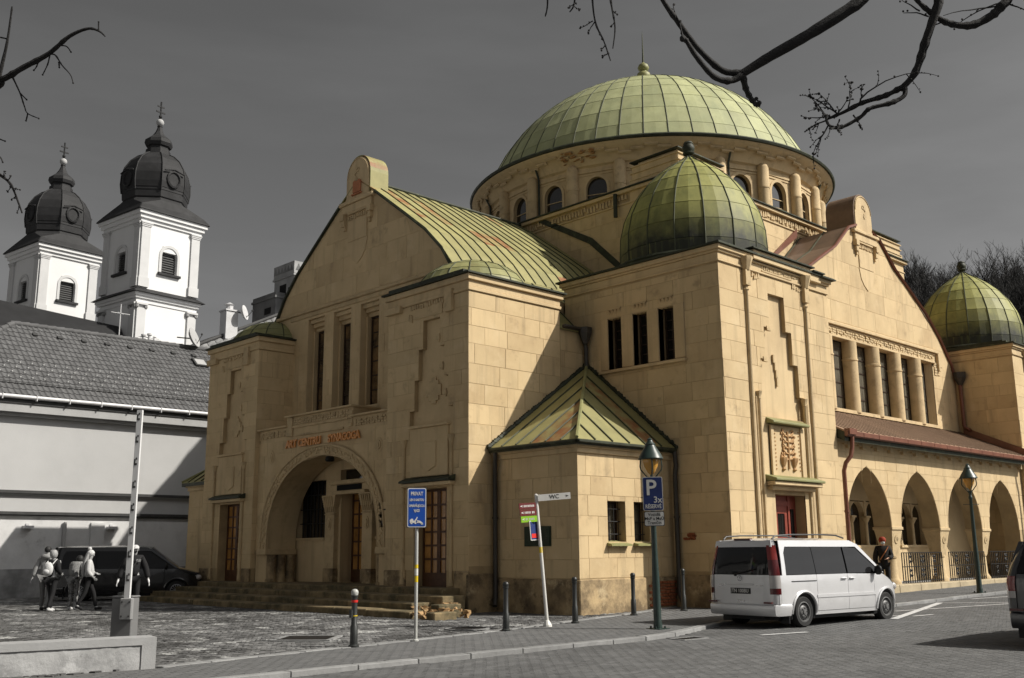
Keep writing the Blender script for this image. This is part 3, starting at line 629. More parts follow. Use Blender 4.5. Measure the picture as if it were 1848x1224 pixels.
for (a, c, zt) in ((27.24, 28.97, 5.18), (23.82, 27.33, 5.46), (22.05, 23.91, 5.16)): q.box(v - .12, v + .95, a, c, zt, zt + .055)
q.box(v - .06, v, 27.0, 27.28, 4.88, 5.45); q.box(v - .05, v, 24.1, 27.0, 5.12, 5.18); slab(q, 'X', v, R4(24.3, 26.8, 4.86, 4.92), .06, .01)
part('coping', q, M['trim'], par, bev=.01)
q = MB()
for (u, z) in ((28.2, 4.33), (22.62, 4.28)):
    for rr_, d in ((.17, .02), (.11, .045), (.05, .06)): q.prism([P3('X', v, u + rr_ * math.cos(a), z + rr_ * 1.25 * math.sin(a), d) for a in [2 * math.pi * k / 14 for k in range(14)]], (.05, 0, 0))
part('rosette', q, M['trim'], porch)
# impost and clustered stub columns at the left jamb, right jamb
for s in (1, -1):
    q = MB(); a, c = sorted((pc + s * 2.80, pc + s * 3.30)); q.box(v - .10, v + 1.02, a, c, 1.36, 1.54); part('impost', q, M['trim'], porch, bev=.015)
    q = MB()
    for k in range(3): q.lathe([(.17, .5), (.17, .62), (.14, .66), (.14, 1.3), (.16, 1.36)], (v + .14 + k * .33, pc + s * 2.82), 12)
    part('stub_column', q, M['base'], porch, 40)
# letters over the arch (lettering standing in front of the wall)
for txt, ua, ub in (('ART CENTRU', 27.27, 25.36), ('SYNAGOGA', 25.0, 23.42)):
    mb = text_mb(txt, .31, .02, bold=.012); xs = [p[0] for p in mb.v]; s_ = (ua - ub) / (max(xs) - min(xs))
    mb.v = [(p[0] * s_, p[1] * 1.0, p[2]) for p in mb.v]
    mb.xf(frame((v - .07, (ua + ub) / 2, 4.63), (0, -1, 0), (0, 0, 1))); part('bronze_lettering', mb, M['letters'], porch)
# back wall of the porch with door case and grilled arched windows
bw_ = 17.72; q = MB(); dv = (24.68, 25.9, .5, 3.45); fan = (24.72, 25.96, 3.42, 3.85)
wins = [(26.72, 28.3, 1.86, 3.6), (22.5, 24.1, 1.86, 3.6)]
wall(q, 'X', bw_, .3, 22.2, 28.6, .5, 4.3, [dv, fan] + wins); pw = part('porch_rear_wall', q, M['plain'])
for a, c, z_, zt in wins:
    q = MB(); q.box(bw_ + .2, bw_ + .22, a, c, z_, zt); gl = part('grilled_window', q, M['glass'])
    q = MB()
    for k in range(1, 8): q.tube([(bw_ + .12, a + (c - a) * k / 8, z_), (bw_ + .12, a + (c - a) * k / 8, zt)], .014, 5)
    for k in range(1, 4): q.tube([(bw_ + .125, a, z_ + (zt - z_) * k / 4), (bw_ + .125, c, z_ + (zt - z_) * k / 4)], .014, 5)
    part('grille', q, M['iron'], gl)
    q = MB(); q.box(bw_ - .05, bw_ + .1, a - .02, c + .02, z_ - .08, z_); part('sill', q, M['trim'], gl)
glazed('main_door', 'X', bw_ + .42, 24.66, 25.92, .56, 3.4, 4, 6, .055, M['wood'], M['doorglass'], kick=.3, splits=(2,))
q = MB(); q.box(bw_ + .3, bw_ + .5, 24.5, 24.66, .5, 3.5); q.box(bw_ + .3, bw_ + .5, 25.92, 26.1, .5, 3.5); part('door_jamb', q, M['plain'], pw)
q = MB(); q.box(bw_ + .2, bw_ + .24, 24.7, 25.98, 3.42, 3.86); part('fanlight', q, M['glass'])
for (a, c) in ((26.02, 26.5), (24.12, 24.6)):
    q = MB(); q.box(bw_ - .16, bw_ + .02, a, c, .95, 2.75); q.box(bw_ - .18, bw_ + .02, a - .02, c + .02, 2.52, 2.56)
    o = part('door_pilaster', q, M['trim'], S, bev=.01)
    q = MB(); q.box(bw_ - .19, bw_ + .02, a - .02, c + .02, .5, .95); part('pilaster_foot', q, M['base'], o, bev=.02)
    q = MB()
    for k in range(5): q.box(bw_ - .20 - .005 * k, bw_ + .02, a - .03 - .02 * k, c + .03 + .02 * k, 2.75 + k * .07, 2.82 + k * .07)
    for k in range(5): q.tube([(bw_ - .17, a + (c - a) * (k + .5) / 5, 2.6), (bw_ - .2, a + (c - a) * (k + .5) / 5, 2.8), (bw_ - .26, a + (c - a) * (k + .5) / 5, 3.06)], .03, 5)
    part('capital', q, M['trim'], o)
    q = MB()
    for rr_, d in ((.14, .02), (.08, .05)): q.prism([(bw_ - .16 - d, (a + c) / 2 + rr_ * .8 * math.cos(t), 2.25 + rr_ * 1.3 * math.sin(t)) for t in [2 * math.pi * k / 12 for k in range(12)]], (d + .01, 0, 0))
    part('boss', q, M['trim'], o)
q = MB(); q.box(bw_ - .20, bw_ + .06, 24.45, 26.15, 3.10, 3.2); q.box(bw_ - .15, bw_ + .06, 24.3, 26.3, 3.2, 3.40); q.box(bw_ - .22, bw_ + .06, 24.35, 26.25, 3.40, 3.52); li = part('door_lintel', q, M['trim'], S, bev=.012)
q = MB(); q.box(bw_ - .17, bw_ - .14, 24.65, 25.9, 3.22, 3.38); part('lintel_plate', q, M['black'], li)
q = MB(); q.lathe([(.10, 4.02), (.14, 4.06), (.12, 4.16), (.03, 4.2)], (v + .25, 25.35), 10); part('porch_lamp', q, M['iron'])
q = MB(); q.box(v - .05, v, 22.1, 22.5, 2.05, 2.72); nb = part('notice_board', q, M['plain']); q = MB(); q.box(v - .058, v - .05, 22.16, 22.44, 2.5, 2.54); q.box(v - .06, v - .05, 22.3, 22.38, 2.12, 2.26); part('notice_print', q, M['lead'], nb)
# --- entrance steps, each made of slabs
stp = [(15.95, .55), (15.32, .41), (14.72, .275), (14.15, .14)]
for k, (x, zt) in enumerate(stp):
    xb = 17.7 if k == 0 else stp[k - 1][0] + .06; ya, yb = (19.0, 18.3, 17.7, 17.15)[k], 31.9 + .02 * k - .25 * (k == 3); q = MB(); q.box(x + .02, xb, (ya, ya, 18.65, 18.0)[k] + .02, yb - .02, -.1, zt - .02); st = part('stair_step', q, M['step'])
    y = ya; r = random.Random(k + 5)
    while y < yb - .1:
        l = r.uniform(1.1, 1.8); y2 = min(y + l, yb); y2 = yb if yb - y2 < .4 else y2
        if k >= 2 and ya + .1 < y < (18.6, 17.95)[k - 2]: y = (18.65, 18.0)[k - 2]; continue          # broken away corner
        if k >= 2 and y <= ya + .1: y2 = y + .3
        q = MB(); q.box(x, xb, y + .004, y2 - .004, -.05, zt + r.uniform(-.006, .006)); part('step_slab', q, M['step'], st, bev=.02); y = y2
q = MB(); r = random.Random(8)
for k in range(110):
    x, y = r.uniform(14.2, 15.35), r.uniform(17.4, 18.6); s_ = r.uniform(.03, .10); zt = .36 - max(0, (15.4 - x)) * .2
    if x < 14.7 and y > 18.0: continue
    if zt < .05: continue
    z_ = r.uniform(-.03, zt * .6)
    q.add([tuple(Matrix.Translation((x, y, z_)) @ Matrix.Rotation(r.random() * 3, 4, 'Z') @ Matrix.Rotation(r.uniform(-.3, .3), 4, 'X') @ Vector((a * s_, b_ * s_ * .7, c_ * s_ * .55))) for c_ in (0, 2) for b_ in (-1, 1) for a in (-1, 1)], [(0, 2, 3, 1), (4, 5, 7, 6), (0, 1, 5, 4), (1, 3, 7, 5), (3, 2, 6, 7), (2, 0, 4, 6)])
part('broken_step_corner', q, M['rubble'], S, kind='stuff', bev=.012)
# --- square block under the great dome
X0, X1, Y0, Y1 = 25.05, 40.35, 18.4, 32.9
b = MB(); b.box(X0, X1, Y0, Y1, 7, 13.0); blk = part('dome_block', b, M['joint'])
ashlar(blk, 'X', X0, Y0, Y1, 8.9, 12.6, (), .55, 1.5, seed=31, gap=.008, proud=.008); ashlar(blk, 'Y', Y0, X0, X1, 9.0, 12.6, (), .55, 1.5, seed=32, gap=.008, proud=.008)
b = MB(); ring_band(b, X0, X1, Y0, Y1, 12.60, 12.66, .05); ring_band(b, X0, X1, Y0, Y1, 12.98, 13.1, .14); part('block_cornice', b, M['plain'], blk, bev=.015)
b = MB(); relief(b, 'X', X0, 20.5, 30.8, 12.68, 12.96, .06, .14, 5); relief(b, 'Y', Y0, 27.9, 38, 12.68, 12.96, .06, .14, 6); part('carved_frieze', b, M['trim'], blk, kind='stuff')
b = MB(); ring_band(b, X0, X1, Y0, Y1, 13.1, 13.14, .2); part('copper_edge', b, M['dkcop'], blk)
for (xa, xb, ya, yb) in ((X0, X0 + 2.6, Y0, Y0 + 2.0), (X1 - 2.6, X1, Y0, Y0 + 2.0), (X0, X0 + 2.6, Y1 - 2, Y1), (X1 - 2.6, X1, Y1 - 2, Y1)):
    b = MB(); b.box(xa - .02, xb, ya - .02, yb, 12.2, 13.35); b.box(xa + .0, xb - .15, ya + .0, yb - .1, 13.35, 13.8); b.box(xa + .1, xb - .4, ya + .1, yb - .3, 13.8, 13.95)
    p = part('corner_pylon', b, M['plain'], S, bev=.015)
    b = MB()
    for z_ in (13.33, 13.56, 13.78): ring_band(b, xa + .02, xb - .17, ya + .02, yb - .12, z_, z_ + .035, .07)
    part('pylon_mouldings', b, M['plain'], p)
    b = MB(); ring_band(b, xa, xb - .15, ya, yb - .1, 13.95, 13.99, .05); b.box(xa - .12, xa + .1, yb - .25, yb + .25, 13.02, 13.12); part('pylon_copper', b, M['dkcop'], p)
# --- drum with half columns and arched windows
RD = 6.78; NB = 24; hw = RD * math.tan(math.pi / NB) + .01; bay = MB(); pan = []; wz, ww, sp = 13.32, .40, 14.18
def awid(z): return ww if z <= sp else (math.sqrt(max(0, 1 - ((z - sp) / .44) ** 2)) * ww if z < sp + .44 else 0)
for s in (-1, 1):
    zs = [13.0, wz, sp] + [sp + .44 * math.sin(math.pi / 2 * k / 7) for k in range(1, 8)] + [15.05]
    for za, zb in zip(zs, zs[1:]):
        fa = awid(za) if za >= wz else 0; fb = awid(zb) if (zb > wz and za >= wz) else 0
        if za >= sp + .44 - 1e-6: fa = fb = 0
        bay.prism([(-RD, s * fa, za), (-RD, s * hw, za), (-RD, s * hw, zb), (-RD, s * fb, zb)], (.3, 0, 0))
bay_me = bay.mesh('drum_bay', M['plain']); rimm = MB()
apts = [(ww + .11) * (-1 if k == 0 else 1) for k in range(1)]
outer = [(-(ww + .1), wz)] + [(-(ww + .1) * math.cos(t), sp + (.54) * math.sin(t)) for t in [math.pi * k / 14 for k in range(15)]] + [(ww + .1, wz)]
inner = [(-ww, wz)] + [(-ww * math.cos(t), sp + .44 * math.sin(t)) for t in [math.pi * k / 14 for k in range(15)]] + [(ww, wz)]
for i in range(len(outer) - 1): rimm.prism([(-RD - .03, *outer[i]), (-RD - .03, *outer[i + 1]), (-RD - .03, *inner[i + 1]), (-RD - .03, *inner[i])], (.05, 0, 0))
rimm.box(-RD - .05, -RD + .02, -hw, hw, 14.80, 14.88); rimm.box(-RD - .03, -RD + .02, -hw, hw, 14.70, 14.76); rimm_me = rimm.mesh('window_surround', M['plain'])
gl = MB(); gl.prism([(-RD + .14, u * .99, z) for u, z in inner], (.03, 0, 0)); gl_me = gl.mesh('pane', M['glass'])
gb = MB(); gb.box(-RD + .11, -RD + .14, -ww, ww, 13.66, 13.69); gb.box(-RD + .11, -RD + .14, -ww, ww, 13.98, 14.01); gb_me = gb.mesh('glazing_bar', M['trim'])
colm = MB(); colm.lathe([(.22, 13.0), (.22, 14.15), (.235, 14.16), (.235, 14.22), (.22, 14.24), (.22, 14.95), (.18, 15.06), (.08, 15.14)], (-RD / math.cos(math.pi / NB) - .06, 0), 14); colm_me = colm.mesh('drum_column', M['trim'], 40)
dp = MB(); dp.tube([(-RD - .12, hw - .32, 13.05), (-RD - .12, hw - .32, 14.95), (-RD - .3, hw - .32, 15.3)], .045, 6); dp_me = dp.mesh('drum_downpipe', M['dkcop'], 40)
for k in range(NB):
    a = math.radians(45 + 7.5 + 15 * k)       # window axis; the mesh faces -X
    def at(name, me, ang, par, loc=True):
        o = put(name, me, par); o.matrix_parent_inverse = WM[S.name].inverted() if par == S else Matrix.Identity(4); o.location = (CX, CY, 0); o.rotation_euler = (0, 0, ang - math.pi); return o
    o = at('drum_bay', bay_me, a, S)
    # children share the bay's own frame
    for nm, me in (('window_surround', rimm_me), ('pane', gl_me), ('glazing_bar', gb_me)):
        c = bpy.data.objects.new(nm, me); COL.objects.link(c); c.parent = o
    if k in (7, 9, 13, 16): c = bpy.data.objects.new('drum_downpipe', dp_me); COL.objects.link(c); c.parent = o
    at('drum_column', colm_me, a + math.radians(7.5), S)
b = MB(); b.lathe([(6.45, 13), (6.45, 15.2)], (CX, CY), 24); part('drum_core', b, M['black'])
cov = [(6.72, 14.92), (6.80, 15.02), (6.90, 15.06), (6.95, 15.16), (7.05, 15.32), (7.22, 15.48), (7.42, 15.58), (7.45, 15.64)]
lathe_part('cove', cov + [(6.0, 15.7)], (CX, CY), M['plain'], 96)
q = MB(); rr = random.Random(3)              # stepped ornament in the cove
for k in range(96):
    a0 = 2 * math.pi * k / 96; st_ = (0, 1, 2, 1)[k % 4]; r_c, z_c = [(7.08, 15.30), (7.16, 15.38), (7.25, 15.46)][st_]
    a1 = a0 + 2 * math.pi / 96 * 1.02
    q.add([(CX + (r_c + dr) * math.cos(a), CY + (r_c + dr) * math.sin(a), z_c + dz) for a in (a0, a1) for dr, dz in ((-.03, .05), (.0, -.045), (.055, .0), (.05, .06))], [(0, 1, 2, 3), (7, 6, 5, 4), (0, 4, 5, 1), (1, 5, 6, 2), (2, 6, 7, 3), (3, 7, 4, 0)])
part('stepped_cove_ornament', q, M['trim'], S, kind='stuff')
lathe_part('dome_eaves', [(7.40, 15.64), (7.52, 15.65), (7.55, 15.72), (7.50, 15.78), (6.8, 15.82)], (CX, CY), M['dkcop'], 96)
q = MB(); rr = random.Random(5)              # plaster fallen away from the cove
for k in range(26):
    a = math.radians(rr.uniform(193, 203)); t = rr.uniform(.1, .9); r_c = 6.95 + .45 * t; z_c = 15.14 + .42 * t ** .8; s_ = rr.uniform(.05, .12); q.ball((CX + r_c * math.cos(a), CY + r_c * math.sin(a), z_c - .02), s_, 6, 4, (.7, 1.3, .35))
part('bare_brick_patch', q, mat('bare_brick', (.36, .20, .085), .95, .25, 6, .5, 20), S, 30)
# --- great dome
h_, R_ = 5.05, 7.24; t0 = math.asin(6.9 / R_)
DP = [(R_ * math.sin(t), 20.8 - R_ + R_ * math.cos(t)) for t in [t0 + (.055 - t0) * k / 10 for k in range(11)]]
panel_dome('dome_panel', 'great_dome', (CX, CY), DP, 48, M['domeg'], .022, .012, .0, 2)
lathe_part('dome_finial', [(.62, 20.68), (.42, 20.95), (.26, 21.15), (.17, 21.3), (.17, 21.36), (.27, 21.42), (.31, 21.55), (.27, 21.68), (.15, 21.76), (.15, 21.8), (.22, 21.86), (.25, 21.96), (.2, 22.08), (.1, 22.15), (.06, 22.2), (.0, 22.22)], (CX, CY), M['copper'], 14)
lathe_part('finial_spike', [(.05, 22.18), (.035, 22.7), (.016, 23.5), (.0, 23.75)], (CX, CY), M['seam'], 8)
q = MB()
for k in range(14): a = 2 * math.pi * k / 14; q.tube([(CX + r * math.cos(a), CY + r * math.sin(a), z) for r, z in ((.66, 20.7), (.45, 20.96), (.29, 21.16), (.2, 21.32))], .03, 5)
part('finial_ribs', q, M['seam'])
# --- tall corner towers on the street
def corner_tower(xo, far):
    x0, x1, y0, y1 = 20.85 + xo, 26.15 + xo, 14.24, 19.5; b = MB()
    W = [(17.42, 17.9), (16.53, 17.02), (15.66, 16.16)]
    wz0, wz1 = 6.2, 7.6
    wops = [(a, c, wz0, 7.62) for a, c in W]; dr = (x0 + 1.98, x0 + 3.42, .35, 2.76); vi = y0
    niche = [(x0 + 2.2, x0 + 2.98, 7.09, 8.03), (x0 + 1.92, x0 + 3.25, 6.22, 7.09), (x0 + 1.68, x0 + 3.48, 5.36, 6.22), (x0 + 1.52, x0 + 3.72, 4.72, 5.36)]
    wall(b, 'X', x0, .35, y0, y1, 0, 8.5, wops if not far else [])
    wall(b, 'Y', y0, .12, x0 + .35, x1, 0, 8.5, [dr] + niche); wall(b, 'Y', y0 + .12, .35, x0 + .35, x1, 0, 8.5, [dr])
    b.box(x0 + .35, x1, y0 + .47, y1, 0, 8.5)
    t = part('corner_tower', b, M['joint'])
    frm = (15.33, 18.18, 6.15, 7.62)
    ashlar(t, 'X', x0, y0 - .014, y1, .88, 8.45, [frm] if not far else (), .45, 1.05, seed=41)
    ashlar(t, 'Y', y0, x0, x1, .88, 8.45, [dr, (x0 + 1.25, x0 + 3.95, .3, 4.7)] + niche, .47, 1.0, seed=42)
    q = MB(); slab(q, 'Y', y0, R4(x0 + 1.25, x0 + 3.95, 2.95, 4.7), .012, .02)
    for a, c in ((x0 + 1.25, dr[0]), (dr[1], x0 + 3.95)): slab(q, 'Y', y0, R4(a, c, .3, 2.95), .012, .02)
    for n_ in niche: slab(q, 'Y', y0 + .12, R4(n_[0], n_[1], n_[2], n_[3]), .004, 0)
    part('smooth_centre_field', q, M['plain'], t)
    for P_ in (('X', x0, R4(y0 - .05, y1, -.2, .80)), ('Y', y0, R4(x0, dr[0], -.2, .80)), ('Y', y0, R4(dr[1], x1, -.2, .80))): q = MB(); slab(q, *P_, .05, .02); part('plinth', q, M['base'], t, bev=.02)
    if not far:
        q = MB(); ys = [15.33, 15.66, 16.16, 16.53, 17.02, 17.42, 17.9, 18.18]
        for a, c in zip(ys[::2], ys[1::2]): slab(q, 'X', x0, R4(a, c, 6.2, 7.62), .035, .2)
        slab(q, 'X', x0, R4(15.30, 18.2, 6.09, 6.17), .12, .1); part('window_piers', q, M['plain'], t, bev=.01)
        q = MB()
        for a, c in W:
            for k in range(4): u = a + (c - a) * (k + .5) / 4; q.tube([(x0 + .1, u, 7.6), (x0 + .04, u, 7.72), (x0 - .05, u, 7.86)], .045, 5)
            slab(q, 'X', x0, R4(a, c, 7.84, 7.88), .06, .02); slab(q, 'X', x0, R4(a, c, 7.60, 7.63), .0, .1)
        part('window_head_carving', q, M['trim'], t, kind='stuff')
        for a, c in W: glazed('slit_window', 'X', x0 + .26, a, c, 6.2, 7.62, 2, 5, .03, M['lead'], M['glass'])
    c = MB(); ring_band(c, x0, x1, y0, y1, 8.5, 8.56, .045); ring_band(c, x0, x1, y0, y1, 8.56, 8.74, .02); ring_band(c, x0, x1, y0, y1, 8.74, 8.8, .07); ring_band(c, x0, x1, y0, y1, 8.8, 8.92, .12)
    part('cornice', c, M['plain'], t, bev=.012)
    e = MB(); ring_band(e, x0, x1, y0, y1, 8.92, 8.97, .19); ring_band(e, x0 + .25, x1 - .25, y0 + .25, y1 - .25, 8.97, 9.12, 0); ring_band(e, x0 + .45, x1 - .45, y0 + .45, y1 - .45, 9.12, 9.2, 0); part('copper_edge', e, M['dkcop'], t)
    e = MB(); slab(e, 'Y', y0, R4(x0 + 1.4, x0 + 4.25, 8.80, 9.06), .16, .3); slab(e, 'Y', y0, R4(x0 + 4.25, x0 + 4.8, 8.72, 8.96), .14, .3); part('raised_parapet', e, M['plain'], t, bev=.012)
    e = MB()
    for k, (a, c_, z_) in enumerate(((x0 + 1.3, x0 + 4.35, 9.065), (x0 + 4.3, x0 + 4.9, 8.985), (x0 + 4.75, x1 + .2, 8.90))): slab(e, 'Y', y0, R4(a, c_, z_, z_ + .035), .24, .3)
    part('parapet_copper', e, M['dkcop'], t)
    e = MB(); relief(e, 'Y', y0, x0 + 1.94, x0 + 3.64, 8.63, 8.84, .05, .1, 7); relief(e, 'Y', y0, x0 + 3.42, x0 + 3.64, 8.36, 8.64, .05, .1, 8); relief(e, 'Y', y0, x0 + 3.64, x0 + 4.0, 8.33, 8.45, .05, .1, 9); relief(e, 'Y', y0, x0 + 1.45, x0 + 1.88, 8.3, 8.5, .05, .1, 10)
    slab(e, 'Y', y0, R4(x0 + 1.94, x0 + 3.42, 8.58, 8.62), .04, .02); part('carved_frieze', e, M['trim'], t, kind='stuff')
    q = MB()
    for u in (x0 + 1.15, x0 + 4.02):
        x, y, _ = P3('Y', y0, u, 0, .03)
        q.lathe([(.075, .8), (.06, 1.0), (.055, 7.9), (.09, 7.94), (.06, 8.0), (.06, 8.05)], (x, y), 8); q.box(u - .11, u + .11, y0 - .13, y0, 8.05, 8.45); q.lathe([(.1, 8.45), (.12, 8.5), (.17, 8.68), (.2, 8.76), (.2, 8.8)], (x, y - .03), 8)
    part('slender_column', q, M['trim'], t, 40)
    q = MB(); colonnette(q, 'Y', y0, x0 + 1.46, .8, 5.33, .05, .2); colonnette(q, 'Y', y0, x0 + 3.66, .8, 5.33, .05, .2)
    for u in (x0 + 1.36, x0 + 3.80): q.tube([(u, y0 - .015, .8), (u, y0 - .015, 5.2)], .03, 6)
    part('colonnette', q, M['trim'], t, 40)
    q = MB(); zs = [(5.58, 3.38), (5.8, 3.36), (6.0, 3.32), (6.2, 3.26), (6.39, 3.22)]
    for k in range(4): slab(q, 'Y', y0 + .12, R4(x0 + zs[k][1] - .86, x0 + zs[k][1] - .80, zs[k][0], zs[k + 1][0] + .02), .06, .01)
    for u, z in ((x0 + 2.02, 7.0), (x0 + 1.78, 6.15)): slab(q, 'Y', y0, R4(u, u + .2, z, z + .05), .05, .02); slab(q, 'Y', y0, R4(u + .02, u + .16, z + .06, z + .13), .03, .02)
    part('niche_ornament', q, M['trim'], t)
    q = MB(); slab(q, 'Y', y0, R4(x0 + 1.84, x0 + 3.40, 3.22, 4.52), .05, .02); slab(q, 'Y', y0, R4(x0 + 1.84, x0 + 1.98, 3.22, 4.5), .09, .02); slab(q, 'Y', y0, R4(x0 + 3.26, x0 + 3.4, 3.22, 4.5), .09, .02); part('relief_panel', q, M['plain'], t, bev=.01)
    q = MB(); uc = x0 + 2.64; r = random.Random(6)
    q.tube([(uc, y0 - .07, 3.42), (uc + .02, y0 - .07, 3.9), (uc, y0 - .07, 4.38)], .03, 6)
    for s in (-1, 1):
        for k in range(5):
            z = 3.66 + k * .15; q.tube([(uc, y0 - .06, z), (uc + s * .14, y0 - .075, z + .02), (uc + s * .26, y0 - .075, z + .1), (uc + s * .24, y0 - .07, z + .17), (uc + s * .15, y0 - .065, z + .14)], [.025, .028, .03, .026, .015], 5)
            q.ball((uc + s * r.uniform(.25, .36), y0 - .05, z + r.uniform(-.04, .1)), .045, 6, 4)
        q.lathe([(.03, 3.36), (.08, 3.40), (.05, 3.46), (.12, 3.62), (.13, 3.70), (.09, 3.72)], (uc + s * .26, y0 - .05), 8)
    for k in range(11): q.ball((x0 + 3.2, y0 - .05, 3.4 + k * .1), .03, 5, 3); q.ball((x0 + 2.06, y0 - .05, 3.4 + k * .1), .03, 5, 3)
    part('vine_carving', q, mat('carved_vine_stone', (.44, .27, .13), .9, .15, 3, .3), t, 40, kind='stuff')
    for (a, c_, z0_, z1_, d) in ((x0 + 1.75, x0 + 3.5, 4.54, 4.66, .24), (x0 + 1.55, x0 + 3.9, 3.08, 3.20, .36)):
        q = MB(); q.prism([(a, y0 - d, z0_), (a, y0 - d, z0_ + (z1_ - z0_) * .5), (a, y0, z1_ + .05), (a, y0, z0_)], (c_ - a, 0, 0)); part('hood_copper', q, M['copper'], t, bev=.012)
    q = MB(); slab(q, 'Y', y0, R4(x0 + 1.56, x0 + 3.86, 2.97, 3.07), .30, .02); slab(q, 'Y', y0, R4(x0 + 1.66, x0 + 3.74, 2.86, 2.97), .16, .02); part('door_hood', q, M['plain'], t, bev=.015)
    # red double door with side lights
    vd = y0 + .3; q = MB(); wall(q, 'Y', vd, .07, dr[0], dr[1], .35, 2.76, [(dr[0] + .09, dr[0] + .30, 1.5, 2.42), (dr[1] - .30, dr[1] - .09, 1.5, 2.42), (dr[0] + .55, dr[1] - .55, 1.75, 2.3)])
    for u in (dr[0] + .38, dr[1] - .38): slab(q, 'Y', vd, R4(u - .04, u + .04, .35, 2.76), .03, 0)
    slab(q, 'Y', vd, R4(dr[0] + .42, dr[1] - .42, 2.5, 2.62), .025, 0); slab(q, 'Y', vd, R4(dr[0] + .45, dr[1] - .45, 1.62, 1.7), .04, 0)
    do = part('red_door', q, M['redwood'], S)
    for (a, c_, z_, zt) in ((dr[0] + .09, dr[0] + .30, 1.5, 2.42), (dr[1] - .30, dr[1] - .09, 1.5, 2.42), (dr[0] + .55, dr[1] - .55, 1.75, 2.3)):
        q = MB(); slab(q, 'Y', vd + .03, R4(a, c_, z_, zt), 0, .02); part('pane', q, M['glass'], do)
        q = MB()
        for k in range(1, 4): q.tube([(a + (c_ - a) * k / 4, vd - .01, z_), (a + (c_ - a) * k / 4, vd - .01, zt)], .01, 5)
        part('grille', q, M['iron'], do)
    prof = [(2.08, 9.2), (2.10, 9.65), (2.07, 10.2), (1.95, 10.72), (1.72, 11.22), (1.40, 11.68), (1.02, 12.06), (.62, 12.37), (.28, 12.58), (.12, 12.72)]
    dc = (23.5 + xo + (.12 if far else 0), 16.87)
    panel_dome('cupola_panel', 'corner_cupola', dc, prof, 16, M['tdome'], .022, seed=3)
    fz = lathe_part('cupola_finial', [(.17, 12.62), (.10, 12.74), (.09, 12.79), (.16, 12.82), (.18, 12.86), (.15, 12.89), (.18, 12.96), (.19, 13.04), (.14, 13.13), (.15, 13.16), (.11, 13.22), (.0, 13.25)], dc, M['dkcop'], 10)
    ring = lathe_part('cupola_gutter', [(2.1, 9.12), (2.34, 9.14), (2.38, 9.2), (2.34, 9.26), (2.1, 9.24)], dc, M['dkcop'], 32)
    return t
corner_tower(0, False); corner_tower(18.9, True)
# --- gable on the street
v = 16.43; uc = 33.1; b = MB()
SP = [(0, 12.9), (.55, 12.5), (1.1, 12.3), (2.15, 11.4), (3.0, 10.92), (4.35, 10.13), (5.4, 9.3), (6.3, 8.3), (6.5, 7.7)]
mid = .825 * 2; cols = [uc + .12 + 1.6 * k for k in (-3, -2, -1, 0, 1, 2)]; WZ0, WZ1 = 5.85, 8.22; wl, wr = 28.3, 37.72
wall(b, 'Y', v, .5, 26.15, 39.75, 3.9, 7.7, [(wl, wr, WZ0, WZ1)]); wall(b, 'Y', v, .5, 26.8, 39.4, 7.7, 8.3, [(wl, wr, WZ0, WZ1)])
b.prism([(uc + d, v, z) for d, z in SP[:-1]] + [(uc - d, v, z) for d, z in SP[:-1][::-1][:-1]], (0, .5, 0)); sg = part('street_gable', b, M['plain'])
def sclip(u0, u1, z0, z1):
    def d_at(z):
        for (d0, a), (d1, c) in zip(SP, SP[1:]):
            if c <= z <= a: return d0 + (d1 - d0) * (a - z) / (a - c)
        return 0 if z > 12.9 else 6.3
    
    while z1 > z0 + .05 and d_at(z1) - .04 < max(max(u0 - uc, uc - u1) + .03, .12): z1 -= .02
    if z1 <= z0 + .05: return []
    da, db = d_at(z0) - .04, d_at(z1) - .04; lo0, hi0, lo1, hi1 = max(u0, uc - da), min(u1, uc + da), max(u0, uc - db), min(u1, uc + db)
    if hi0 - lo0 < .05: return []
    return [[(lo0, z0), (hi0, z0)] + ([(hi1, z1), (lo1, z1)] if hi1 > lo1 else [((lo0 + hi0) / 2, z1)])]
ashlar(sg, 'Y', v, 26.2, 39.5, 8.8, 12.2, (), .75, 1.5, seed=51, clip=sclip, gap=.006, proud=.007)
ashlar(sg, 'Y', v, 37.75, 39.6, 5.75, 8.1, (), .47, .9, seed=52)
for c in cols:
    q = MB(); q.lathe([(.27, 5.80), (.27, 7.55), (.29, 7.56), (.29, 7.62), (.27, 7.63), (.27, 8.22)], (c, v + .12), 20); part('window_column', q, M['trim'], sg, 40)
for a, c in zip([wl - .4] + cols, cols + [wr + .04]):
    a_, c_ = a + .22, c - (.22 if c != wr + .04 else .18)
    glazed('tall_window', 'Y', v + .24, a_, c_, WZ0, WZ1, 1, 5, .035, M['lead'], M['curtain'], outer=.03)
q = MB(); q.prism([(wr, v, WZ0), (wr - .16, v + .3, WZ0), (wr + .1, v + .3, WZ0), (wr + .1, v, WZ0)], (0, 0, WZ1 - WZ0)); part('window_reveal', q, M['plain'], sg)
q = MB(); slab(q, 'Y', v, R4(27.8, 37.9, 8.22, 8.30), .07, .02); slab(q, 'Y', v, R4(27.5, 38.22, 8.62, 8.72), .12, .02); slab(q, 'Y', v, R4(38.1, 38.22, 7.95, 8.62), .12, .02); slab(q, 'Y', v, R4(38.22, 38.42, 8.1, 8.16), .10, .02); slab(q, 'Y', v, R4(27.8, 38.0, 8.55, 8.6), .05, .02)
part('window_cornice', q, M['plain'], sg, bev=.012)
q = MB(); rr = random.Random(12); u = 27.8
while u < 37.8:
    for k in range(3): slab(q, 'Y', v, R4(u, u + .12, 8.31 + k * .08, 8.31 + k * .08 + .06), rr.uniform(.015, .06), .01)
    u += .15
for k in range(5): slab(q, 'Y', v, R4(37.86, 38.08, 7.78 + k * .1, 7.86 + k * .1), rr.uniform(.02, .05), .01)
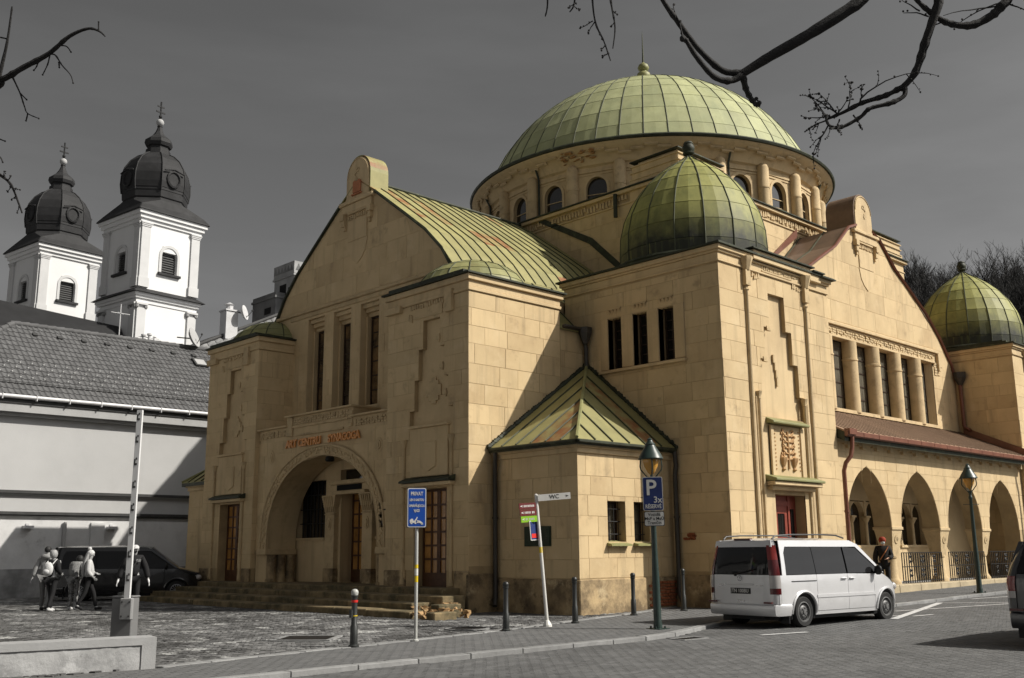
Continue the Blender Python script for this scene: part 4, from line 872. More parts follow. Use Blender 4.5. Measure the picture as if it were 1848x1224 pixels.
for k in range(2): slab(q, 'Y', v, R4(38.1, 38.3, 7.80 + k * .1, 7.87 + k * .1), .04, .01)
part('carved_frieze', q, M['trim'], sg, kind='stuff')
q = MB(); slab(q, 'Y', v, R4(28.2, 37.8, 5.74, 5.85), .10, .1); part('sill', q, M['trim'], sg)
gable_crown('Y', v, uc, 1.0, 13.7)
sheet_roof('street_roof', 'Y', v - .04, 18.5, .95, [(0, 12.5), (1.1, 12.36), (2.15, 11.46), (3.0, 10.98), (4.35, 10.19), (5.4, 9.36), (6.4, 8.3)], -1, uc, M['browncop'], M['seam'])
sheet_roof('street_roof_rear', 'Y', v - .04, 18.5, 1.0, [(0, 12.5), (1.1, 12.36), (3.0, 10.98), (5.4, 9.36), (6.4, 8.3)], 1, uc, M['browncop'], M['seam'])
e = MB()
for s in (1, -1): e.tube([(uc + s * (d + .02), v - .05, z + .03) for d, z in SP[1:]], .055, 5)
part('gable_verge', e, M['redcop'], S, 40)
q = MB(); q.prism([(28.9, 18.32, 10.4), (29.3, 18.32, 10.75), (31.9, 18.32, 12.7), (31.9, 18.32, 12.4)], (0, .07, 0)); part('flashing', q, M['redcop'])
q = MB(); q.prism([(25.0, 19.0, 8.6), (25.0, 22.2, 11.6), (25.0, 24.6, 12.95), (25.0, 24.6, 13.15), (25.0, 22.1, 11.8), (25.0, 19.0, 8.85)], (.06, 0, 0)); part('flashing', q, M['dkcop'])
pipe('downpipe', [(39.62, 16.22, 7.6), (39.62, 16.22, 5.95), (39.60, 16.0, 5.78)], .075, M['redcop'])
part('rainwater_head', MB().lathe([(.09, 7.55), (.22, 7.8), (.24, 7.82), (.24, 8.05)], (39.6, 16.2), 8), M['pipe'])
for y, z0_, z1_ in ((18.3, 11.9, 12.9), (18.3, 12.2, 13.0)): pass
pipe('block_downpipe', [(35.0, 18.24, 13.0), (35.0, 18.24, 12.1), (35.25, 18.2, 11.95)], .07, M['dkcop']); pipe('block_downpipe', [(24.88, 20.9, 13.0), (24.88, 20.9, 12.2)], .07, M['dkcop'])
# --- arcade along the street
v = 14.4; th = .56; b = MB(); cent = [29.62, 32.88, 36.12, 39.36]; aps = [28.03, 31.25, 34.5, 37.74]; x_l, x_r = 26.17, 39.75; spz = 2.0
def ogw(z, W=1.30): 
    h_ = 1.72; R_a = (W * W + h_ * h_) / (2 * W); t = max(0, min(h_, z - spz)); return max(0, math.sqrt(max(0, R_a * R_a - t * t)) - (R_a - W))
edges = [(26.73, 29.3), (29.95, 32.56), (33.2, 35.8), (36.46, 39.05)]
for (a, c) in edges:
    m_ = (a + c) / 2; W = (c - a) / 2
    for s in (1, -1): half(b, 'Y', v, m_, s, spz, spz + 1.72, W + .0, lambda z: ogw(z, W), th, n=16)
bounds = [x_l] + [e for p in edges for e in p] + [x_r]
for a, c in zip(bounds[::2], bounds[1::2]): b.box(a, c, v, v + th, spz, 3.72)
b.box(x_l, x_r, v, v + th, 3.72, 4.75); b.box(x_l, 26.73, v, v + th, -.1, spz); b.box(39.1, x_r, v, v + th, -.1, spz)
arc = part('arcade_wall', b, M['joint'])
def aclip(u0, u1, z0, z1):
    P = [R4(u0, u1, z0, z1)]
    for (a, c) in edges:
        m_, W = (a + c) / 2, (c - a) / 2; out = []
        for q in P:
            us = [p[0] for p in q]; lo, hi = min(us), max(us)
            if hi < a - .0 or lo > c or z0 > 3.74 or z1 < spz: out.append(q); continue
            if len(q) != 4: out.append(q); continue
            n = 5; zs = [z0 + (z1 - z0) * i / n for i in range(n + 1)]; f = lambda z: ogw(max(z, spz), W + .02) if z < 3.74 else 0
            L = [(min(hi, m_ - f(z)), z) for z in zs]; Rr = [(max(lo, m_ + f(z)), z) for z in zs]
            if max(p[0] for p in L) > lo + .04 and lo < m_: out.append([(lo, z0)] + [(max(p[0], lo + .003), p[1]) for p in L] + [(lo, z1)])
            if min(p[0] for p in Rr) < hi - .04 and hi > m_: out.append([(hi, z1)] + [(min(p[0], hi - .003), p[1]) for p in Rr[::-1]] + [(hi, z0)])
        P = out
    return P
ashlar(arc, 'Y', v, x_l, x_r, 2.0, 4.34, (), .42, .78, seed=61, clip=aclip)
ashlar(arc, 'Y', v, x_l, 26.73, .9, 2.0, (), .42, .7, seed=62)
for k, (a, c) in enumerate(zip(bounds[2::2], bounds[3::2])):
    if k == 3: continue
    q = MB(); m_ = (a + c) / 2
    q.box(a - .03, c + .03, v - .03, v + th + .03, 1.93, 2.02); part('impost', q, M['trim'], arc, bev=.01)
    q = MB(); q.loft([[(a, v, 1.93), (c, v, 1.93), (c, v + th, 1.93), (a, v + th, 1.93)], [(m_ - .17, v + .11, 1.16), (m_ + .17, v + .11, 1.16), (m_ + .17, v + th - .11, 1.16), (m_ - .17, v + th - .11, 1.16)]])
    for rr_ in (.13, .07): q.prism([(m_ + rr_ * math.cos(t), v + .0 + (1.93 - 1.66 - rr_ * math.sin(t)) / .77 * .11 - .02, 1.66 + rr_ * math.sin(t)) for t in [2 * math.pi * i / 10 for i in range(10)]], (0, .04, .0))
    part('capital', q, M['trim'], S)
    q = MB(); q.lathe([(.27, .33), (.27, .42), (.22, .5), (.19, .55), (.175, 1.1), (.2, 1.12), (.2, 1.18)], (m_, v + th / 2), 14); part('arcade_column', q, M['trim'], S, 40)
q = MB(); zc = 4.34                        # stepped corbel frieze under the eaves
u = x_l + .1
while u < x_r - .5:
    slab(q, 'Y', v, R4(u, u + .44, zc - .02, zc + .12), .07, .02); slab(q, 'Y', v, R4(u + .44, u + .62, zc - .06, zc + .12), .085, .02); slab(q, 'Y', v, R4(u + .62, u + .84, zc - .14, zc + .12), .10, .02); u += .84
slab(q, 'Y', v, R4(x_l, x_r, zc + .12, 4.6), .10, .02); part('corbel_frieze', q, M['plain'], arc)
sheet_roof('arcade_roof', 'X', 26.18, 39.72, .34, [(0, 5.74), (2.42, 4.62)], -1, 16.42, mat('pale_brown_roof_sheet', (.26, .165, .105), .6, .15, 2.0, .1, 50, .1), mat('brown_standing_seam', (.05, .03, .02), .5, .2, 3), .009, 0)
q = MB()
for k in range(15): q.box(26.18 + k * .902, 26.18 + k * .902 + .893, 13.90, 14.02, 4.46, 4.60)
q.box(26.18, 39.7, 13.92, 14.0, 4.44, 4.47); part('eaves_gutter', q, M['redcop'], bev=.012)
q = MB(); q.prism([(39.70, 16.3, 5.95), (39.70, 13.95, 4.85), (39.70, 13.95, 4.6), (39.70, 16.3, 5.65)], (.05, 0, 0)); part('flashing', q, M['redcop'])
pipe('downpipe', [(26.5, 13.96, 4.46), (26.5, 13.98, 4.15), (26.42, 14.0, 3.9), (26.30, 14.1, 3.72), (26.28, 14.16, 3.5), (26.28, 14.16, .2)], .06, M['redcop'], brackets=(2.4, 1.0))
pipe('downpipe', [(39.55, 13.96, 4.46), (39.55, 13.98, 4.15), (39.6, 14.05, 3.7), (39.62, 14.1, .2)], .06, M['redcop'])
part('hopper', MB().box(26.22, 26.62, 13.86, 14.04, 4.50, 4.66), M['redcop'])
b = MB(); b.box(x_l, x_r, 14.22, 16.4, -.2, .33); fl = part('arcade_floor', b, M['concrete'])
u = 26.3
while u < 39.6: q = MB(); q.box(u, min(u + 1.35, 39.7), 14.16, 14.62, -.1, .36); part('plinth_stone', q, M['kerb'] if 0 else mat('pale_plinth_stone', (.40, .33, .22), .9, .15, 3, .3) if u < 26.4 else bpy.data.materials['pale_plinth_stone'], fl, bev=.02); u += 1.36
# back wall of the arcade with twin arched windows
b = MB(); bw2 = 16.2; tw = []
for a in aps: tw += [(a - .95, a - .06, 1.5, 2.9), (a + .06, a + .95, 1.5, 2.9)]
wall(b, 'Y', bw2, .25, x_l, x_r, .3, 4.6, tw[:-2]); aw = part('arcade_rear_wall', b, M['plain'])
for a in aps[:-1]:
    q = MB()
    for c in (a - .505, a + .505):
        for s in (1, -1):
            for i in range(8):
                t0_, t1_ = math.pi / 2 * i / 8, math.pi / 2 * (i + 1) / 8; w_ = .445
                q.prism([(c + s * w_ * math.cos(t0_), bw2 + .02, 2.42 + .45 * math.sin(t0_)), (c + s * w_ * math.cos(t1_), bw2 + .02, 2.42 + .45 * math.sin(t1_)), (c + s * w_, bw2 + .02, 2.42 + .45 * math.sin(t1_)), (c + s * w_, bw2 + .02, 2.42 + .45 * math.sin(t0_))], (0, .2, 0))
    q.box(a - 1.02, a + 1.02, bw2 - .06, bw2 + .05, 1.42, 1.5); tr = part('window_tracery', q, M['plain'], aw)
    for c in (a, a - .93):
        q = MB(); q.lathe([(.10, 1.5), (.07, 1.56), (.065, 2.2), (.10, 2.26), (.13, 2.32), (.13, 2.4)], (c, bw2 + .02), 10); q.box(c - .15, c + .15, bw2 - .1, bw2 + .1, 2.36, 2.42); part('window_colonnette', q, M['trim'], aw, 40)
    q = MB(); q.box(a - .95, a + .95, bw2 + .2, bw2 + .23, 1.5, 2.9); part('arcade_glass', q, M['glass'], S)
# --- quarter-pyramid annexes in the corners
def annex(mirror):
    f = (lambda y: 2 * gc - y) if mirror else (lambda y: y); xa, ya, xb, yb = 17.36, 15.95, 20.9, 18.74; b = MB(); hgt = 3.70
    W = [(18.36, 19.0, 1.6, 2.54), (19.32, 19.9, 1.6, 2.54)]
    if not mirror:
        wall(b, 'Y', ya, .35, xa, xb, -.1, hgt, W); b.box(xa, xb, ya + .35, yb, -.1, hgt)
    else: b.box(xa, xb, f(yb), f(ya), -.1, hgt)
    an = part('corner_annex', b, M['joint'])
    if not mirror:
        ashlar(an, 'Y', ya, xa - .014, xb, .78, 3.62, W, .47, .8, seed=71); ashlar(an, 'X', xa, ya - .014, yb, .78, 3.62, (), .47, .95, seed=72)
        for P_ in (('Y', ya, R4(xa - .05, xb, -.1, .76)), ('X', xa, R4(ya + .0, yb, -.1, .76))): q = MB(); slab(q, *P_, .05, .02); part('plinth', q, M['base'], an, bev=.02)
        for a, c, z_, zt in W:
            g_ = glazed('barred_window', 'Y', ya + .26, a, c, z_, zt, 2, 2, .03, M['lead'], M['curtain'])
            q = MB()
            for k in range(4): x = a + (c - a) * (k + .5) / 4; q.tube([(x, ya + .16, z_), (x, ya + .16, zt)], .011, 5)
            for k in range(3): z = z_ + (zt - z_) * (k + .6) / 3.2; q.tube([(a, ya + .16, z), (c, ya + .16, z)], .011, 5)
            part('window_bars', q, M['iron'], g_)
            q = MB(); q.prism([(a - .05, ya - .16, z_ - .10), (a - .05, ya - .16, z_ - .06), (a - .05, ya + .2, z_ + .03), (a - .05, ya + .2, z_ - .10)], (c - a + .1, 0, 0)); part('sill', q, M['copper'], an)
    else:
        ashlar(an, 'X', xa, f(yb) + .1, f(ya), .78, 3.62, (), .47, .95, seed=73); q = MB(); slab(q, 'X', xa, R4(f(yb), f(ya) + .05, -.1, .76), .05, .02); part('plinth', q, M['base'], an)
    q = MB(); y_a, y_b = sorted((f(ya), f(yb)))
    q.box(xa - .06, xb, y_a - (.06 if not mirror else 0), y_b + (.06 if mirror else 0), 3.62, 3.74); q.box(xa - .12, xb, y_a - (.12 if not mirror else 0), y_b + (.12 if mirror else 0), 3.74, 3.82); part('annex_cornice', q, M['plain'], an, bev=.01)
    ex, ey, ze = xa - .22, ya - .2, 3.9; ap = (20.84, 18.72, 6.42); e1, e2, e3 = (ex, 18.72, ze), (ex, ey, ze), (20.84, ey, ze)
    mk = lambda p: (p[0], f(p[1]), p[2]); q = MB(); q.add([mk(p) for p in (ap, e1, e2, e3)] + [mk((p[0], p[1], p[2] - .12)) for p in (ap, e1, e2, e3)], [(0, 1, 2), (0, 2, 3), (4, 6, 5), (4, 7, 6), (1, 5, 6, 2), (2, 6, 7, 3), (0, 4, 5, 1), (3, 7, 4, 0)]); rf = part('annex_roof', q, M['dkcop'])
    seam = MB(); A, N_ = Vector(ap), 6
    for (E0, E1, sw) in ((e1, e2, 0), (e3, e2, 1)):
        E0, E1 = Vector(E0), Vector(E1); n = (E1 - A).cross(E0 - A).normalized(); n = n if n.z > 0 else -n
        # seams run straight up the slope: split the slope triangle at equal steps along the eaves
        for k in range(N_):
            t0_, t1_ = k / N_, (k + 1) / N_; up = lambda t: A + (E1 - A) * t       # hip line
            p0, p1 = E0 + (E1 - E0) * t0_, E0 + (E1 - E0) * t1_
            h0, h1 = up(t0_), up(t1_)
            d = n * .012; P = [p0 + d, p1 + d, h1 + d, h0 + d]; q = MB(); V = [mk(tuple(p)) for p in P] + [mk(tuple(p - n * .04)) for p in P]
            q.add(V, [(0, 1, 2, 3), (7, 6, 5, 4), (0, 4, 5, 1), (1, 5, 6, 2), (2, 6, 7, 3), (3, 7, 4, 0)]); part('roof_sheet', q, M['roofg'], rf)
            if k: seam.tube([mk(tuple(p0 + n * .03)), mk(tuple(h0 + n * .03))], .02, 5)
    part('roof_seams', seam, M['seam'], rf)
    q = MB(); q.tube([mk(tuple(A + Vector((0, 0, .04)))), mk((ex, ey, ze + .04))], .045, 6); part('hip_roll', q, M['copper'], rf, 40)
    r = random.Random(2); q = MB()            # rough mortar fillet where the roof meets the walls
    for (E0, dy) in ((e1, (0, -.02)), (e3, (-.02, 0))):
        E0 = Vector(E0)
        for k in range(60):
            p = A + (E0 - A) * (k / 59); q.ball(mk((p.x + dy[0], p.y + dy[1], p.z + .04)), r.uniform(.05, .09), 5, 4)
    part('mortar_fillet', q, M['dkcop'], rf, kind='stuff')
    if not mirror:
        q = MB(); q.box(ex - .05, 20.8, ey - .07, ey + .03, 3.82, 3.90); q.box(ex - .05, ex + .04, ey - .07, 18.7, 3.82, 3.90); part('eaves_gutter', q, M['dkcop'], rf, bev=.02)
annex(False); annex(True)
pipe('downpipe', [(17.2, 18.55, 3.85), (17.2, 18.55, 3.6), (17.24, 18.6, 3.4), (17.24, 18.6, .35), (17.12, 18.5, .12)], .06, M['pipe'], brackets=(2.2,))
pipe('downpipe', [(20.75, 15.75, 3.85), (20.75, 15.72, 3.5), (20.75, 15.76, 3.2), (20.75, 15.76, .35), (20.7, 15.62, .14)], .06, M['pipe'], brackets=(2.2,))
q = MB(); q.box(17.32, 17.36, 16.81, 17.68, 1.51, 1.97); q.box(17.305, 17.32, 16.84, 17.65, 1.54, 1.94); pq = part('bronze_plaque', q, M['plaque'], bev=.006)
q = MB(); r = random.Random(4)
for k in range(7): q.box(17.300, 17.306, 16.9, 17.6 - r.random() * .2, 1.58 + k * .05, 1.6 + k * .05)
part('plaque_lines', q, M['dkcop'], pq)
q = MB(); r = random.Random(14)              # bare brick where plaster has come off
for k in range(16): z, y = r.uniform(1.62, 1.76), r.uniform(15.2, 15.55); q.box(20.80, 20.86, y, y + r.uniform(.06, .14), z, z + .05)
part('bare_brick_patch', q, mat('red_brick', (.30, .10, .045), .9, .25, 6, .4), S, kind='stuff', bev=.01)
q = MB()
for k in range(40): z, x = .08 + (k // 5) * .075, 19.75 + (k % 5) * .2 + ((k // 5) % 2) * .1; q.box(x, x + .18, 15.87, 15.93, z, z + .06)
part('bare_brick_patch', q, bpy.data.materials['red_brick'], S, kind='stuff', bev=.008)
# --- facing stones: the 300 that show largest become objects, the rest one part per wall
def flush_stones():
    L = []
    for par, pl, v, P, pr in STONES:
        c = [P3(pl, v, u, z) for u, z in P]; q = [proj(p) for p in c]
        a = abs(sum(q[i][0] * q[(i + 1) % len(q)][1] - q[(i + 1) % len(q)][0] * q[i][1] for i in range(len(q)))) / 2
        cx_, cy_ = q[0]; inside = -60 < cx_ < 1910 and -60 < cy_ < 1290
        L.append((a if inside else a * .01, par, pl, v, P, pr))
    L.sort(key=lambda t: -t[0]); rest = {}
    for n, (a, par, pl, v, P, pr) in enumerate(L):
        if n < 300:
            q = MB(); slab(q, pl, v, P, pr, .01); obj('stone_block', q, M['stone'], par, bev=.004 if len(P) == 4 else 0)
        else:
            q = rest.setdefault(par.name, (par, MB()))[1]; slab(q, pl, v, P, pr, .01)
    for par, q in rest.values(): obj('stone_courses', q, M['stone'], par, kind='stuff')
flush_stones()
# ------------------------------------------------------------------ the long tiled house at the left
H = thing('tiled_house', 'long pale grey house with a grey tiled roof and blank wall left of the entrance', 'house', (14, 39, 0))
hx0, hx1, HY = 4, 27, 38.0
def hp(name, mb, m, par=H, **k): return obj(name, mb, m, par, **k)
b = MB(); b.box(hx0, hx1, HY, 45, -.1, 6.64); hp('wall', b, M['gwall'])
b = MB(); b.box(hx0, hx1, HY - .22, HY, .0, 2.62); b.box(hx0, hx1, HY - .10, HY, 2.62, 2.74); lw = hp('lower_wall', b, M['wwall'])
b = MB(); b.box(hx0, hx1, HY - .26, HY - .2, -.1, .95); hp('wall_foot_shade', b, M['wbase'], lw)  # dark strip that paints the tower's shadow low on the wall
for x in (15.0, 20.6):
    b = MB(); b.box(x, x + .5, HY - .30, HY - .2, 0, 2.55); hp('buttress', b, M['wwall'], lw)
b = MB(); b.box(hx0, hx1, HY - .30, HY, 2.80, 2.90); b.box(hx0, hx1, HY - .26, HY, 2.74, 2.80); hp('lower_ledge', b, M['darktrim'])
b = MB(); b.box(hx0, hx1, HY - .16, HY, 3.54, 3.64); hp('upper_ledge', b, M['darktrim'])
b = MB(); b.box(hx0, hx1, HY - .10, HY, 3.48, 3.54); hp('ledge_moulding', b, M['lighttrim'])
b = MB(); b.box(hx0, hx1, HY - .35, HY, 6.34, 6.64); b.box(hx0, hx1, HY - .18, HY, 6.22, 6.34); hp('eaves_board', b, M['lighttrim'])
b = MB(); b.box(hx0, hx1, HY - .40, HY - .05, 6.64, 6.8); hp('fascia', b, M['darktrim'])
b = MB(); b.tube([(hx0, HY - .48, 6.86), (hx1, HY - .48, 6.86)], .075, 8); gt = hp('gutter', b, M['zinc'], smooth=50)
for k in range(20): x = hx0 + .6 + k * 1.15; b = MB(); b.box(x, x + .03, HY - .56, HY - .38, 6.74, 6.94); hp('gutter_bracket', b, M['zinc'], gt)
for x in (12.8, 15.75):
    b = MB(); b.box(x - .16, x + .16, HY - .46, HY - .22, 2.32, 2.42); b.box(x - .05, x + .05, HY - .26, HY - .2, 2.36, 2.5); hp('wall_lamp', b, M['zinc'])
b = MB(); b.tube([(14.07, HY - .3, 2.56), (14.07, HY - .3, 0)], .06, 8); hp('wall_pipe', b, M['lighttrim'], smooth=50)
# roof: underlay and clay tiles with a roll, course by course
ry0, rz0, ry1, rz1 = HY - .46, 6.92, 41.7, 10.28; rl = math.hypot(ry1 - ry0, rz1 - rz0); up = Vector((0, ry1 - ry0, rz1 - rz0)) / rl; nn = Vector((0, -up.z, up.y)); rx0 = 12.95
b = MB(); e = .05
b.add([(hx0, ry0, rz0), (hx1, ry0, rz0), (hx1, ry1, rz1), (rx0, ry1, rz1), (hx0, ry1 + 4, rz0), (hx1, 2 * ry1 - ry0, rz0), (hx0 + 4.2, ry0, rz0)], [(6, 1, 2, 3), (2, 5, 4, 3), (6, 3, 4)])
rf = hp('roof', b, M['tileback'], fix=False)
def tile_mesh():
    mb = MB(); w_, l_ = .208, .37; prof = [(0, .0), (.03, .028), (.06, .036), (.09, .026), (.115, .008), (.16, .004), (w_, .012)]
    V = [(x, 0, z + .035) for x, z in prof] + [(x, l_, z + .008) for x, z in prof] + [(x, 0, z + .012) for x, z in prof]; n = len(prof)
    F = [(i, i + 1, n + i + 1, n + i) for i in range(n - 1)] + [(2 * n + i, 2 * n + i + 1, i + 1, i) for i in range(n - 1)]
    return V, F
TV, TF = tile_mesh(); tme = MB().add(TV, TF).mesh('roof_tile', M['tile'], 50, False); rows = 15; rest = MB(); cand = []; rr = random.Random(4)
for j in range(rows):
    base = Vector((0, ry0, rz0)) + up * (j * rl / rows)
    for i in range(int((hx1 - 5) / .21)):
        x = 5 + i * .21 + (.0 if j % 2 else .0)
        if x > hx1 - .2: break
        frac = j / rows; xl = hx0 + 4.2 + (rx0 - hx0 - 4.2) * frac
        if x < xl: continue
        p = base + Vector((x, 0, 0)); q = proj(p)
        if q[0] < -60 or q[0] > 420: continue
        if j == 11 and 20.2 < x < 20.9: continue
        cand.append(((p - Vector((0, 0, CAMH))).length + (0 if 0 < q[0] < 384 else 50), p, rr.uniform(-.012, .012)))
cand.sort(key=lambda t: t[0])
rot = Matrix(((1, 0, 0), (0, up.y, nn.y), (0, up.z, nn.z))).to_4x4()
for n, (d, p, t) in enumerate(cand):
    mt = Matrix.Translation(p) @ rot @ Matrix.Rotation(t, 4, 'Z') @ Matrix.Rotation(t * .6, 4, 'X')
    if n < 300: o = put('roof_tile', tme, rf); o.matrix_basis = mt
    else: rest.add([tuple(mt @ Vector(v)) for v in TV], TF)
obj('roof_tiles', rest, M['tile'], rf, smooth=50, kind='stuff', fix=False)
b = MB(); x = rx0 - .1
while x < hx1: b.tube([(x, ry1, rz1 + .03), (x + .36, ry1, rz1 + .045)], [.11, .125], 8); x += .34
k = 0
while k < 16: t = k / 16; p = Vector((rx0, ry1, rz1)) * (1 - t) + Vector((hx0 + 4.2, ry0, rz0)) * t; q = Vector((rx0, ry1, rz1)) * (1 - t - .065) + Vector((hx0 + 4.2, ry0, rz0)) * (t + .065); b.tube([tuple(p + Vector((0, 0, .03))), tuple(q + Vector((0, 0, .05)))], [.11, .125], 8); k += 1
hp('ridge_tiles', b, M['tile'], rf, smooth=50, kind='stuff')
b = MB(); sg_ = MB()
for j, row in ((1, .5), ):
    for k in range(90): p = Vector((8.3 + k * .21, ry0, rz0)) + up * .72 + nn * .14; sg_.tube([tuple(p - nn * .12), tuple(p)], .008, 4)
    for d in (.05, .12): sg_.tube([tuple(Vector((8.3, ry0, rz0)) + up * .72 + nn * d), tuple(Vector((26, ry0, rz0)) + up * .72 + nn * d)], .012, 5)
hp('snow_guard', sg_, M['darktrim'], rf, kind='stuff')
for j, zr in ((3, 0), (4, 1), (5, 0), (6, 1)):       # small snow stops standing on the tiles
    for k in range(34):
        x = 9.4 + k * .42 + zr * .21
        p = Vector((x, ry0, rz0)) + up * (j * rl / rows + .1) + nn * .06; b.ball(tuple(p), .045, 6, 4)
hp('snow_stops', b, M['lighttrim'], rf, kind='stuff')
for k in range(9):
    p = Vector((13.6 + k * .95, ry0, rz0)) + up * (rl * .86) + nn * .05; b = MB(); b.add([tuple(p + Vector((sx * .09, 0, 0)) + up * sy * .1 + nn * h) for h in (0, .05) for sy in (-1, 1) for sx in (-1, 1)], [(0, 2, 3, 1), (4, 5, 7, 6), (0, 1, 5, 4), (1, 3, 7, 5), (3, 2, 6, 7), (2, 0, 4, 6)]); hp('vent_tile', b, M['darktrim'], rf)
p = Vector((20.3, ry0, rz0)) + up * (rl * .74) + nn * .09; b = MB(); b.add([tuple(p + Vector((sx * .3, 0, 0)) + up * sy * .3 + nn * h) for h in (-.05, .05) for sy in (-1, 1) for sx in (-1, 1)], [(0, 2, 3, 1), (4, 5, 7, 6), (0, 1, 5, 4), (1, 3, 7, 5), (3, 2, 6, 7), (2, 0, 4, 6)])
sk = hp('skylight', b, M['darktrim'], rf); b = MB(); b.add([tuple(p + Vector((sx * .22, 0, 0)) + up * sy * .22 + nn * h) for h in (.0, .056) for sy in (-1, 1) for sx in (-1, 1)], [(0, 2, 3, 1), (4, 5, 7, 6), (0, 1, 5, 4), (1, 3, 7, 5), (3, 2, 6, 7), (2, 0, 4, 6)]); hp('pane', b, M['lighttrim'], sk)  # pale pane colour stands in for light reflected by the glass
# aerial, dishes and pipes on the ridge
an = thing('roof_aerial', 'thin cross shaped aerial on the ridge in front of the white church tower', 'aerial', (17.2, 41.8, 10.2))
b = MB(); b.tube([(17.2, 41.8, 10.1), (17.2, 41.8, 11.8)], .022, 6); hp('mast', b, M['zinc'], an)
b = MB(); b.tube([(16.8, 41.8, 11.4), (17.6, 41.8, 11.4)], .018, 5); b.tube([(17.2, 41.5, 11.3), (17.2, 42.05, 11.5)], .015, 5); hp('crossbar', b, M['zinc'], an)
def dish(loc, r, label, tilt, m='lighttrim'):
    t = thing('satellite_dish', label, 'satellite dish', loc, 0, None, (tilt, 0, math.radians(40)))
    b = MB(); b.lathe([(r, .16), (r * .7, .06), (r * .3, .01), (.01, 0), (.01, -.02), (r * .7, .03), (r * 1.0, .14)], (0, 0), 18); obj('reflector', b, M[m], t, 50, local=True)
    b = MB(); b.tube([(0, -r * .8, .1), (0, -.02, .5)], .015, 5); b.ball((0, 0, .5), .05, 6, 4); obj('arm', b, M['darktrim'], t, local=True)
    b = MB(); b.tube([(0, 0, 0), (0, .12, -.25), (0, .3, -.6)], .03, 5); obj('mount', b, M['darktrim'], t, local=True)
dish((20.35, 41.6, 10.72), .46, 'round white satellite dish beside the right corner of the white church tower', math.radians(70))
dish((23.3, 42.6, 12.5), .36, 'small satellite dish beside the metal flue above the left cupola', math.radians(78), 'zinc')
b = MB(); VP = Matrix.Translation((.35, 1.1, .27)); b.lathe([(.07, 9.9), (.07, 10.28), (.12, 10.29), (.12, 10.36), (.0, 10.4)], (17.9, 40.65), 8); b.lathe([(.07, 9.9), (.07, 10.34), (.11, 10.35), (.11, 10.42), (.0, 10.46)], (18.15, 40.65), 8); b.lathe([(.05, 9.9), (.05, 10.3), (.09, 10.31), (.0, 10.4)], (18.4, 40.7), 8); b.tube([(17.7, 40.68, 10.25), (18.6, 40.68, 10.25)], .02, 5)
tag(obj('vent_pipes', b.xf(VP), M['zinc'], smooth=50), 'cluster of short metal vent pipes on the grey tiled ridge', 'vent pipes')
# house behind with a lighter tiled slope
N2 = thing('neighbour_house', 'house rising behind the left entrance cupola with a pale tiled roof and a metal flue', 'house', (25, 46, 0))
b = MB(); b.box(21.5, 33, 42.9, 50, -.1, 9.4); hp('wall', b, M['gwall'], N2)
# this roof climbs to the right
A_, B_, C_, D_ = Vector((20.6, 43, 10.35)), Vector((25.4, 43, 12.75)), Vector((25.4, 50, 12.75)), Vector((20.6, 50, 10.35)); b = MB(); b.prism([tuple(p) for p in (A_, B_, C_, D_)], (0, 0, -.2)); b.box(21.6, 25.4, 43.05, 49.9, 9.3, 10.4); r2 = hp('roof', b, M['tileback'], N2)
b = MB(); Z_ = Vector((24.2, 41.2, 10.0)); c0 = Vector((21.2, 43.0, 10.68))
u_ = (B_ - A_).normalized()
front = MB(); lo = Vector((21.0, 41.3, 9.0))
for k in range(13):       # the slope that faces the square
    for j in range(8):
        x = 20.7 + k * .36; zt = 10.4 + (x - 20.6) * .5; p = Vector((x, 43.0 - j * .22, zt - j * .2)); front.add([tuple(p), tuple(p + Vector((.34, 0, .17))), tuple(p + Vector((.34, -.24, -.05))), tuple(p + Vector((0, -.24, -.22))), tuple(p + Vector((.17, -.12, .02)))], [(0, 1, 4), (1, 2, 4), (2, 3, 4), (3, 0, 4)])
hp('roof_tiles', front, mat('pale_roof_tile', (.22, .22, .22), .7, .25, 3, piece=.15), r2, kind='stuff')  # tiles of a paler grey than the long house has
b = MB(); b.tube([tuple(A_ + Vector((0, -.05, .05))), tuple(B_ + Vector((0, -.05, .05)))], .10, 6); hp('verge', b, M['darktrim'], r2)
b = MB(); b.box(22.55, 23.15, 42.7, 43.3, 11.2, 12.55); b.box(22.5, 23.2, 42.65, 43.35, 12.55, 12.62); hp('flue', b, M['zinc'], N2); b = MB(); b.lathe([(.17, 12.62), (.17, 12.85), (.24, 12.9), (.05, 13.0)], (22.85, 43), 10); hp('flue_cap', b, M['zinc'], N2)
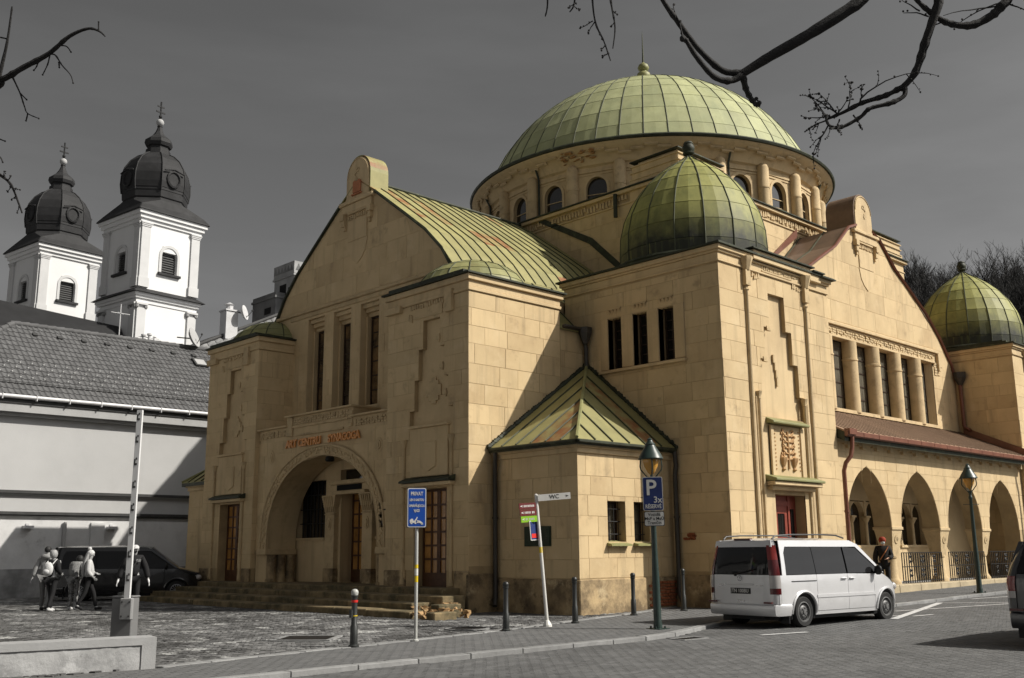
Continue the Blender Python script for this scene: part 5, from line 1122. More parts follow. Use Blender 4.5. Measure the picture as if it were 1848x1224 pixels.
# ------------------------------------------------------------------ white church with two black cupolas
CH = thing('church', 'white church with two square bell towers under black bulbous cupolas far left', 'church', (45, 112, 0))
ca, cb = Vector((.991, .134, 0)), Vector((-.134, .991, 0))
def bell_tower(P, label):
    W = 6.9; Mx = Matrix(((ca.x, cb.x, 0, P[0]), (ca.y, cb.y, 0, P[1]), (0, 0, 1, 0), (0, 0, 0, 1)))
    def bp(name, mb, m, par, **k): return obj(name, mb.xf(Mx), m, par, **k)
    b = MB(); ops = [(2.55, 4.35, 30.1, 32.4)]
    wall(b, 'Y', 0, .8, 0, W, 0, 35.6, ops); b2 = MB(); wall(b2, 'X', 0, .8, .8, W, 0, 35.6, ops); b.v += []; o_ = len(b.v); b.add(b2.v, b2.f); b.box(.8, W, .8, W, 0, 35.6)
    t = bp('bell_tower', b, M['church'], CH)
    for pl in 'YX':
        q = MB(); c_, hw_, sp_ = 3.45, .9, 32.0       # round head of the opening, frame and louvres
        for s in (1, -1):
            for i in range(6):
                a0_, a1_ = math.pi / 2 * i / 6, math.pi / 2 * (i + 1) / 6
                slab(q, pl, 0, [(c_ + s * hw_ * math.cos(a0_), sp_ + hw_ * math.sin(a0_)), (c_ + s * hw_, sp_ + hw_ * math.sin(a0_)), (c_ + s * hw_, sp_ + hw_ * math.sin(a1_)), (c_ + s * hw_ * math.cos(a1_), sp_ + hw_ * math.sin(a1_))], 0, .5)
        slab(q, pl, 0, R4(c_ - hw_, c_ + hw_, 32.9, 33.0), 0, .5)
        bp('arch_head', q, M['church'], t)
        q = MB()
        for i in range(10):
            a0_, a1_ = math.pi * i / 10, math.pi * (i + 1) / 10
            slab(q, pl, 0, [(c_ + 1.22 * math.cos(a0_), sp_ + 1.22 * math.sin(a0_)), (c_ + .92 * math.cos(a0_), sp_ + .92 * math.sin(a0_)), (c_ + .92 * math.cos(a1_), sp_ + .92 * math.sin(a1_)), (c_ + 1.22 * math.cos(a1_), sp_ + 1.22 * math.sin(a1_))], .08, .02)
        for s in (1, -1): slab(q, pl, 0, R4(min(c_ + s * .92, c_ + s * 1.22), max(c_ + s * .92, c_ + s * 1.22), 30.1, 32.0), .08, .02)
        bp('window_surround', q, M['churchg'], t)
        q = MB(); slab(q, pl, 0, R4(c_ - 1.3, c_ + 1.3, 29.85, 30.1), .3, .02); bp('window_sill', q, M['slate'], t)
        q = MB(); slab(q, pl, .5, R4(c_ - .9, c_ + .9, 30.1, 32.9), 0, .05)
        for k in range(11):
            z = 30.2 + k * .25; hh = hw_ if z < 32 else math.sqrt(max(.02, hw_ ** 2 - (z - 32) ** 2)); p0, p1 = P3(pl, .28, c_ - hh, z), P3(pl, .28, c_ + hh, z)
            q.prism([P3(pl, .28, c_ - hh, z), P3(pl, .48, c_ - hh, z + .2), P3(pl, .48, c_ - hh, z + .14), P3(pl, .28, c_ - hh, z - .06)], (2 * hh, 0, 0) if pl == 'Y' else (0, 2 * hh, 0))
        bp('louvre', q, M['louvre'], t)
        q = MB()
        for u in (.0, W - 1.0): slab(q, pl, 0, R4(u, u + 1.0, 28.2, 34.6), .18, .02); slab(q, pl, 0, R4(u - .1, u + 1.1, 28.2, 29.2), .26, .02); slab(q, pl, 0, R4(u, u + 1.0, 10, 26.0), .2, .02)
        bp('pilaster', q, M['churchg'], t)
        q = MB()
        for u in (.0, W - 1.0):
            for k in range(3): slab(q, pl, 0, R4(u - .05 - .05 * k, u + 1.05 + .05 * k, 34.6 + .16 * k, 34.74 + .16 * k), .24 + .05 * k, .02)
            slab(q, pl, 0, R4(u - .15, u + 1.15, 26.3, 26.5), .35, .02)
            for s in (0, 1):
                for k in range(2): x, y, z = P3(pl, 0, u + s, 26.12, .12); q.ball((x, y, z), .24, 8, 5)
        bp('capital', q, M['churchg'], t)
    q = MB()
    for z0_, z1_, p in ((26.55, 26.8, .12), (27.0, 27.25, .3), (27.25, 27.55, .5), (35.1, 35.45, .2), (35.45, 35.85, .45), (35.85, 36.25, .7)): ring_band(q, 0, W, 0, W, z0_, z1_, p * .85); bp('cornice', q, M['church'], t); q = MB()
    q = MB(); q.loft([[(-.75, -.75, 27.55), (W + .75, -.75, 27.55), (W + .75, W + .75, 27.55), (-.75, W + .75, 27.55)], [(0, 0, 28.1), (W, 0, 28.1), (W, W, 28.1), (0, W, 28.1)]]); bp('ledge_sheet', q, M['slate'], t)
    # skirt, cupola, lantern, spire
    c = W / 2
    def octa(r, z): return [(c + r * math.cos(math.pi / 8 + k * math.pi / 4), c + r * math.sin(math.pi / 8 + k * math.pi / 4), z) for k in range(8)]
    q = MB(); sq = lambda h, z: [(c + h * x, c + h * y, z) for x, y in ((1, .414), (.414, 1), (-.414, 1), (-1, .414), (-1, -.414), (-.414, -1), (.414, -1), (1, -.414))]
    sq2 = lambda h, z: [(c + h * x, c + h * y, z) for x, y in ((1, .98), (.98, 1), (-.98, 1), (-1, .98), (-1, -.98), (-.98, -1), (.98, -1), (1, -.98))]
    q.loft([sq2(4.25, 36.25), sq2(4.2, 36.38), sq2(3.75, 37.0), sq(3.3, 38.0), sq(3.0, 38.4)]); cu = bp('skirt_roof', q, M['slate'], t)
    q = MB(); q.loft([octa(r, z) for r, z in ((3.0, 38.1), (3.4, 38.5), (3.45, 39.2), (3.5, 39.25), (3.5, 39.5), (3.55, 39.55), (3.62, 40.2), (3.58, 41.2), (3.3, 42.2), (2.75, 43.1), (2.05, 43.75), (1.45, 44.05), (1.35, 44.1), (1.3, 44.7), (1.15, 44.75), (1.15, 45.0), (1.35, 45.1), (1.5, 45.45), (1.42, 45.85), (1.05, 46.15), (.7, 46.45), (.42, 46.9), (.28, 47.3), (.24, 47.5), (.3, 47.55), (.22, 47.7), (.18, 48.5))]); bp('cupola', q, M['slate'], t)
    q = MB()
    for k in range(8):
        a = math.pi / 8 + k * math.pi / 4; q.tube([(c + r * math.cos(a), c + r * math.sin(a), z) for r, z in ((3.5, 39.2), (3.64, 40.2), (3.6, 41.2), (3.32, 42.2), (2.77, 43.12), (2.07, 43.77), (1.47, 44.07))], .07, 5)
    bp('cupola_rib', q, M['slate'], t)
    for ang in (-math.pi / 2, math.pi, 0, math.pi / 2):
        q = MB(); d = Vector((math.cos(ang), math.sin(ang), 0)); s = Vector((-d.y, d.x, 0)); cc = Vector((c, c, 40.6)) + d * 3.35
        ring = lambda r, o: [tuple(cc + d * o + s * r * math.cos(t_) + Vector((0, 0, 1.15 * r * math.sin(t_)))) for t_ in [2 * math.pi * k / 14 for k in range(14)]]
        q.loft([ring(.85, -.6), ring(.85, .12), ring(.68, .18), ring(.6, .08), ring(.56, .02)]); q.tube([tuple(cc + d * .16 + s * x + Vector((0, 0, z))) for x, z in ((-1.2, .75), (-.8, .85), (0, 1.05), (.8, .85), (1.2, .75))], .09, 5); bp('round_dormer', q, M['slate'], t)
    q = MB(); q.ball((c, c, 48.05), .42, 12, 8); bp('gilt_ball', q, M['zinc'] if 0 else M['lighttrim'], t, smooth=60)
    q = MB(); q.tube([(c, c, 48.4), (c, c, 50.5)], .09, 6); q.box(c - .42, c + .42, c - .05, c + .05, 49.85, 50.0); q.box(c - .55, c + .55, c - .05, c + .05, 49.2, 49.36); q.ball((c, c, 48.75), .2, 8, 5); bp('double_cross', q, M['slate'], t)
D1 = Vector((.40230, .92824 + .01396, .30348)); 
bell_tower((42.24, 98.93, 0), ''); bell_tower((38.8, 117.7, 0), '')
q = MB(); q.prism([(26, 101.5, 18), (26, 101.5, 25.9), (44, 101.5, 22.9), (44, 101.5, 18)], (0, .3, 0))
n0 = [(20, 103.5, 26.3), (41.5, 100.6, 23.5), (44, 118, 23.5), (22, 121, 27.0)]
q = MB(); q.add([(20, 96, 20.5), (41.5, 95.5, 18.5), (41.8, 101.5, 24.3), (20, 104, 26.6), (20, 112, 20), (42, 110, 18)], [(0, 1, 2, 3), (3, 2, 5, 4), (1, 5, 2), (0, 3, 4)]); hp('nave_roof', q, M['darkroof'], CH)
q = MB(); q.box(20, 42, 96.5, 112, 0, 19.5); hp('nave', q, M['church'], CH)
# ------------------------------------------------------------------ castle tower high behind the gable
hl = MB(); r = random.Random(3); rings = [[(105 + R_ * math.cos(2 * math.pi * i / 24), 175 + R_ * math.sin(2 * math.pi * i / 24), z + r.uniform(-1, 1)) for i in range(24)] for R_, z in ((70, -1), (50, 10), (36, 20), (28, 27), (10, 29), (.5, 30))]; hl.loft(rings)
obj('castle_hill', hl, M['hill'], kind='structure', smooth=60)
CT = thing('castle_tower', 'grey square castle tower with a lower block, far behind the left gable slope', 'castle', (88, 146, 28))
q = MB(); q.box(87.4, 93.5, 143.0, 149.2, 20, 48.2); hp('tower', q, M['castle'], CT)
q = MB(); ring_band(q, 87.4, 93.5, 143, 149.2, 47.0, 49.1, .12); ring_band(q, 87.4, 93.5, 143, 149.2, 46.6, 46.9, .25); hp('parapet', q, M['castle'], CT)
q = MB()
for k in range(6): slab(q, 'Y', 142.9, [(87.6 + k * 1.0, 47.6), (88.1 + k, 48.7), (88.6 + k, 47.6)], .1, .1); slab(q, 'X', 87.3, [(143.2 + k * 1.0, 47.6), (143.7 + k, 48.7), (144.2 + k, 47.6)], .06, .1)
hp('sgraffito_teeth', q, M['castled'], CT)
q = MB(); slab(q, 'X', 87.4, R4(145.4, 147.4, 43.4, 45.6), .05, .02); slab(q, 'X', 87.4, R4(144.2, 144.7, 43.8, 44.8), .05, .02); hp('window', q, M['black'], CT)
q = MB()
for k in range(3): q.prism([P3('X', 87.4, 144.6 + k * 1.1 + .4 * math.cos(t_), 41.6 + .5 * math.sin(t_), .2) for t_ in [2 * math.pi * i / 10 for i in range(10)]], (.4, 0, 0)); 
slab(q, 'X', 87.4, R4(144, 147.6, 42.4, 42.8), .3, .02); hp('arched_corbel', q, M['castled'], CT)
q = MB(); q.box(85.6, 92, 145.6, 153, 20, 44.0); ring_band(q, 85.6, 92, 145.6, 153, 43.0, 43.4, .2); hp('lower_block', q, M['castled'], CT)
q = MB(); slab(q, 'X', 85.6, R4(148, 149.6, 34, 36.4), .05, .02); slab(q, 'X', 85.6, R4(147, 149, 40.5, 41.6), .05, .02); slab(q, 'X', 85.6, R4(150, 151, 38, 39.5), .05, .02); hp('window', q, M['black'], CT)
# ------------------------------------------------------------------ wooded hill at the right
def hill_z(x, y):
    t = (x - 95) / 75; return 1 + 37 * smooth(0, 1, t) + 2 * math.sin(x * .07 + y * .11)
hm = MB(); nx, ny = 22, 16
hm.add([(85 + 190 * i / nx, -70 + 240 * j / ny, hill_z(85 + 190 * i / nx, -70 + 240 * j / ny) - 1) for j in range(ny + 1) for i in range(nx + 1)], [(j * (nx + 1) + i, j * (nx + 1) + i + 1, (j + 1) * (nx + 1) + i + 1, (j + 1) * (nx + 1) + i) for j in range(ny) for i in range(nx)])
obj('wooded_hill', hm, M['hill'], kind='structure', smooth=80, fix=False)
def bare_tree(seed, h, bend=.18, depth=5, sides=4, r0=None):
    """trunk and crown of a leafless tree, in its own space"""
    r = random.Random(seed); tr, cr = MB(), MB(); r0 = r0 or h * .02
    P = [Vector((0, 0, -.5))]; d = Vector((0, 0, 1)); n = 7
    for i in range(n): d = (d + Vector((r.uniform(-1, 1), r.uniform(-1, 1), 0)) * .06).normalized(); P.append(P[-1] + d * h * .62 / n)
    tr.tube([tuple(p) for p in P], [r0 * (1 - .6 * i / n) for i in range(n + 1)], 6)
    def grow(p, d, l, rad, lev):
        pts = [p]; k = 3 if lev > 2 else 2
        for i in range(k): d = (d + Vector((r.uniform(-1, 1), r.uniform(-1, 1), r.uniform(-.1, .55))) * bend).normalized(); pts.append(pts[-1] + d * l / k)
        cr.tube([tuple(q) for q in pts], [rad * (1 - .5 * i / k) for i in range(k + 1)], sides if lev > 2 else 3)
        if lev <= 0: return
        for _ in range(r.choice((2, 3, 3)) if lev > 1 else 3):
            q = pts[r.randint(1, k)]; ax = Vector((r.uniform(-1, 1), r.uniform(-1, 1), r.uniform(.1, .8))).normalized()
            grow(q, (d * .9 + ax * .75).normalized(), l * r.uniform(.55, .8), max(rad * .58, .022), lev - 1)
    for i in range(2, n + 1):
        for _ in range(3 if i > 3 else 2):
            a = r.uniform(0, 6.28); e = .9 + .5 * i / n
            grow(P[i], Vector((math.cos(a), math.sin(a), e)).normalized(), h * r.uniform(.13, .22), r0 * .42 * (1.1 - .6 * i / n), depth - 2)
    return tr, cr
protos = []
for k in range(5):
    tr, cr = bare_tree(20 + k, 12.5, depth=5); protos.append((tr.mesh('trunk', M['twig'], 60), cr.mesh('crown', M['twig'], None, False)))
tr, cr = bare_tree(40, 8, depth=5); rusty = (tr.mesh('trunk', M['twig'], 60), cr.mesh('crown', M['rusttwig'], None, False))
r = random.Random(17); tg = 'leafless trees on the wooded hill'; cnt = 0
for k in range(2600):
    x, y = r.uniform(96, 172), r.uniform(30, 82); z = hill_z(x, y) - 1.2; p = proj((x, y, z + 8))
    if not (1585 < p[0] < 1990): continue
    h = r.uniform(.75, 1.15); q = proj((x, y, z + 12.4 * h)); lim = 430 + 10 * math.sin(p[0] * .03) + (max(0, 1690 - p[0]) * .55)
    if q[1] < lim - 6 or cnt >= 290: continue
    cnt += 1; t = thing('bare_tree', 'leafless dark grey tree in the crowd of trees on the far hill', 'tree', (x, y, z), r.uniform(0, 6.28), tg); t.scale = (h * 1.1, h * 1.1, h)
    a, b_ = protos[cnt % 5]; put('trunk', a, t, True); put('crown', b_, t, True)
t = thing('bare_tree', 'russet brown tree among the grey trees above the far right cupola', 'tree', (107.4, 41.6, hill_z(107.4, 41.6) + 13.0 - 1), 0); put('trunk', rusty[0], t, True); put('crown', rusty[1], t, True)
ug = MB(); r = random.Random(23); n_ = 0
while n_ < 5200:
    x, y = r.uniform(92, 172), r.uniform(28, 84); z = hill_z(x, y) - 1.2; p = proj((x, y, z + 3))
    if not (1590 < p[0] < 1960): continue
    n_ += 1; h = r.uniform(2.5, 8); dx, dy = r.uniform(-.18, .18) * h, r.uniform(-.18, .18) * h; w_ = r.uniform(.03, .07)
    ug.add([(x - w_, y + w_, z), (x + w_, y - w_, z), (x + dx * .5, y + dy * .5, z + h * .55), (x + dx, y + dy, z + h)], [(0, 1, 2), (0, 2, 3)])
o = obj('undergrowth', ug, M['twig'], kind='stuff', fix=False); o['label'] = 'dense leafless thicket between the trees on the far hill'; o['category'] = 'undergrowth'
# ------------------------------------------------------------------ street furniture
M['green'] = mat('dark_green_lamp_paint', (.018, .034, .029), .4, .2, 6, spec=.5, stain=[((.12, .14, .13), 14, .66, .74, .5)])
M['post'] = mat('black_bollard_paint', (.022, .024, .023), .42, .25, 8, spec=.5)
M['galv'] = mat('galvanised_post', (.40, .40, .38), .45, .12, 5, spec=.5)
M['amber'] = mat('amber_lamp_glass', (.55, .28, .05), .15, .12, 4, spec=.6)
M['blue'] = mat('blue_sign_face', (.012, .065, .33), .4, .05, 3); M['blue2'] = mat('dull_blue_sign_face', (.022, .036, .13), .45, .1, 3)
M['white'] = mat('white_sign_face', (.60, .59, .56), .45, .05, 3); M['signback'] = mat('dark_sign_back', (.05, .05, .055), .5, .1, 4)
M['ink'] = mat('black_print', (.02, .02, .02), .6); M['brownsign'] = mat('maroon_sign_face', (.13, .022, .022), .45, .1, 3); M['greensign'] = mat('lime_sign_face', (.22, .44, .02), .45, .1, 3)
M['red'] = mat('red_reflective_band', (.55, .03, .025), .4); M['yellow'] = mat('yellow_sticker', (.62, .45, .02), .5, .1, 20)
M['cab'] = mat('grey_cabinet_paint', (.16, .16, .16), .5, .06, 3); M['cablight'] = mat('pale_boom_bracket', (.24, .24, .24), .45, .06, 3); M['boom'] = mat('white_boom_paint', (.62, .62, .62), .4, .04, 4)
def bolt(mb, x, y): mb.lathe([(.018, 0), (.018, .05), (.0, .055)], (x, y), 6)
# bollards
def bollard(loc, label, extra=False, h=.93):
    t = thing('bollard', label, 'bollard', loc, 0, 'black bollards along the pavement edge')
    k = h / .93; b = MB(); b.lathe([(.085, -.03), (.085, .03), (.06, .05), (.058, .34 * k), (.046, .36 * k), (.045, .80 * k), (.055, .81 * k), (.055, .83 * k), (.047, .835 * k)], (0, 0), 14); obj('shaft', b, M['post'], t, 40, local=True)
    b = MB(); b.lathe([(.047, .83 * k), (.052, .85 * k), (.058, .88 * k), (.05, .91 * k), (.03, .93 * k), (.0, .935 * k)], (0, 0), 14); obj('cap', b, M['post'] if not extra else M['galv'], t, 40, local=True)
    if extra:
        b = MB(); b.lathe([(.0505, .665), (.0505, .70)], (0, 0), 14); obj('red_band', b, M['red'], t, 40, local=True)
        b = MB(); b.lathe([(.0495, .46), (.0495, .475)], (0, 0), 14); obj('yellow_band', b, M['yellow'], t, 40, local=True); b = MB(); b.box(-.075, -.045, -.03, .03, .44, .56); obj('lug', b, M['post'], t, local=True)
for (x, y), lab, e, h in (((9.39, 13.30), 'bollard with a red band, foremost and left of the blue PRIVAT sign', True, .86), ((13.09, 13.85), 'plain black bollard left of the leaning direction post', False, .87),
        ((15.35, 14.25), 'plain black bollard at the sunlit annex corner', False, .9), ((18.0, 14.95), 'plain black bollard just left of the lamp with the parking sign', False, .92), ((19.75, 14.9), 'plain black bollard half hidden behind the silver van', False, .96)):
    bollard((x, y, gz(x) - .01), lab, e, h)
# street lamps
def lamp(loc, label, tilt=0.0, sc=1.0):
    t = thing('street_lamp', label, 'street lamp', loc, 0, 'green street lamps on the pavement', (0, tilt, 0)); t.scale = (sc, sc, sc)
    b = MB(); b.lathe([(.085, -.05), (.085, .10), (.075, .14), (.072, .9), (.062, 1.3), (.06, 1.32), (.058, 1.36), (.05, 2.2), (.043, 2.62), (.055, 2.64), (.055, 2.70), (.04, 2.72), (.04, 2.80), (.06, 2.83), (.06, 2.86)], (0, 0), 14); obj('pole', b, M['green'], t, 40, local=True)
    b = MB(); b.lathe([(.24, 3.22), (.25, 3.24), (.21, 3.32), (.12, 3.46), (.10, 3.50), (.105, 3.52), (.07, 3.56), (.05, 3.60), (.055, 3.62), (.0, 3.66)], (0, 0), 18); obj('shade', b, M['green'], t, 40, local=True)
    b = MB(); b.lathe([(.15, 3.24), (.16, 3.20), (.13, 3.08), (.07, 2.96), (.02, 2.92), (.0, 2.915)], (0, 0), 16); obj('lamp_glass', b, M['amber'], t, 40, local=True)
    for k in range(4):
        a = math.pi / 4 + k * math.pi / 2; b = MB(); b.tube([(r * math.cos(a), r * math.sin(a), z) for r, z in ((.05, 2.84), (.12, 2.92), (.20, 3.02), (.215, 3.08), (.20, 3.24))], .014, 6); obj('arm', b, M['green'], t, 40, local=True)
    b = MB()
    for k in range(4): bolt(b, .14 * math.cos(k * 1.57 + .4), .14 * math.sin(k * 1.57 + .4))
    b.box(-.16, .16, -.16, .16, -.02, .012); obj('base_plate', b, M['green'], t, local=True)
    b = MB(); b.tube([(-.16, .16, 2.48), (.16, -.16, 2.48)], .008, 5); obj('ladder_bar', b, M['green'], t, local=True)
    return t
lamp((15.19, 12.06, 0), 'green street lamp that carries the blue parking sign, in front of the annex', -.012, .95)
lamp((29.75, 12.2, gz(29.75)), 'green street lamp standing alone before the arcade', -.004, .985)
CAMR = Vector((r_.x, r_.y, 0)).normalized(); CAMF = Vector((f_.x, f_.y, 0)).normalized()
def rrect(w, h, rad, n=4):
    P = []
    for cx_, cy_, a in ((w / 2 - rad, h / 2 - rad, 0), (-w / 2 + rad, h / 2 - rad, 90), (-w / 2 + rad, -h / 2 + rad, 180), (w / 2 - rad, -h / 2 + rad, 270)):
        P += [(cx_ + rad * math.cos(math.radians(a + 90 * k / n)), cy_ + rad * math.sin(math.radians(a + 90 * k / n))) for k in range(n + 1)]
    return P
def plate(name, P, thick, m, parent, z=0.0): b = MB(); b.prism([(x, y, z) for x, y in P], (0, 0, thick)); return obj(name, b, m, parent, local=True)
def word(body, size, x, y, m, parent, z, bold=0.0, width=None, name='lettering'):
    mb = text_mb(body, size, .0015, bold=bold)
    if width:
        xs = [p[0] for p in mb.v]; k = width / max(.001, max(xs) - min(xs)); mb.v = [(p[0] * k, p[1], p[2]) for p in mb.v]
    mb.v = [(p[0] + x, p[1] + y, p[2] + z) for p in mb.v]; return obj(name, mb, m, parent, local=True, fix=False)
def sign_frame(origin, yaw=0.0, tilt=0.0):
    """matrix of a sign facing the camera side, turned by yaw about the vertical"""
    R = Matrix.Rotation(yaw, 3, 'Z') @ CAMR; return frame(origin, R, (0, 0, 1)) @ Matrix.Rotation(tilt, 4, 'Z')
def sign(name, label, cat, origin, yaw=0.0, tilt=0.0):
    t = bpy.data.objects.new(name, None); COL.objects.link(t); t.matrix_world = sign_frame(origin, yaw, tilt); return tag(t, label, cat)
# parking sign and plate hung on the near lamp
pf = Vector((15.19, 12.06, 0)) - CAMF * .10
s = sign('parking_sign', 'blue parking sign with a white P hung on the near lamp', 'sign', (pf.x - .03, pf.y, 2.42), -.12, .01)
plate('panel', rrect(.37, .62, .03), .012, M['white'], s, -.006); plate('face', rrect(.345, .595, .025), .004, M['blue2'], s, .006)
word('P', .40, -.03, .10, M['white'], s, .011, .006); word('3x', .16, .085, -.115, M['white'], s, .011, .002); word('RÉSERVÉ', .10, 0, -.235, M['white'], s, .011, .002, .29)
s = sign('plate_sign', 'small white plate with black lettering just below the blue parking sign', 'sign', (pf.x - .01, pf.y, 1.965), -.12, .01)
plate('panel', rrect(.37, .27, .03), .012, M['signback'], s, -.006); plate('face', rrect(.345, .245, .025), .004, M['white'], s, .006)
for i, tx in enumerate(('Vozidlá', 'MsP a MsÚ', 'Trenčín')): word(tx, .078, 0, .075 - .075 * i, M['ink'], s, .011, .001)
# PRIVAT sign on its own post
t = thing('privat_sign', 'blue PRIVAT tow-away sign on a thin post in front of the right entrance door', 'sign', (10.68, 13.42, 0))
b = MB(); b.lathe([(.028, -.05), (.028, 1.84)], (0, 0), 10); b.lathe([(.05, -.01), (.05, .015), (.03, .03)], (0, 0), 8); obj('post', b, M['galv'], t, 40, local=True)
b = MB(); b.lathe([(.0295, .92), (.0295, 1.02)], (0, 0), 10); b.lathe([(.0295, 1.14), (.0295, 1.2)], (0, 0), 10); obj('yellow_stickers', b, M['yellow'], t, local=True)
b = MB(); b.lathe([(.0297, 1.03), (.0297, 1.13)], (0, 0), 10); obj('white_sticker', b, M['white'], t, local=True)
hd = bpy.data.objects.new('panel', None); bpy.data.objects.remove(hd)
PM = sign_frame((0, 0, 0), .18) ; PM.translation = Vector((0, 0, 2.115)) - CAMF * .04
def local_part(name, mb, m, par, Mx): return obj(name, mb.xf(Mx), m, par, local=True, fix=False)
def pris(P, th, z): b = MB(); b.prism([(x, y, z) for x, y in P], (0, 0, th)); return b
local_part('panel', pris(rrect(.325, .655, .02), .012, -.008), M['signback'], t, PM); local_part('border', pris(rrect(.305, .635, .025), .004, .005), M['white'], t, PM); local_part('face', pris(rrect(.28, .61, .02), .004, .006), M['blue'], t, PM)
for tx, sz, y, w_ in (('PRIVAT', .085, .225, .20), ('LEN S KARTOU', .055, .125, .235), ('OPRÁVŇUJÚCOU', .055, .04, .255), ('VJAZD', .06, -.05, .10)):
    mb = text_mb(tx, sz, .0012, bold=.0015); xs = [p[0] for p in mb.v]; k = w_ / (max(xs) - min(xs)); mb.v = [(p[0] * k, p[1] + y - (.012 if '\u00c1' in tx else 0), p[2] + .012) for p in mb.v]; local_part('lettering', mb, M['white'], t, PM)
b = MB()
for P in ([(-.11, -.25), (-.115, -.205), (-.09, -.18), (-.06, -.18), (-.055, -.21), (-.02, -.21), (-.005, -.245)], [(-.035, -.21), (.005, -.15), (.018, -.155), (-.01, -.215)], [(.0, -.20), (.06, -.215), (.10, -.245), (.108, -.272), (.08, -.265), (.02, -.235)]): b.prism([(x, y, .011) for x, y in P], (0, 0, .003))
for cx_, cy_ in ((-.085, -.252), (-.02, -.25), (.085, -.262), (.02, -.235)): b.prism([(cx_ + .016 * math.cos(a), cy_ + .016 * math.sin(a), .011) for a in [2 * math.pi * k / 10 for k in range(10)]], (0, 0, .003))
local_part('tow_truck_symbol', b, M['white'], t, PM)
# leaning direction post
t = thing('direction_post', 'leaning white direction post with a WC arm, maroon arms and a lime arm', 'signpost', (14.33, 14.02, 0)); LM = (Matrix.Rotation(.052, 4, CAMF)).inverted() if 0 else Matrix.Rotation(-.075, 4, CAMF)
b = MB(); b.lathe([(.09, -.02), (.085, .03), (.05, .10), (.034, .12), (.032, 2.48), (.0, 2.50)], (0, 0), 12); local_part('post', b, M['white'], t, LM)
b = MB(); b.lathe([(.034, 1.37), (.034, 1.48)], (0, 0), 10); local_part('yellow_sticker', b, M['yellow'], t, LM)
def arm(name, length, h, z, yaw, m, side, txt, tm, size):
    F = LM @ sign_frame((0, 0, 0), yaw); F.translation = LM @ (Vector((0, 0, z)) - CAMF * .035)
    x0, x1 = (.03, length) if side > 0 else (-length, -.03)
    local_part(name, pris([(x0, -h / 2), (x1, -h / 2), (x1, h / 2), (x0, h / 2)], .02, -.01), m, t, F)
    c = (x0 + x1) / 2
    if txt: mb = text_mb(txt, size, .001, bold=.001); mb.v = [(p[0] + c, p[1], p[2] + .012) for p in mb.v]; local_part('lettering', mb, tm, t, F)
    ax = (x1 - .07) if side > 0 else (x0 + .05); b = MB(); d = side
    b.prism([(ax - d * .03, .022, .011), (ax + d * .035, 0, .011), (ax - d * .03, -.022, .011), (ax - d * .01, 0, .011)], (0, 0, .002)); local_part('arrow', b, tm, t, F)
    return F, x0, x1
arm('wc_arm', .67, .125, 2.41, .10, M['white'], 1, 'WC', M['ink'], .11)
for k, (z, m, l_) in enumerate(((2.27, M['brownsign'], .40), (2.145, M['brownsign'], .39), (2.02, M['greensign'], .38))):
    F, x0, x1 = arm('direction_arm', l_, .115, z, .5, m, -1, '', M['white'], .05); r = random.Random(k); b = MB(); x = x0 + .1
    while x < x1 - .05: w_ = r.uniform(.012, .022); b.prism([(x, -.02, .011), (x + w_, -.02, .011), (x + w_, .02, .011), (x, .02, .011)], (0, 0, .001)); x += w_ + .012 + (.02 if r.random() < .2 else 0)
    local_part('worn_lettering', b, M['white'] if k < 2 else M['galv'], t, F)
F = LM @ sign_frame((0, 0, 0), .95); F.translation = LM @ (Vector((0, 0, 1.80)) - CAMF * .05 - CAMR * .10)
local_part('poster_frame', pris(rrect(.27, .37, .01), .012, -.006), M['white'], t, F); local_part('poster', pris(rrect(.24, .34, .005), .004, .005), M['blue2'], t, F); local_part('poster_picture', pris([(-.10, -.14), (.1, -.14), (.1, -.06), (-.1, -.06)], .002, .009), M['red'], t, F)
# raised barrier
t = thing('barrier', 'grey barrier cabinet with its white boom raised upright behind the low concrete wall', 'barrier', (7.25, 16.6, 0), math.radians(-48))
k = 1.0; b = MB(); b.box(-.17, .17, -.13, .13, -.02, .72); obj('cabinet', b, M['cab'], t, local=True, bev=.012); b = MB(); b.box(-.18, .18, -.14, .14, .72, .75); obj('lid', b, M['cab'], t, local=True, bev=.01)
b = MB(); b.box(.0, .20, -.22, -.13, .38, .72); obj('boom_bracket', b, M['cablight'], t, local=True, bev=.015)
b = MB()
for x in (.04, .16):
    for z in (.44, .66): b.box(x - .012, x + .012, -.228, -.218, z - .012, z + .012)
obj('bracket_bolts', b, M['darktrim'], t, local=True)
b = MB(); b.add([(x + .012 * (z > 2), y, z) for z in (.70, 3.74) for x, y in ((.055, -.20), (.145, -.20), (.145, -.15), (.055, -.15))], [(0, 1, 2, 3), (4, 5, 6, 7), (0, 1, 5, 4), (1, 2, 6, 5), (2, 3, 7, 6), (3, 0, 4, 7)]); obj('boom', b, M['boom'], t, local=True)
b = MB()
for k in range(8): z = .98 + k * .37; b.box(.075, .125, -.205, -.198, z, z + .035); b.box(.075, .095, -.206, -.198, z + .035, z + .10); b.box(.105, .125, -.206, -.198, z + .09, z + .125)
obj('boom_reflector', b, M['darktrim'], t, local=True)
b = MB(); b.box(-.12, -.04, -.05, .03, .75, .8); b.tube([(-.08, 0, .79), (-.02, .0, .83), (-.02, .02, .87)], .012, 5); obj('lock_lever', b, M['post'], t, local=True)
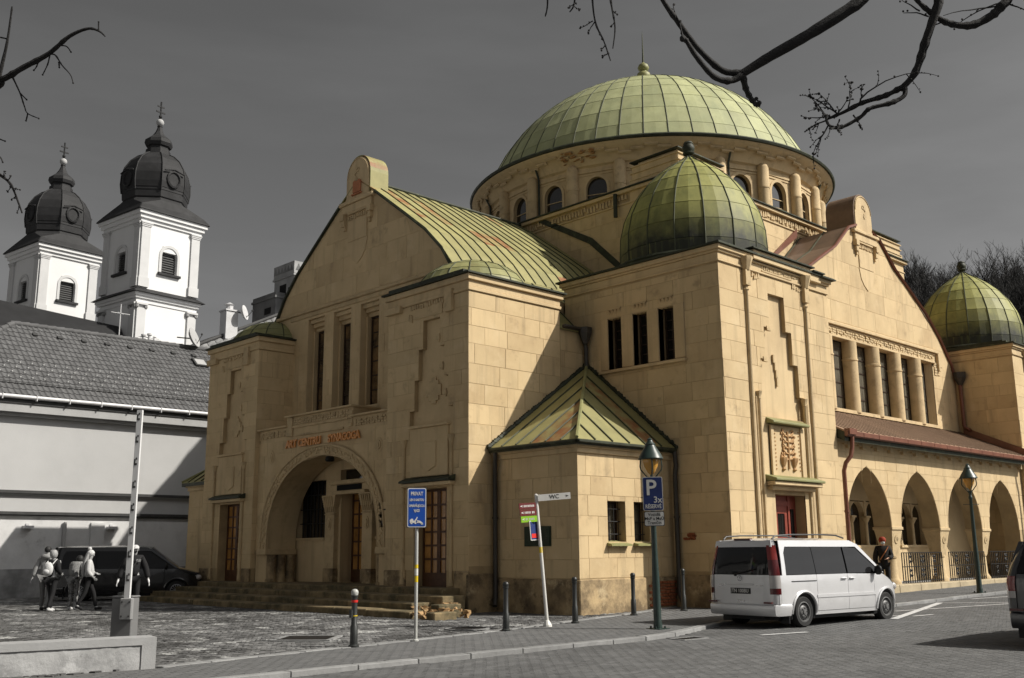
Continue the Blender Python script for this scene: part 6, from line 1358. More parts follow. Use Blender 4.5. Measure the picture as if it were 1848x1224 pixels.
# low flaking wall
t = thing('low_wall', 'low flaking concrete wall in the left foreground', 'wall', (5, 13, 0)); d = Vector((6.06 - 2.0, 12.93 - 13.53, 0)); L = d.length; u = d / L; n = Vector((-u.y, u.x, 0)); A = Vector((2.0, 13.53, 0)); r = random.Random(5)
def wp(s, o, z): p = A + u * s + n * o; return (p.x, p.y, z)
b = MB(); N_ = 60; front = []
top = lambda s: .38 - .02 * s / L
for i in range(N_ + 1): s = L * i / N_; front.append([wp(s, o, z) for o, z in ((.0 + r.uniform(-.004, .004), -.1), (.0 + r.uniform(-.008, .008), .1), (.0 + r.uniform(-.008, .008), .22), (r.uniform(-.004, .004), top(s) - .04), (.015, top(s)), (.28, top(s) + .004), (.30, top(s) - .02), (.30, -.1))])
b.loft(front); obj('body', b, M['concrete'], t, fix=True, smooth=30)
b = MB(); b.loft([[wp(s, o, z) for o, z in ((-.018, top(s) - .085), (-.02, top(s) + .006), (.31, top(s) + .012), (.31, top(s) - .06))] for s in (0, L * .5, L + .02)]); b.loft([[wp(s, o, z) for s, o in ((L - .16, -.016), (L + .02, -.018), (L + .02, .31), (L - .16, .31))] for z in (-.1, top(L) - .08)]); obj('smooth_rim', b, M['rim'], t)
# manholes, drain, litter
for (x, y, R_, lab) in ((12.95, 14.75, .42, 'round iron manhole cover in the cobbles near the second bollard'),):
    t = thing('manhole_cover', lab, 'manhole cover', (x, y, .004)); b = MB(); b.lathe([(R_, -.03), (R_, .012), (R_ * .86, .014), (R_ * .86, -.03)], (0, 0), 28); obj('rim', b, M['kerb'], t, local=True); b = MB(); b.lathe([(R_ * .84, -.03), (R_ * .84, .006), (0, .008)], (0, 0), 28); 
    for k in range(5): b.box(-R_ * .6, R_ * .6, -R_ * .6 + k * R_ * .3 - .02, -R_ * .6 + k * R_ * .3 + .02, .006, .014)
    obj('lid', b, M['iron'], t, local=True)
t = thing('square_cover', 'square iron cover with a pale frame in the cobbles left of the first bollard', 'manhole cover', (9.75, 15.15, .006), .75)
for a_, c_, e_, g_ in ((-.5, .5, -.5, -.42), (-.5, .5, .42, .5), (-.5, -.42, -.42, .42), (.42, .5, -.42, .42)): obj('frame_bar', MB().box(a_, c_, e_, g_, -.03, .014), M['kerb'], t, local=True)
obj('lid', MB().box(-.415, .415, -.415, .415, -.03, .008), M['iron'], t, local=True)
t = thing('drain_grate', 'cracked drain grate in the road at the foot of the kerb near the lamp', 'drain', (14.35, 10.75, -.05), -.1); b = MB()
b.box(-.3, .3, -.18, -.14, -.02, .008); b.box(-.3, .3, .14, .18, -.02, .008); b.box(-.3, -.26, -.14, .14, -.02, .008); b.box(.26, .3, -.14, .14, -.02, .008); obj('rim', b, M['kerb'], t, local=True); b = MB()
for k in range(7): b.box(-.24 + k * .07, -.205 + k * .07, -.14, .14, -.02, .004)
obj('bars', b, M['iron'], t, local=True)
tag(obj('paper_scrap', MB().box(5.0, 5.09, 11.6, 11.64, .004, .012), M['white']), 'small white scrap of paper on the pavement below the low wall', 'litter')
# iron railings between the arcade columns
def railing(x0, x1, label):
    t = thing('iron_railing', label, 'railing', ((x0 + x1) / 2, 14.46, .33), 0, 'wrought iron railings of the arcade'); L = x1 - x0; n = max(6, int(L / .15)); me = MB().tube([(0, 0, .04), (0, 0, .93)], .017, 5).mesh('bar', M['iron'])
    for k in range(n + 1): o = put('bar', me, t, True, loc=(-L / 2 + L * k / n, 0, 0))
    for z in (.10, .52, .93): b = MB(); b.box(-L / 2, L / 2, -.012, .012, z - .012, z + .012); obj('rail', b, M['iron'], t, local=True)
    sc = MB()
    def scroll(cx_, cz, s): return [(cx_ + s * (.055 * (1 - k / 16)) * math.cos(k * .62), .0, cz + (.055 * (1 - k / 16)) * math.sin(k * .62)) for k in range(14)]
    for q in (.2, .5, .8):
        for cz in (.25, .40, .66, .8):
            for s in (1, -1): b = MB(); b.tube(scroll(-L / 2 + L * q + s * .05, cz, s), .014, 4); obj('scroll', b, M['iron'], t, local=True)
for x0, x1, lab in ((29.9, 32.62, 'wrought iron railing right of the masked person, first arcade bay seen past the van'), (33.15, 35.9, 'wrought iron railing in the arcade bay directly left of the lone lamp'), (36.4, 39.1, 'wrought iron railing in the rightmost arcade bay')): railing(x0, x1, lab)
# ------------------------------------------------------------------ vehicles
M['silver'] = mat('silver_car_paint', (.62, .62, .63), .28, .03, .6, metal=.25, spec=.6, coat=.6, stain=[((.34, .34, .34), 1.6, .55, .8, .35)])
M['blackpaint'] = mat('black_car_paint', (.010, .010, .011), .22, .1, 1, spec=.55, coat=.8)
M['greypaint'] = mat('grey_car_paint', (.055, .056, .058), .28, .06, 1, metal=.3, spec=.6, coat=.7)
M['carglass'] = mat('tinted_car_glass', (.014, .014, .015), .05, .1, 1, spec=.3)
M['tyre'] = mat('tyre_rubber', (.022, .022, .022), .8, .15, 8); M['steelrim'] = mat('dusty_steel_rim', (.12, .12, .12), .5, .15, 6, spec=.5); M['alloy'] = mat('alloy_rim', (.32, .32, .33), .3, .08, 5, metal=.6)
M['plastic'] = mat('black_car_plastic', (.020, .020, .021), .5, .15, 6); M['chrome'] = mat('bright_car_trim', (.62, .62, .63), .2, .05, 4, metal=.8)
M['redlens'] = mat('red_lamp_lens', (.20, .018, .015), .12, .1, 5, spec=.8); M['darklens'] = mat('dark_red_lamp_lens', (.085, .010, .012), .12, .1, 5, spec=.8); M['clearlens'] = mat('clear_lamp_lens', (.42, .40, .39), .15, .1, 6, spec=.8)
M['plateblack'] = mat('dark_plate', (.03, .03, .03), .5)
def vehicle(name, label, cat, loc, rz, paint, sc=1.0, L=4.72, W=.95, H=1.86, belt=1.08, wtop=1.66, lean=.13, wheels=(.95, 4.0), rimm='steelrim', spokes=0, rails=True, plate_txt=None, tall_lamps=True, rear_z=1.0, rearwin=(1.10, 1.66), group=None):
    t = thing(name, label, cat, loc, rz, group); t.scale = (sc, sc, sc); k = H / 1.86; R = .325
    def hw(x, z):
        y = W - .04 * smooth(.5, .2, z) if z < .5 else W
        if z > belt - .1: y -= .15 * ((z - belt + .1) / (H - belt)) ** 1.25
        if x < .22: y -= .07 * (1 - x / .22) ** 2
        if x > L - .95: y -= .26 * ((x - L + .95) / .95) ** 2.2
        return y
    def rx(y, z):
        x = .02 + .10 * (abs(y) / W) ** 5
        if z > rear_z: x += lean * ((z - rear_z) / (H - rear_z)) ** 1.4
        return x
    def skin(name_, polys, m, fn, parent, cut=.16, th=.022, inward=(0, 1, 0), smoothing=35):
        bm = bmesh.new()
        for P in polys:
            f = bm.faces.new([bm.verts.new((a, 0, b_)) for a, b_ in P])
        bmesh.ops.remove_doubles(bm, verts=bm.verts[:], dist=1e-4); bmesh.ops.triangulate(bm, faces=bm.faces[:])
        for ax, n_ in ((0, (1, 0, 0)), (2, (0, 0, 1))):
            lo = min(v.co[ax] for v in bm.verts); hi = max(v.co[ax] for v in bm.verts); c = math.floor(lo / cut) * cut + cut
            while c < hi - .005:
                bmesh.ops.bisect_plane(bm, geom=bm.verts[:] + bm.edges[:] + bm.faces[:], plane_co=[c if i == ax else 0 for i in range(3)], plane_no=n_, dist=1e-5); c += cut
        for v in bm.verts: v.co = fn(v.co.x, v.co.z)
        bmesh.ops.recalc_face_normals(bm, faces=bm.faces[:])
        ex = bmesh.ops.extrude_face_region(bm, geom=bm.faces[:])
        for v in [g_ for g_ in ex['geom'] if isinstance(g_, bmesh.types.BMVert)]: v.co += Vector(inward) * th
        bmesh.ops.recalc_face_normals(bm, faces=bm.faces[:])
        me = bpy.data.meshes.new(name_); bm.to_mesh(me); bm.free(); me.materials.append(m); me.shade_smooth(); me.set_sharp_from_angle(angle=math.radians(smoothing)); return put(name_, me, parent, True)
    def arc(cx_, r, a0_, a1_, zc=R, n=12): return [(cx_ + r * math.cos(math.radians(a0_ + (a1_ - a0_) * i / n)), zc + r * math.sin(math.radians(a0_ + (a1_ - a0_) * i / n))) for i in range(n + 1)]
    zb = .27; wa, wb = wheels; ra = .395
    s1, s2, s3 = 1.42 * L / 4.72, 2.53 * L / 4.72, 3.52 * L / 4.72; g_ = .006
    az = math.degrees(math.asin((zb - R) / ra))
    nose = [(L - .03, zb), (L, .52), (L - .03, .72), (L - .10, .86), (L - .30, .95 * k)]
    b = MB(); bx = [(.30, .0), (.18, -0), ]
    b = MB()      # dark inner shell
    b.loft([[(x, s * (hw(x, z) - .05), z) for s, z in ((-1, zb + .02), (-1, .9), (-1, zt), (1, zt), (1, .9), (1, zb + .02))] for x, zt in ((.2, 1.0), (.22 + lean * .6, H - .12), (L * .64, H - .12), (L * .83, belt), (L - .15, .78))]); body = obj('body', b, M['plastic'], t, local=True)
    for s in (-1, 1):
        f = lambda x, z, s=s: Vector((x, s * hw(x, z), z)); inn = (0, -s, 0)
        xl = wa - ra * .9; A_ = [p for p in arc(wa, ra, 0, 155, n=14)]
        skin('rear_quarter', [[(.14, .50), (.14, belt), (A_[-1][0], belt), (A_[-1][0], .50)], [(wa + ra, zb), (wa + ra, belt), (s1 - g_, belt), (s1 - g_, zb)]] + [[(b_[0], b_[1]), (b_[0], belt), (a_[0], belt), (a_[0], a_[1])] for a_, b_ in zip(A_, A_[1:])], paint, f, body, inward=inn)
        skin('sliding_door', [[(s1 + g_, zb + .06), (s2 - g_, zb + .06), (s2 - g_, belt), (s1 + g_, belt)]], paint, f, body, inward=inn)
        skin('front_door', [[(s2 + g_, zb + .06), (s3 - g_, zb + .06), (s3 - g_, belt - .02), (s2 + g_, belt)]], paint, f, body, inward=inn)
        skin('sill', [[(wa + ra, zb - .02), (wb - ra, zb - .02), (wb - ra, zb + .05), (wa + ra, zb + .05)]], paint, f, body, inward=inn)
        A_ = arc(wb, ra, 0, 180, n=16); tz = lambda x: belt - .02 if x < L * .82 else max(.55, belt - .02 - (x - L * .82) / (L * .18) * (belt - .72))
        skin('front_wing', [[(s3 + g_, zb), (s3 + g_, tz(s3)), (wb - ra, tz(wb - ra)), (wb - ra, zb)], [(wb + ra, zb), (wb + ra, tz(wb + ra)), (L - .1, tz(L - .1)), (L - .01, .55), (L - .06, zb)]] + [[(b_[0], b_[1]), (b_[0], tz(b_[0])), (a_[0], tz(a_[0])), (a_[0], a_[1])] for a_, b_ in zip(A_, A_[1:])], paint, f, body, inward=inn)
        # glass band and painted pillars above the belt
        a_top, a_bot = L * .665, L * .83
        skin('side_glass', [[(.34 + lean * .5, belt + .012), (s1 - .01, belt + .012), (s1 - .01, wtop), (.42 + lean, wtop), (.36 + lean * .8, wtop - .12)]], M['carglass'], f, body, inward=inn)
        skin('side_glass', [[(s1 + .01, belt + .012), (s2 - .02, belt + .012), (s2 - .02, wtop), (s1 + .01, wtop)]], M['carglass'], f, body, inward=inn)
        skin('side_glass', [[(s2 + .04, belt + .012), (a_bot - .12, belt + .005), (a_top - .10, wtop - .03), (s2 + .04, wtop)]], M['carglass'], f, body, inward=inn)
        skin('roof_side', [[(.20 + lean * .9, wtop - .25 * k), (.20 + lean * .5, belt), (.33 + lean * .5, belt), (.35 + lean * .8, wtop - .12), (.41 + lean, wtop + .01), (a_top - .08, wtop + .0), (a_bot - .06, belt), (a_bot + .02, belt), (a_top + .02, wtop + .05), (a_top - .25, H - .06), (.24 + lean, H - .06)]], paint, f, body, inward=inn)
        skin('side_moulding', [[(wa + ra + .05, .60), (wb - ra - .05, .60), (wb - ra - .05, .665), (wa + ra + .05, .665)]], paint, lambda x, z, s=s: Vector((x, s * (hw(x, z) + .014), z)), body, inward=inn)
        for c in (wa, wb):
            b = MB(); b.tube([(x, s * (hw(x, z) + .006), z) for x, z in arc(c, ra + .02, -4, 184, n=16)], .03, 6); obj('wheel_arch', b, paint, body, 40, local=True)
            b = MB(); b.tube([(x, s * (hw(x, z) - .12), z) for x, z in arc(c, ra - .0, -20, 200, n=16)], .10, 6); obj('arch_liner', b, M['plastic'], body, 40, local=True)
            wc = bpy.data.objects.new('wheel', None); COL.objects.link(wc); bpy.data.objects.remove(wc)
            Mw = Matrix.Translation((c, s * (hw(c, .4) - .115), R)) @ Matrix.Rotation(-s * math.pi / 2, 4, 'X')
            b = MB(); b.lathe([(.20, -.10), (.29, -.105), (.315, -.08), (.325, -.05), (.325, .05), (.315, .08), (.29, .105), (.215, .10), (.20, .07)], (0, 0), 28); wh = obj('wheel', b.xf(Mw), M['tyre'], t, 40, local=True)
            b = MB()
            if spokes:
                b.lathe([(.215, .02), (.215, .098), (.195, .10), (.195, .02)], (0, 0), 24)
                for q in range(spokes):
                    a = 2 * math.pi * q / spokes; b.tube([(.04 * math.cos(a), .04 * math.sin(a), .085), (.2 * math.cos(a), .2 * math.sin(a), .09)], .012, 5)
                b.lathe([(.05, .06), (.05, .10), (.0, .105)], (0, 0), 10)
            else:
                b.lathe([(.215, .02), (.215, .095), (.19, .10), (.18, .07), (.16, .06), (.12, .075), (.10, .095), (.05, .095), (.045, .115), (.0, .12)], (0, 0), 24)
            rimo = obj('rim', b.xf(Mw), M[rimm], wh, 40, local=True); 
            b = MB()
            if not spokes:
                for q in range(16): a = 2 * math.pi * q / 16; b.lathe([(.018, .055), (.018, .079)], (.148 * math.cos(a), .148 * math.sin(a)), 6)
                for q in range(5): a = 2 * math.pi * q / 5; b.lathe([(.013, .09), (.013, .108)], (.075 * math.cos(a), .075 * math.sin(a)), 6)
            b.lathe([(.20, -.02), (.20, .02)], (0, 0), 20); obj('rim_holes', b.xf(Mw), M['plastic'], wh, local=True)
        for x in (s2 - .16, s2 + .14):
            b = MB(); b.ball((x, s * (hw(x, .98 * k) + .006), .98 * k), .05, 10, 6, (2.0, .35, .55)); b.tube([(x - .09, s * (hw(x, .98) + .03), .985 * k), (x + .09, s * (hw(x, .98) + .03), .985 * k)], .013, 6); obj('door_handle', b, paint if rails else M['chrome'], body, 50, local=True)
        if rails:
            b = MB(); b.box(.55, s1 - .02, s * (hw(.9, .98) + .001) - .008, s * (hw(.9, .98) + .001) + .008, .945, .962); obj('slide_rail', b, M['plastic'], body, local=True)
            b = MB(); b.tube([(.32, s * .66, H - .03), (.42, s * .67, H + .035), (.9, s * .675, H + .06), (2.0, s * .68, H + .065), (2.55, s * .675, H + .05), (2.85, s * .66, H - .01)], .018, 6); obj('roof_rail', b, M['plastic'], body, 50, local=True)
        b = MB(); x = L * .755; y = hw(x, belt) + .11; b.ball((x, s * y, belt + .06), .1, 10, 7, (.5, 1.0, 1.15)); b.tube([(x + .02, s * (y - .14), belt + .0), (x, s * y, belt + .03)], .03, 6); obj('wing_mirror', b, M['plastic'], body, 60, local=True)
        # rear corner: lamp and painted strips
        def corner(z0_, z1_, m, nm, par=body, o=0.0):
            n_ = max(2, int((z1_ - z0_) / .1)); rows_ = []
            for i in range(n_ + 1):
                z = z0_ + (z1_ - z0_) * i / n_; w_ = hw(.3, z); xr = rx(W * .74, z); e = lean * .5 * max(0, (z - belt) / (H - belt))
                rows_.append([(xr - o, s * w_ * .82, z), (xr + .012 - o, s * (w_ * .89 + o * .3), z), (xr + .045 - o * .7, s * (w_ * .95 + o * .5), z), (xr + .10, s * (w_ * .985 + o), z), (.19 + e, s * (w_ + o * .6), z), (.19 + e, s * (w_ - .06), z), (xr + .08, s * w_ * .84, z)])
            b = MB(); b.loft(rows_, True, True); return obj(nm, b, m, par, 40, local=True)
        corner(.50, .70, paint, 'rear_corner'); b = MB()
        if tall_lamps:
            corner(.70, .82, M['darklens'], 'tail_lamp', body, .008); corner(.82, 1.08, M['clearlens'], 'tail_lamp', body, .008); corner(1.08, 1.40, M['darklens'], 'tail_lamp', body, .008); corner(1.40, 1.70, M['redlens'], 'tail_lamp', body, .008); corner(1.70, H - .05, paint, 'rear_corner')
        else:
            corner(.70, .80, M['clearlens'], 'tail_lamp', body, .008); corner(.80, 1.02, M['redlens'], 'tail_lamp', body, .008); corner(1.02, H - .05, paint, 'rear_corner')
    # rear: tailgate, window, bumper
    fr = lambda y, z: Vector((rx(y, z), y, z)); w7 = W * .82
    skin('tailgate', [[(-w7 + .005, .50), (w7 - .005, .50), (w7 - .005, rearwin[0] - .01), (-w7 + .005, rearwin[0] - .01)]], paint, fr, body, inward=(1, 0, 0))
    skin('rear_window', [[(-w7 + .03, rearwin[0]), (w7 - .03, rearwin[0]), (w7 - .09, rearwin[1]), (-w7 + .09, rearwin[1])]], M['carglass'], fr, body, inward=(1, 0, 0))
    skin('tailgate_top', [[(-w7 + .0, rearwin[1] + .008), (w7 - .0, rearwin[1] + .008), (w7 - .02, H - .06), (-w7 + .02, H - .06)]], paint, fr, body, inward=(1, 0, 0))
    b = MB(); rows_ = []
    for z, o in ((.26, .02), (.30, .055), (.42, .06), (.47, .05), (.50, .0)):
        pts = [(rx(y, .5) - o, y * 1.0, z) for y in [W * .94 * (i / 8 * 2 - 1) for i in range(9)]]
        rows_.append([(.52, -(hw(.5, z) + o * .3), z), (.2, -(hw(.3, z) + o * .25), z)] + pts + [(.2, hw(.3, z) + o * .25, z), (.52, hw(.5, z) + o * .3, z)])
    b.loft(rows_, False, False); obj('rear_bumper', b, paint, body, 40, local=True, fix=True)
    b = MB()
    for s in (-1, 1): b.box(-.045, .0, s * W * .80 - .1, s * W * .80 + .1, .515, .55)
    obj('bumper_reflector', b, M['darklens'], body, local=True)
    x0 = rx(0, .8); b = MB(); b.box(x0 - .02, x0, -.36, .36, .88, .91); obj('grip_bar', b, paint, body, local=True, bev=.006)
    pl_ = obj('number_plate', MB().box(x0 - .014, x0, -.27, .27, .70, .82), M['plateblack'], body, local=True, bev=.004)
    if plate_txt:
        b = MB(); b.box(x0 - .016, x0 - .013, -.255, .255, .712, .808); b2 = text_mb(plate_txt, .105, .001, bold=.002); xs = [p[0] for p in b2.v]; kk = .45 / (max(xs) - min(xs))
        b2.v = [(p[0] * kk, p[1], p[2]) for p in b2.v]; b2.xf(frame((x0 - .0165, 0, .76), (0, -1, 0), (0, 0, 1))); put('plate_lettering', b2.mesh('plate_lettering', M['white'], None, False), body, True)
        b = MB(); b.box(x0 - .017, x0 - .014, .24, .262, .715, .805); obj('plate_band', b, M['galv'], body, local=True)
        b = MB(); e = .055; cz = 1.02; b.tube([(x0 - .016, e * math.cos(a), cz + e * math.sin(a)) for a in [2 * math.pi * i / 16 for i in range(17)]], .007, 5)
        for q in range(3): a = math.pi / 2 + q * 2 * math.pi / 3; b.prism([(x0 - .02, .01 * math.cos(a + 1.57), cz + .01 * math.sin(a + 1.57)), (x0 - .02, e * math.cos(a), cz + e * math.sin(a)), (x0 - .02, .01 * math.cos(a - 1.57), cz + .01 * math.sin(a - 1.57))], (.01, 0, 0))
        obj('star_emblem', b, M['chrome'], body, local=True)
        b = MB(); r = random.Random(3)
        for y0_ in (.42, -.60):
            for q in range(5): b.box(x0 - .004, x0 + .01, y0_ + q * .035, y0_ + q * .035 + .026, .86, .89)
        obj('model_lettering', b, M['chrome'], body, local=True)
        b = MB(); b.tube([(rx(0, 1.1) - .02, .12, 1.10), (rx(0, 1.12) - .03, .0, 1.13), (rx(0, 1.2) - .03, -.42, 1.22)], .012, 5); b.ball((rx(0, 1.1) - .01, .12, 1.09), .035, 8, 5); obj('rear_wiper', b, M['plastic'], body, local=True)
        b = MB(); b.box(x0 - .012, x0 + .01, -.09, .09, .535, .565); obj('tailgate_catch', b, M['chrome'], body, local=True, bev=.005)
        b = MB(); b.box(rx(0, H - .08) + .01, rx(0, H - .08) + .09, -.22, .22, H - .045, H - .01); obj('brake_light', b, M['darklens'], body, local=True)
    # roof, screen, bonnet, front
    def cross(x, zc, drop, w_): return [(x, w_ * (i / 10 * 2 - 1), zc - drop * abs(i / 10 * 2 - 1) ** 2.4) for i in range(11)]
    def strip_(nm, st, m):
        b = MB(); b.loft([cross(x, z, dr, hw(x, z - dr) - o) for x, z, dr, o in st], False, False); return obj(nm, b, m, body, 50, local=True)
    strip_('roof', [(rx(0, H) + .0, H - .055, .02, .03), (rx(0, H) + .10, H - .015, .05, .0), (.9, H, .065, 0), (1.9, H, .065, 0), (L * .58, H - .01, .06, 0), (L * .655, H - .05, .06, 0)], paint)
    strip_('windscreen', [(L * .655, H - .055, .06, .02), (L * .74, H - .055 - (H - belt - .1) * .5, .08, .03), (L * .83, belt + .04, .09, .05)], M['carglass'])
    strip_('bonnet', [(L * .83, belt + .04, .10, 0), (L * .9, belt - .06, .10, 0), (L - .22, .93 * k, .10, 0), (L - .08, .80, .06, .02)], paint)
    strip_('nose', [(L - .08, .80, .06, .0), (L - .01, .62, .03, -.0), (L + .01, .45, .0, -.0), (L - .03, .24, .0, 0)], paint)
    for s in (-1, 1): b = MB(); b.ball((L - .16, s * (hw(L - .16, .75) - .05), .76), .14, 10, 6, (.9, .7, .7)); obj('headlight', b, M['clearlens'], body, 50, local=True)
    b = MB(); b.box(.35, L - .3, -.7, .7, .16, .3); b.box(.2, .3, -.45, -.35, .2, .27); obj('underbody', b, M['plastic'], body, local=True)
    b = MB(); b.box(wa - ra - .10, wa - ra - .08, -W + .04, -W + .28, .10, .4); b.box(wa - ra - .10, wa - ra - .08, W - .28, W - .04, .10, .4); obj('mud_flap', b, M['plastic'], body, local=True)
    return t
vehicle('van', 'silver van with a dark rear window parked at the kerb below the tall corner tower', 'van', (17.05, 11.52, -.06), -.105, M['silver'], .9, W=.93, plate_txt='TN 100BU')
vehicle('van', 'black van parked by the pale house wall behind the walking people', 'van', (12.4, 34.0, -.02), math.atan2(-.48, .877), M['blackpaint'], .92, L=5.0, rimm='alloy', spokes=14, rails=False, wheels=(1.0, 4.15))
vehicle('car', 'dark grey car cut off by the right edge of the picture', 'car', (16.31, 5.43, -.05), .03, M['greypaint'], 1.0, L=4.5, W=.9, H=1.58, belt=1.02, wtop=1.44, lean=.42, wheels=(.85, 3.55), rimm='alloy', spokes=10, rails=False, tall_lamps=False, rear_z=.98, rearwin=(1.06, 1.46))
# ------------------------------------------------------------------ people
def skinned(name, J, E_, m, parent, sub=1):
    """grow one continuous surface round a skeleton; J: name -> (x, y, z, radius)"""
    ks = list(J); me = bpy.data.meshes.new(name); me.from_pydata([J[k][:3] for k in ks], [(ks.index(a), ks.index(b)) for a, b in E_], [])
    o = bpy.data.objects.new(name, me); COL.objects.link(o); md = o.modifiers.new('grow', 'SKIN'); md.use_smooth_shade = True
    for i, k in enumerate(ks):
        sv = me.skin_vertices[0].data[i]; rr_ = J[k][3]; sv.radius = rr_ if isinstance(rr_, tuple) else (rr_, rr_); sv.use_root = i == 0
    ss = o.modifiers.new('soft', 'SUBSURF'); ss.levels = sub; ss.render_levels = sub
    bpy.context.view_layer.update(); ev = o.evaluated_get(bpy.context.evaluated_depsgraph_get()); out = bpy.data.meshes.new_from_object(ev); bpy.data.objects.remove(o)
    out.name = name; out.materials.clear(); out.materials.append(m); out.shade_smooth(); return put(name, out, parent, True)
CL = lambda n, c, **k: mat(n, c, .85, .12, 9, .3, 50, **k)
SKIN = mat('skin', (.33, .33, .33), .6, .06, 8)
def person(label, loc, rz, h, P, skin_m, top, legs, shoe, group=None, top_r=1.0, coat=0.0, leg_r=1.0):
    t = thing('person', label, 'person', loc, rz, group); t.scale = (h / 1.75,) * 3
    J = dict(pelvis=(0, 0, .95), spine=(0, 0, 1.14), chest=(.0, 0, 1.34), neck=(-.005, 0, 1.48), chin=(.03, 0, 1.56), head=(.02, 0, 1.645), crown=(.005, 0, 1.72),
             shL=(0, .175, 1.42), elL=(-.03, .235, 1.14), wrL=(.04, .25, .90), shR=(0, -.175, 1.42), elR=(-.03, -.235, 1.14), wrR=(.04, -.25, .90),
             hiL=(0, .095, .90), knL=(.02, .10, .50), anL=(-.03, .10, .09), toL=(.14, .12, .03), hiR=(0, -.095, .90), knR=(.02, -.10, .50), anR=(-.03, -.10, .09), toR=(.14, -.12, .03))
    J.update(P); rad = dict(pelvis=(.15, .11), spine=(.135, .095), chest=(.165, .11), neck=.055, chin=.062, head=(.075, .088), crown=.055, sh=.06, el=.043, wr=.029, hi=.085, kn=.056, an=.038, to=.036)
    def jr(k, f=1.0, add=0.0):
        r_0 = rad.get(k, rad.get(k[:2])); r_0 = r_0 if isinstance(r_0, tuple) else (r_0, r_0); return (*J[k], (r_0[0] * f + add, r_0[1] * f + add))
    base = {k: jr(k) for k in J}; ed = [('pelvis', 'spine'), ('spine', 'chest'), ('chest', 'neck'), ('neck', 'chin'), ('chin', 'head'), ('head', 'crown')]
    for s in 'LR': ed += [('chest', 'sh' + s), ('sh' + s, 'el' + s), ('el' + s, 'wr' + s), ('pelvis', 'hi' + s), ('hi' + s, 'kn' + s), ('kn' + s, 'an' + s), ('an' + s, 'to' + s)]
    for s in 'LR':        # palm, four fingers and a thumb
        sg_ = 1 if s == 'L' else -1; w_ = Vector(J['wr' + s]); e_ = Vector(J['el' + s]); d = (w_ - e_).normalized(); side = Vector((1, 0, 0)) - d * d.x; side.normalize(); palm = w_ + d * .075
        base['pa' + s] = (*palm, (.026, .022)); ed.append(('wr' + s, 'pa' + s))
        for i, (o, l) in enumerate(((.030, .075), (.010, .085), (-.010, .08), (-.030, .062))):
            a = palm + d * .03 + side * o; b_ = a + d * l * .55 + side * .006; c = b_ + d * l * .4 - Vector((0, sg_ * .014, 0))
            for n_, q, r_0 in (('a', a, .0095), ('b', b_, .009), ('c', c, .0075)): base[f'f{i}{n_}{s}'] = (*q, r_0)
            ed += [('pa' + s, f'f{i}a{s}'), (f'f{i}a{s}', f'f{i}b{s}'), (f'f{i}b{s}', f'f{i}c{s}')]
        a = w_ + d * .035 + side * .035; b_ = a + d * .04 + side * .022
        base['ta' + s] = (*a, .011); base['tb' + s] = (*b_, .009); ed += [('pa' + s, 'ta' + s), ('ta' + s, 'tb' + s)]
    skinned('body', base, ed, skin_m, t)
    # jacket and trousers follow the limbs
    JT = {k: jr(k, 1.0, .022 * top_r) for k in ('pelvis', 'spine', 'chest', 'shL', 'shR', 'elL', 'elR', 'wrL', 'wrR')}
    JT['collar'] = (J['neck'][0], J['neck'][1], J['neck'][2] + .0, (.07, .065)); JT['pelvis'] = (*[J['pelvis'][i] - (coat if i == 2 else 0) for i in range(3)], (.165 + .02 * top_r, .125 + .02 * top_r))
    skinned('jacket', JT, [('pelvis', 'spine'), ('spine', 'chest'), ('chest', 'collar')] + [e for s in 'LR' for e in (('chest', 'sh' + s), ('sh' + s, 'el' + s), ('el' + s, 'wr' + s))], top, t)
    JL = {k: jr(k, leg_r, .016) for k in ('pelvis', 'hiL', 'knL', 'anL', 'hiR', 'knR', 'anR')}
    skinned('trousers', JL, [e for s in 'LR' for e in (('pelvis', 'hi' + s), ('hi' + s, 'kn' + s), ('kn' + s, 'an' + s))], legs, t)
    for s in 'LR':
        a, b_ = Vector(J['an' + s]), Vector(J['to' + s]); d = (b_ - a); d.z = 0; d.normalize(); mid = (a + b_) / 2
        skinned('shoe', {'h': (*(a - d * .04 + Vector((0, 0, -.035))), .05), 'm': (*(mid + Vector((0, 0, -.005))), .05), 't': (*(b_ + d * .03), .04)}, [('h', 'm'), ('m', 't')], shoe, t)
    # face
    b = MB(); hx, hy, hz = J['head']
    b.ball((hx + .088, hy, hz - .02), .018, 7, 5, (1, .8, 1.4)); obj('nose', b, skin_m, t, 60, local=True)
    for s in (1, -1):
        b = MB(); b.ball((hx + .072, hy + s * .032, hz + .005), .012, 7, 5); obj('eye', b, M['ink'], t, 60, local=True)
        b = MB(); b.ball((hx - .01, hy + s * .085, hz - .01), .026, 7, 5, (.8, .35, 1.2)); obj('ear', b, skin_m, t, 60, local=True)
    b = MB(); b.box(hx + .066, hx + .078, hy - .022, hy + .022, hz - .062, hz - .054); obj('mouth', b, mat('lips', (.2, .17, .17)) if 'lips' not in bpy.data.materials else bpy.data.materials['lips'], t, local=True)
    return t, J
def hair_cap(t, J, m, name='hair', r=.098, fwd=-.015, up=.03, sc=(1.02, .92, .95)):
    b = MB(); x, y, z = J['head']; b.ball((x + fwd, y, z + up), r, 12, 8, sc); return obj(name, b, m, t, 60, local=True)
grp = None
GJ = CL('mid_grey_jacket', (.25, .25, .25)); JEAN = CL('grey_jeans', (.15, .15, .15)); BLK = CL('black_cloth', (.012, .012, .013)); SHOE = CL('dark_shoe', (.035, .035, .035)); WSH = CL('white_shoe', (.5, .5, .5)); PALE = CL('pale_jacket', (.48, .48, .48))
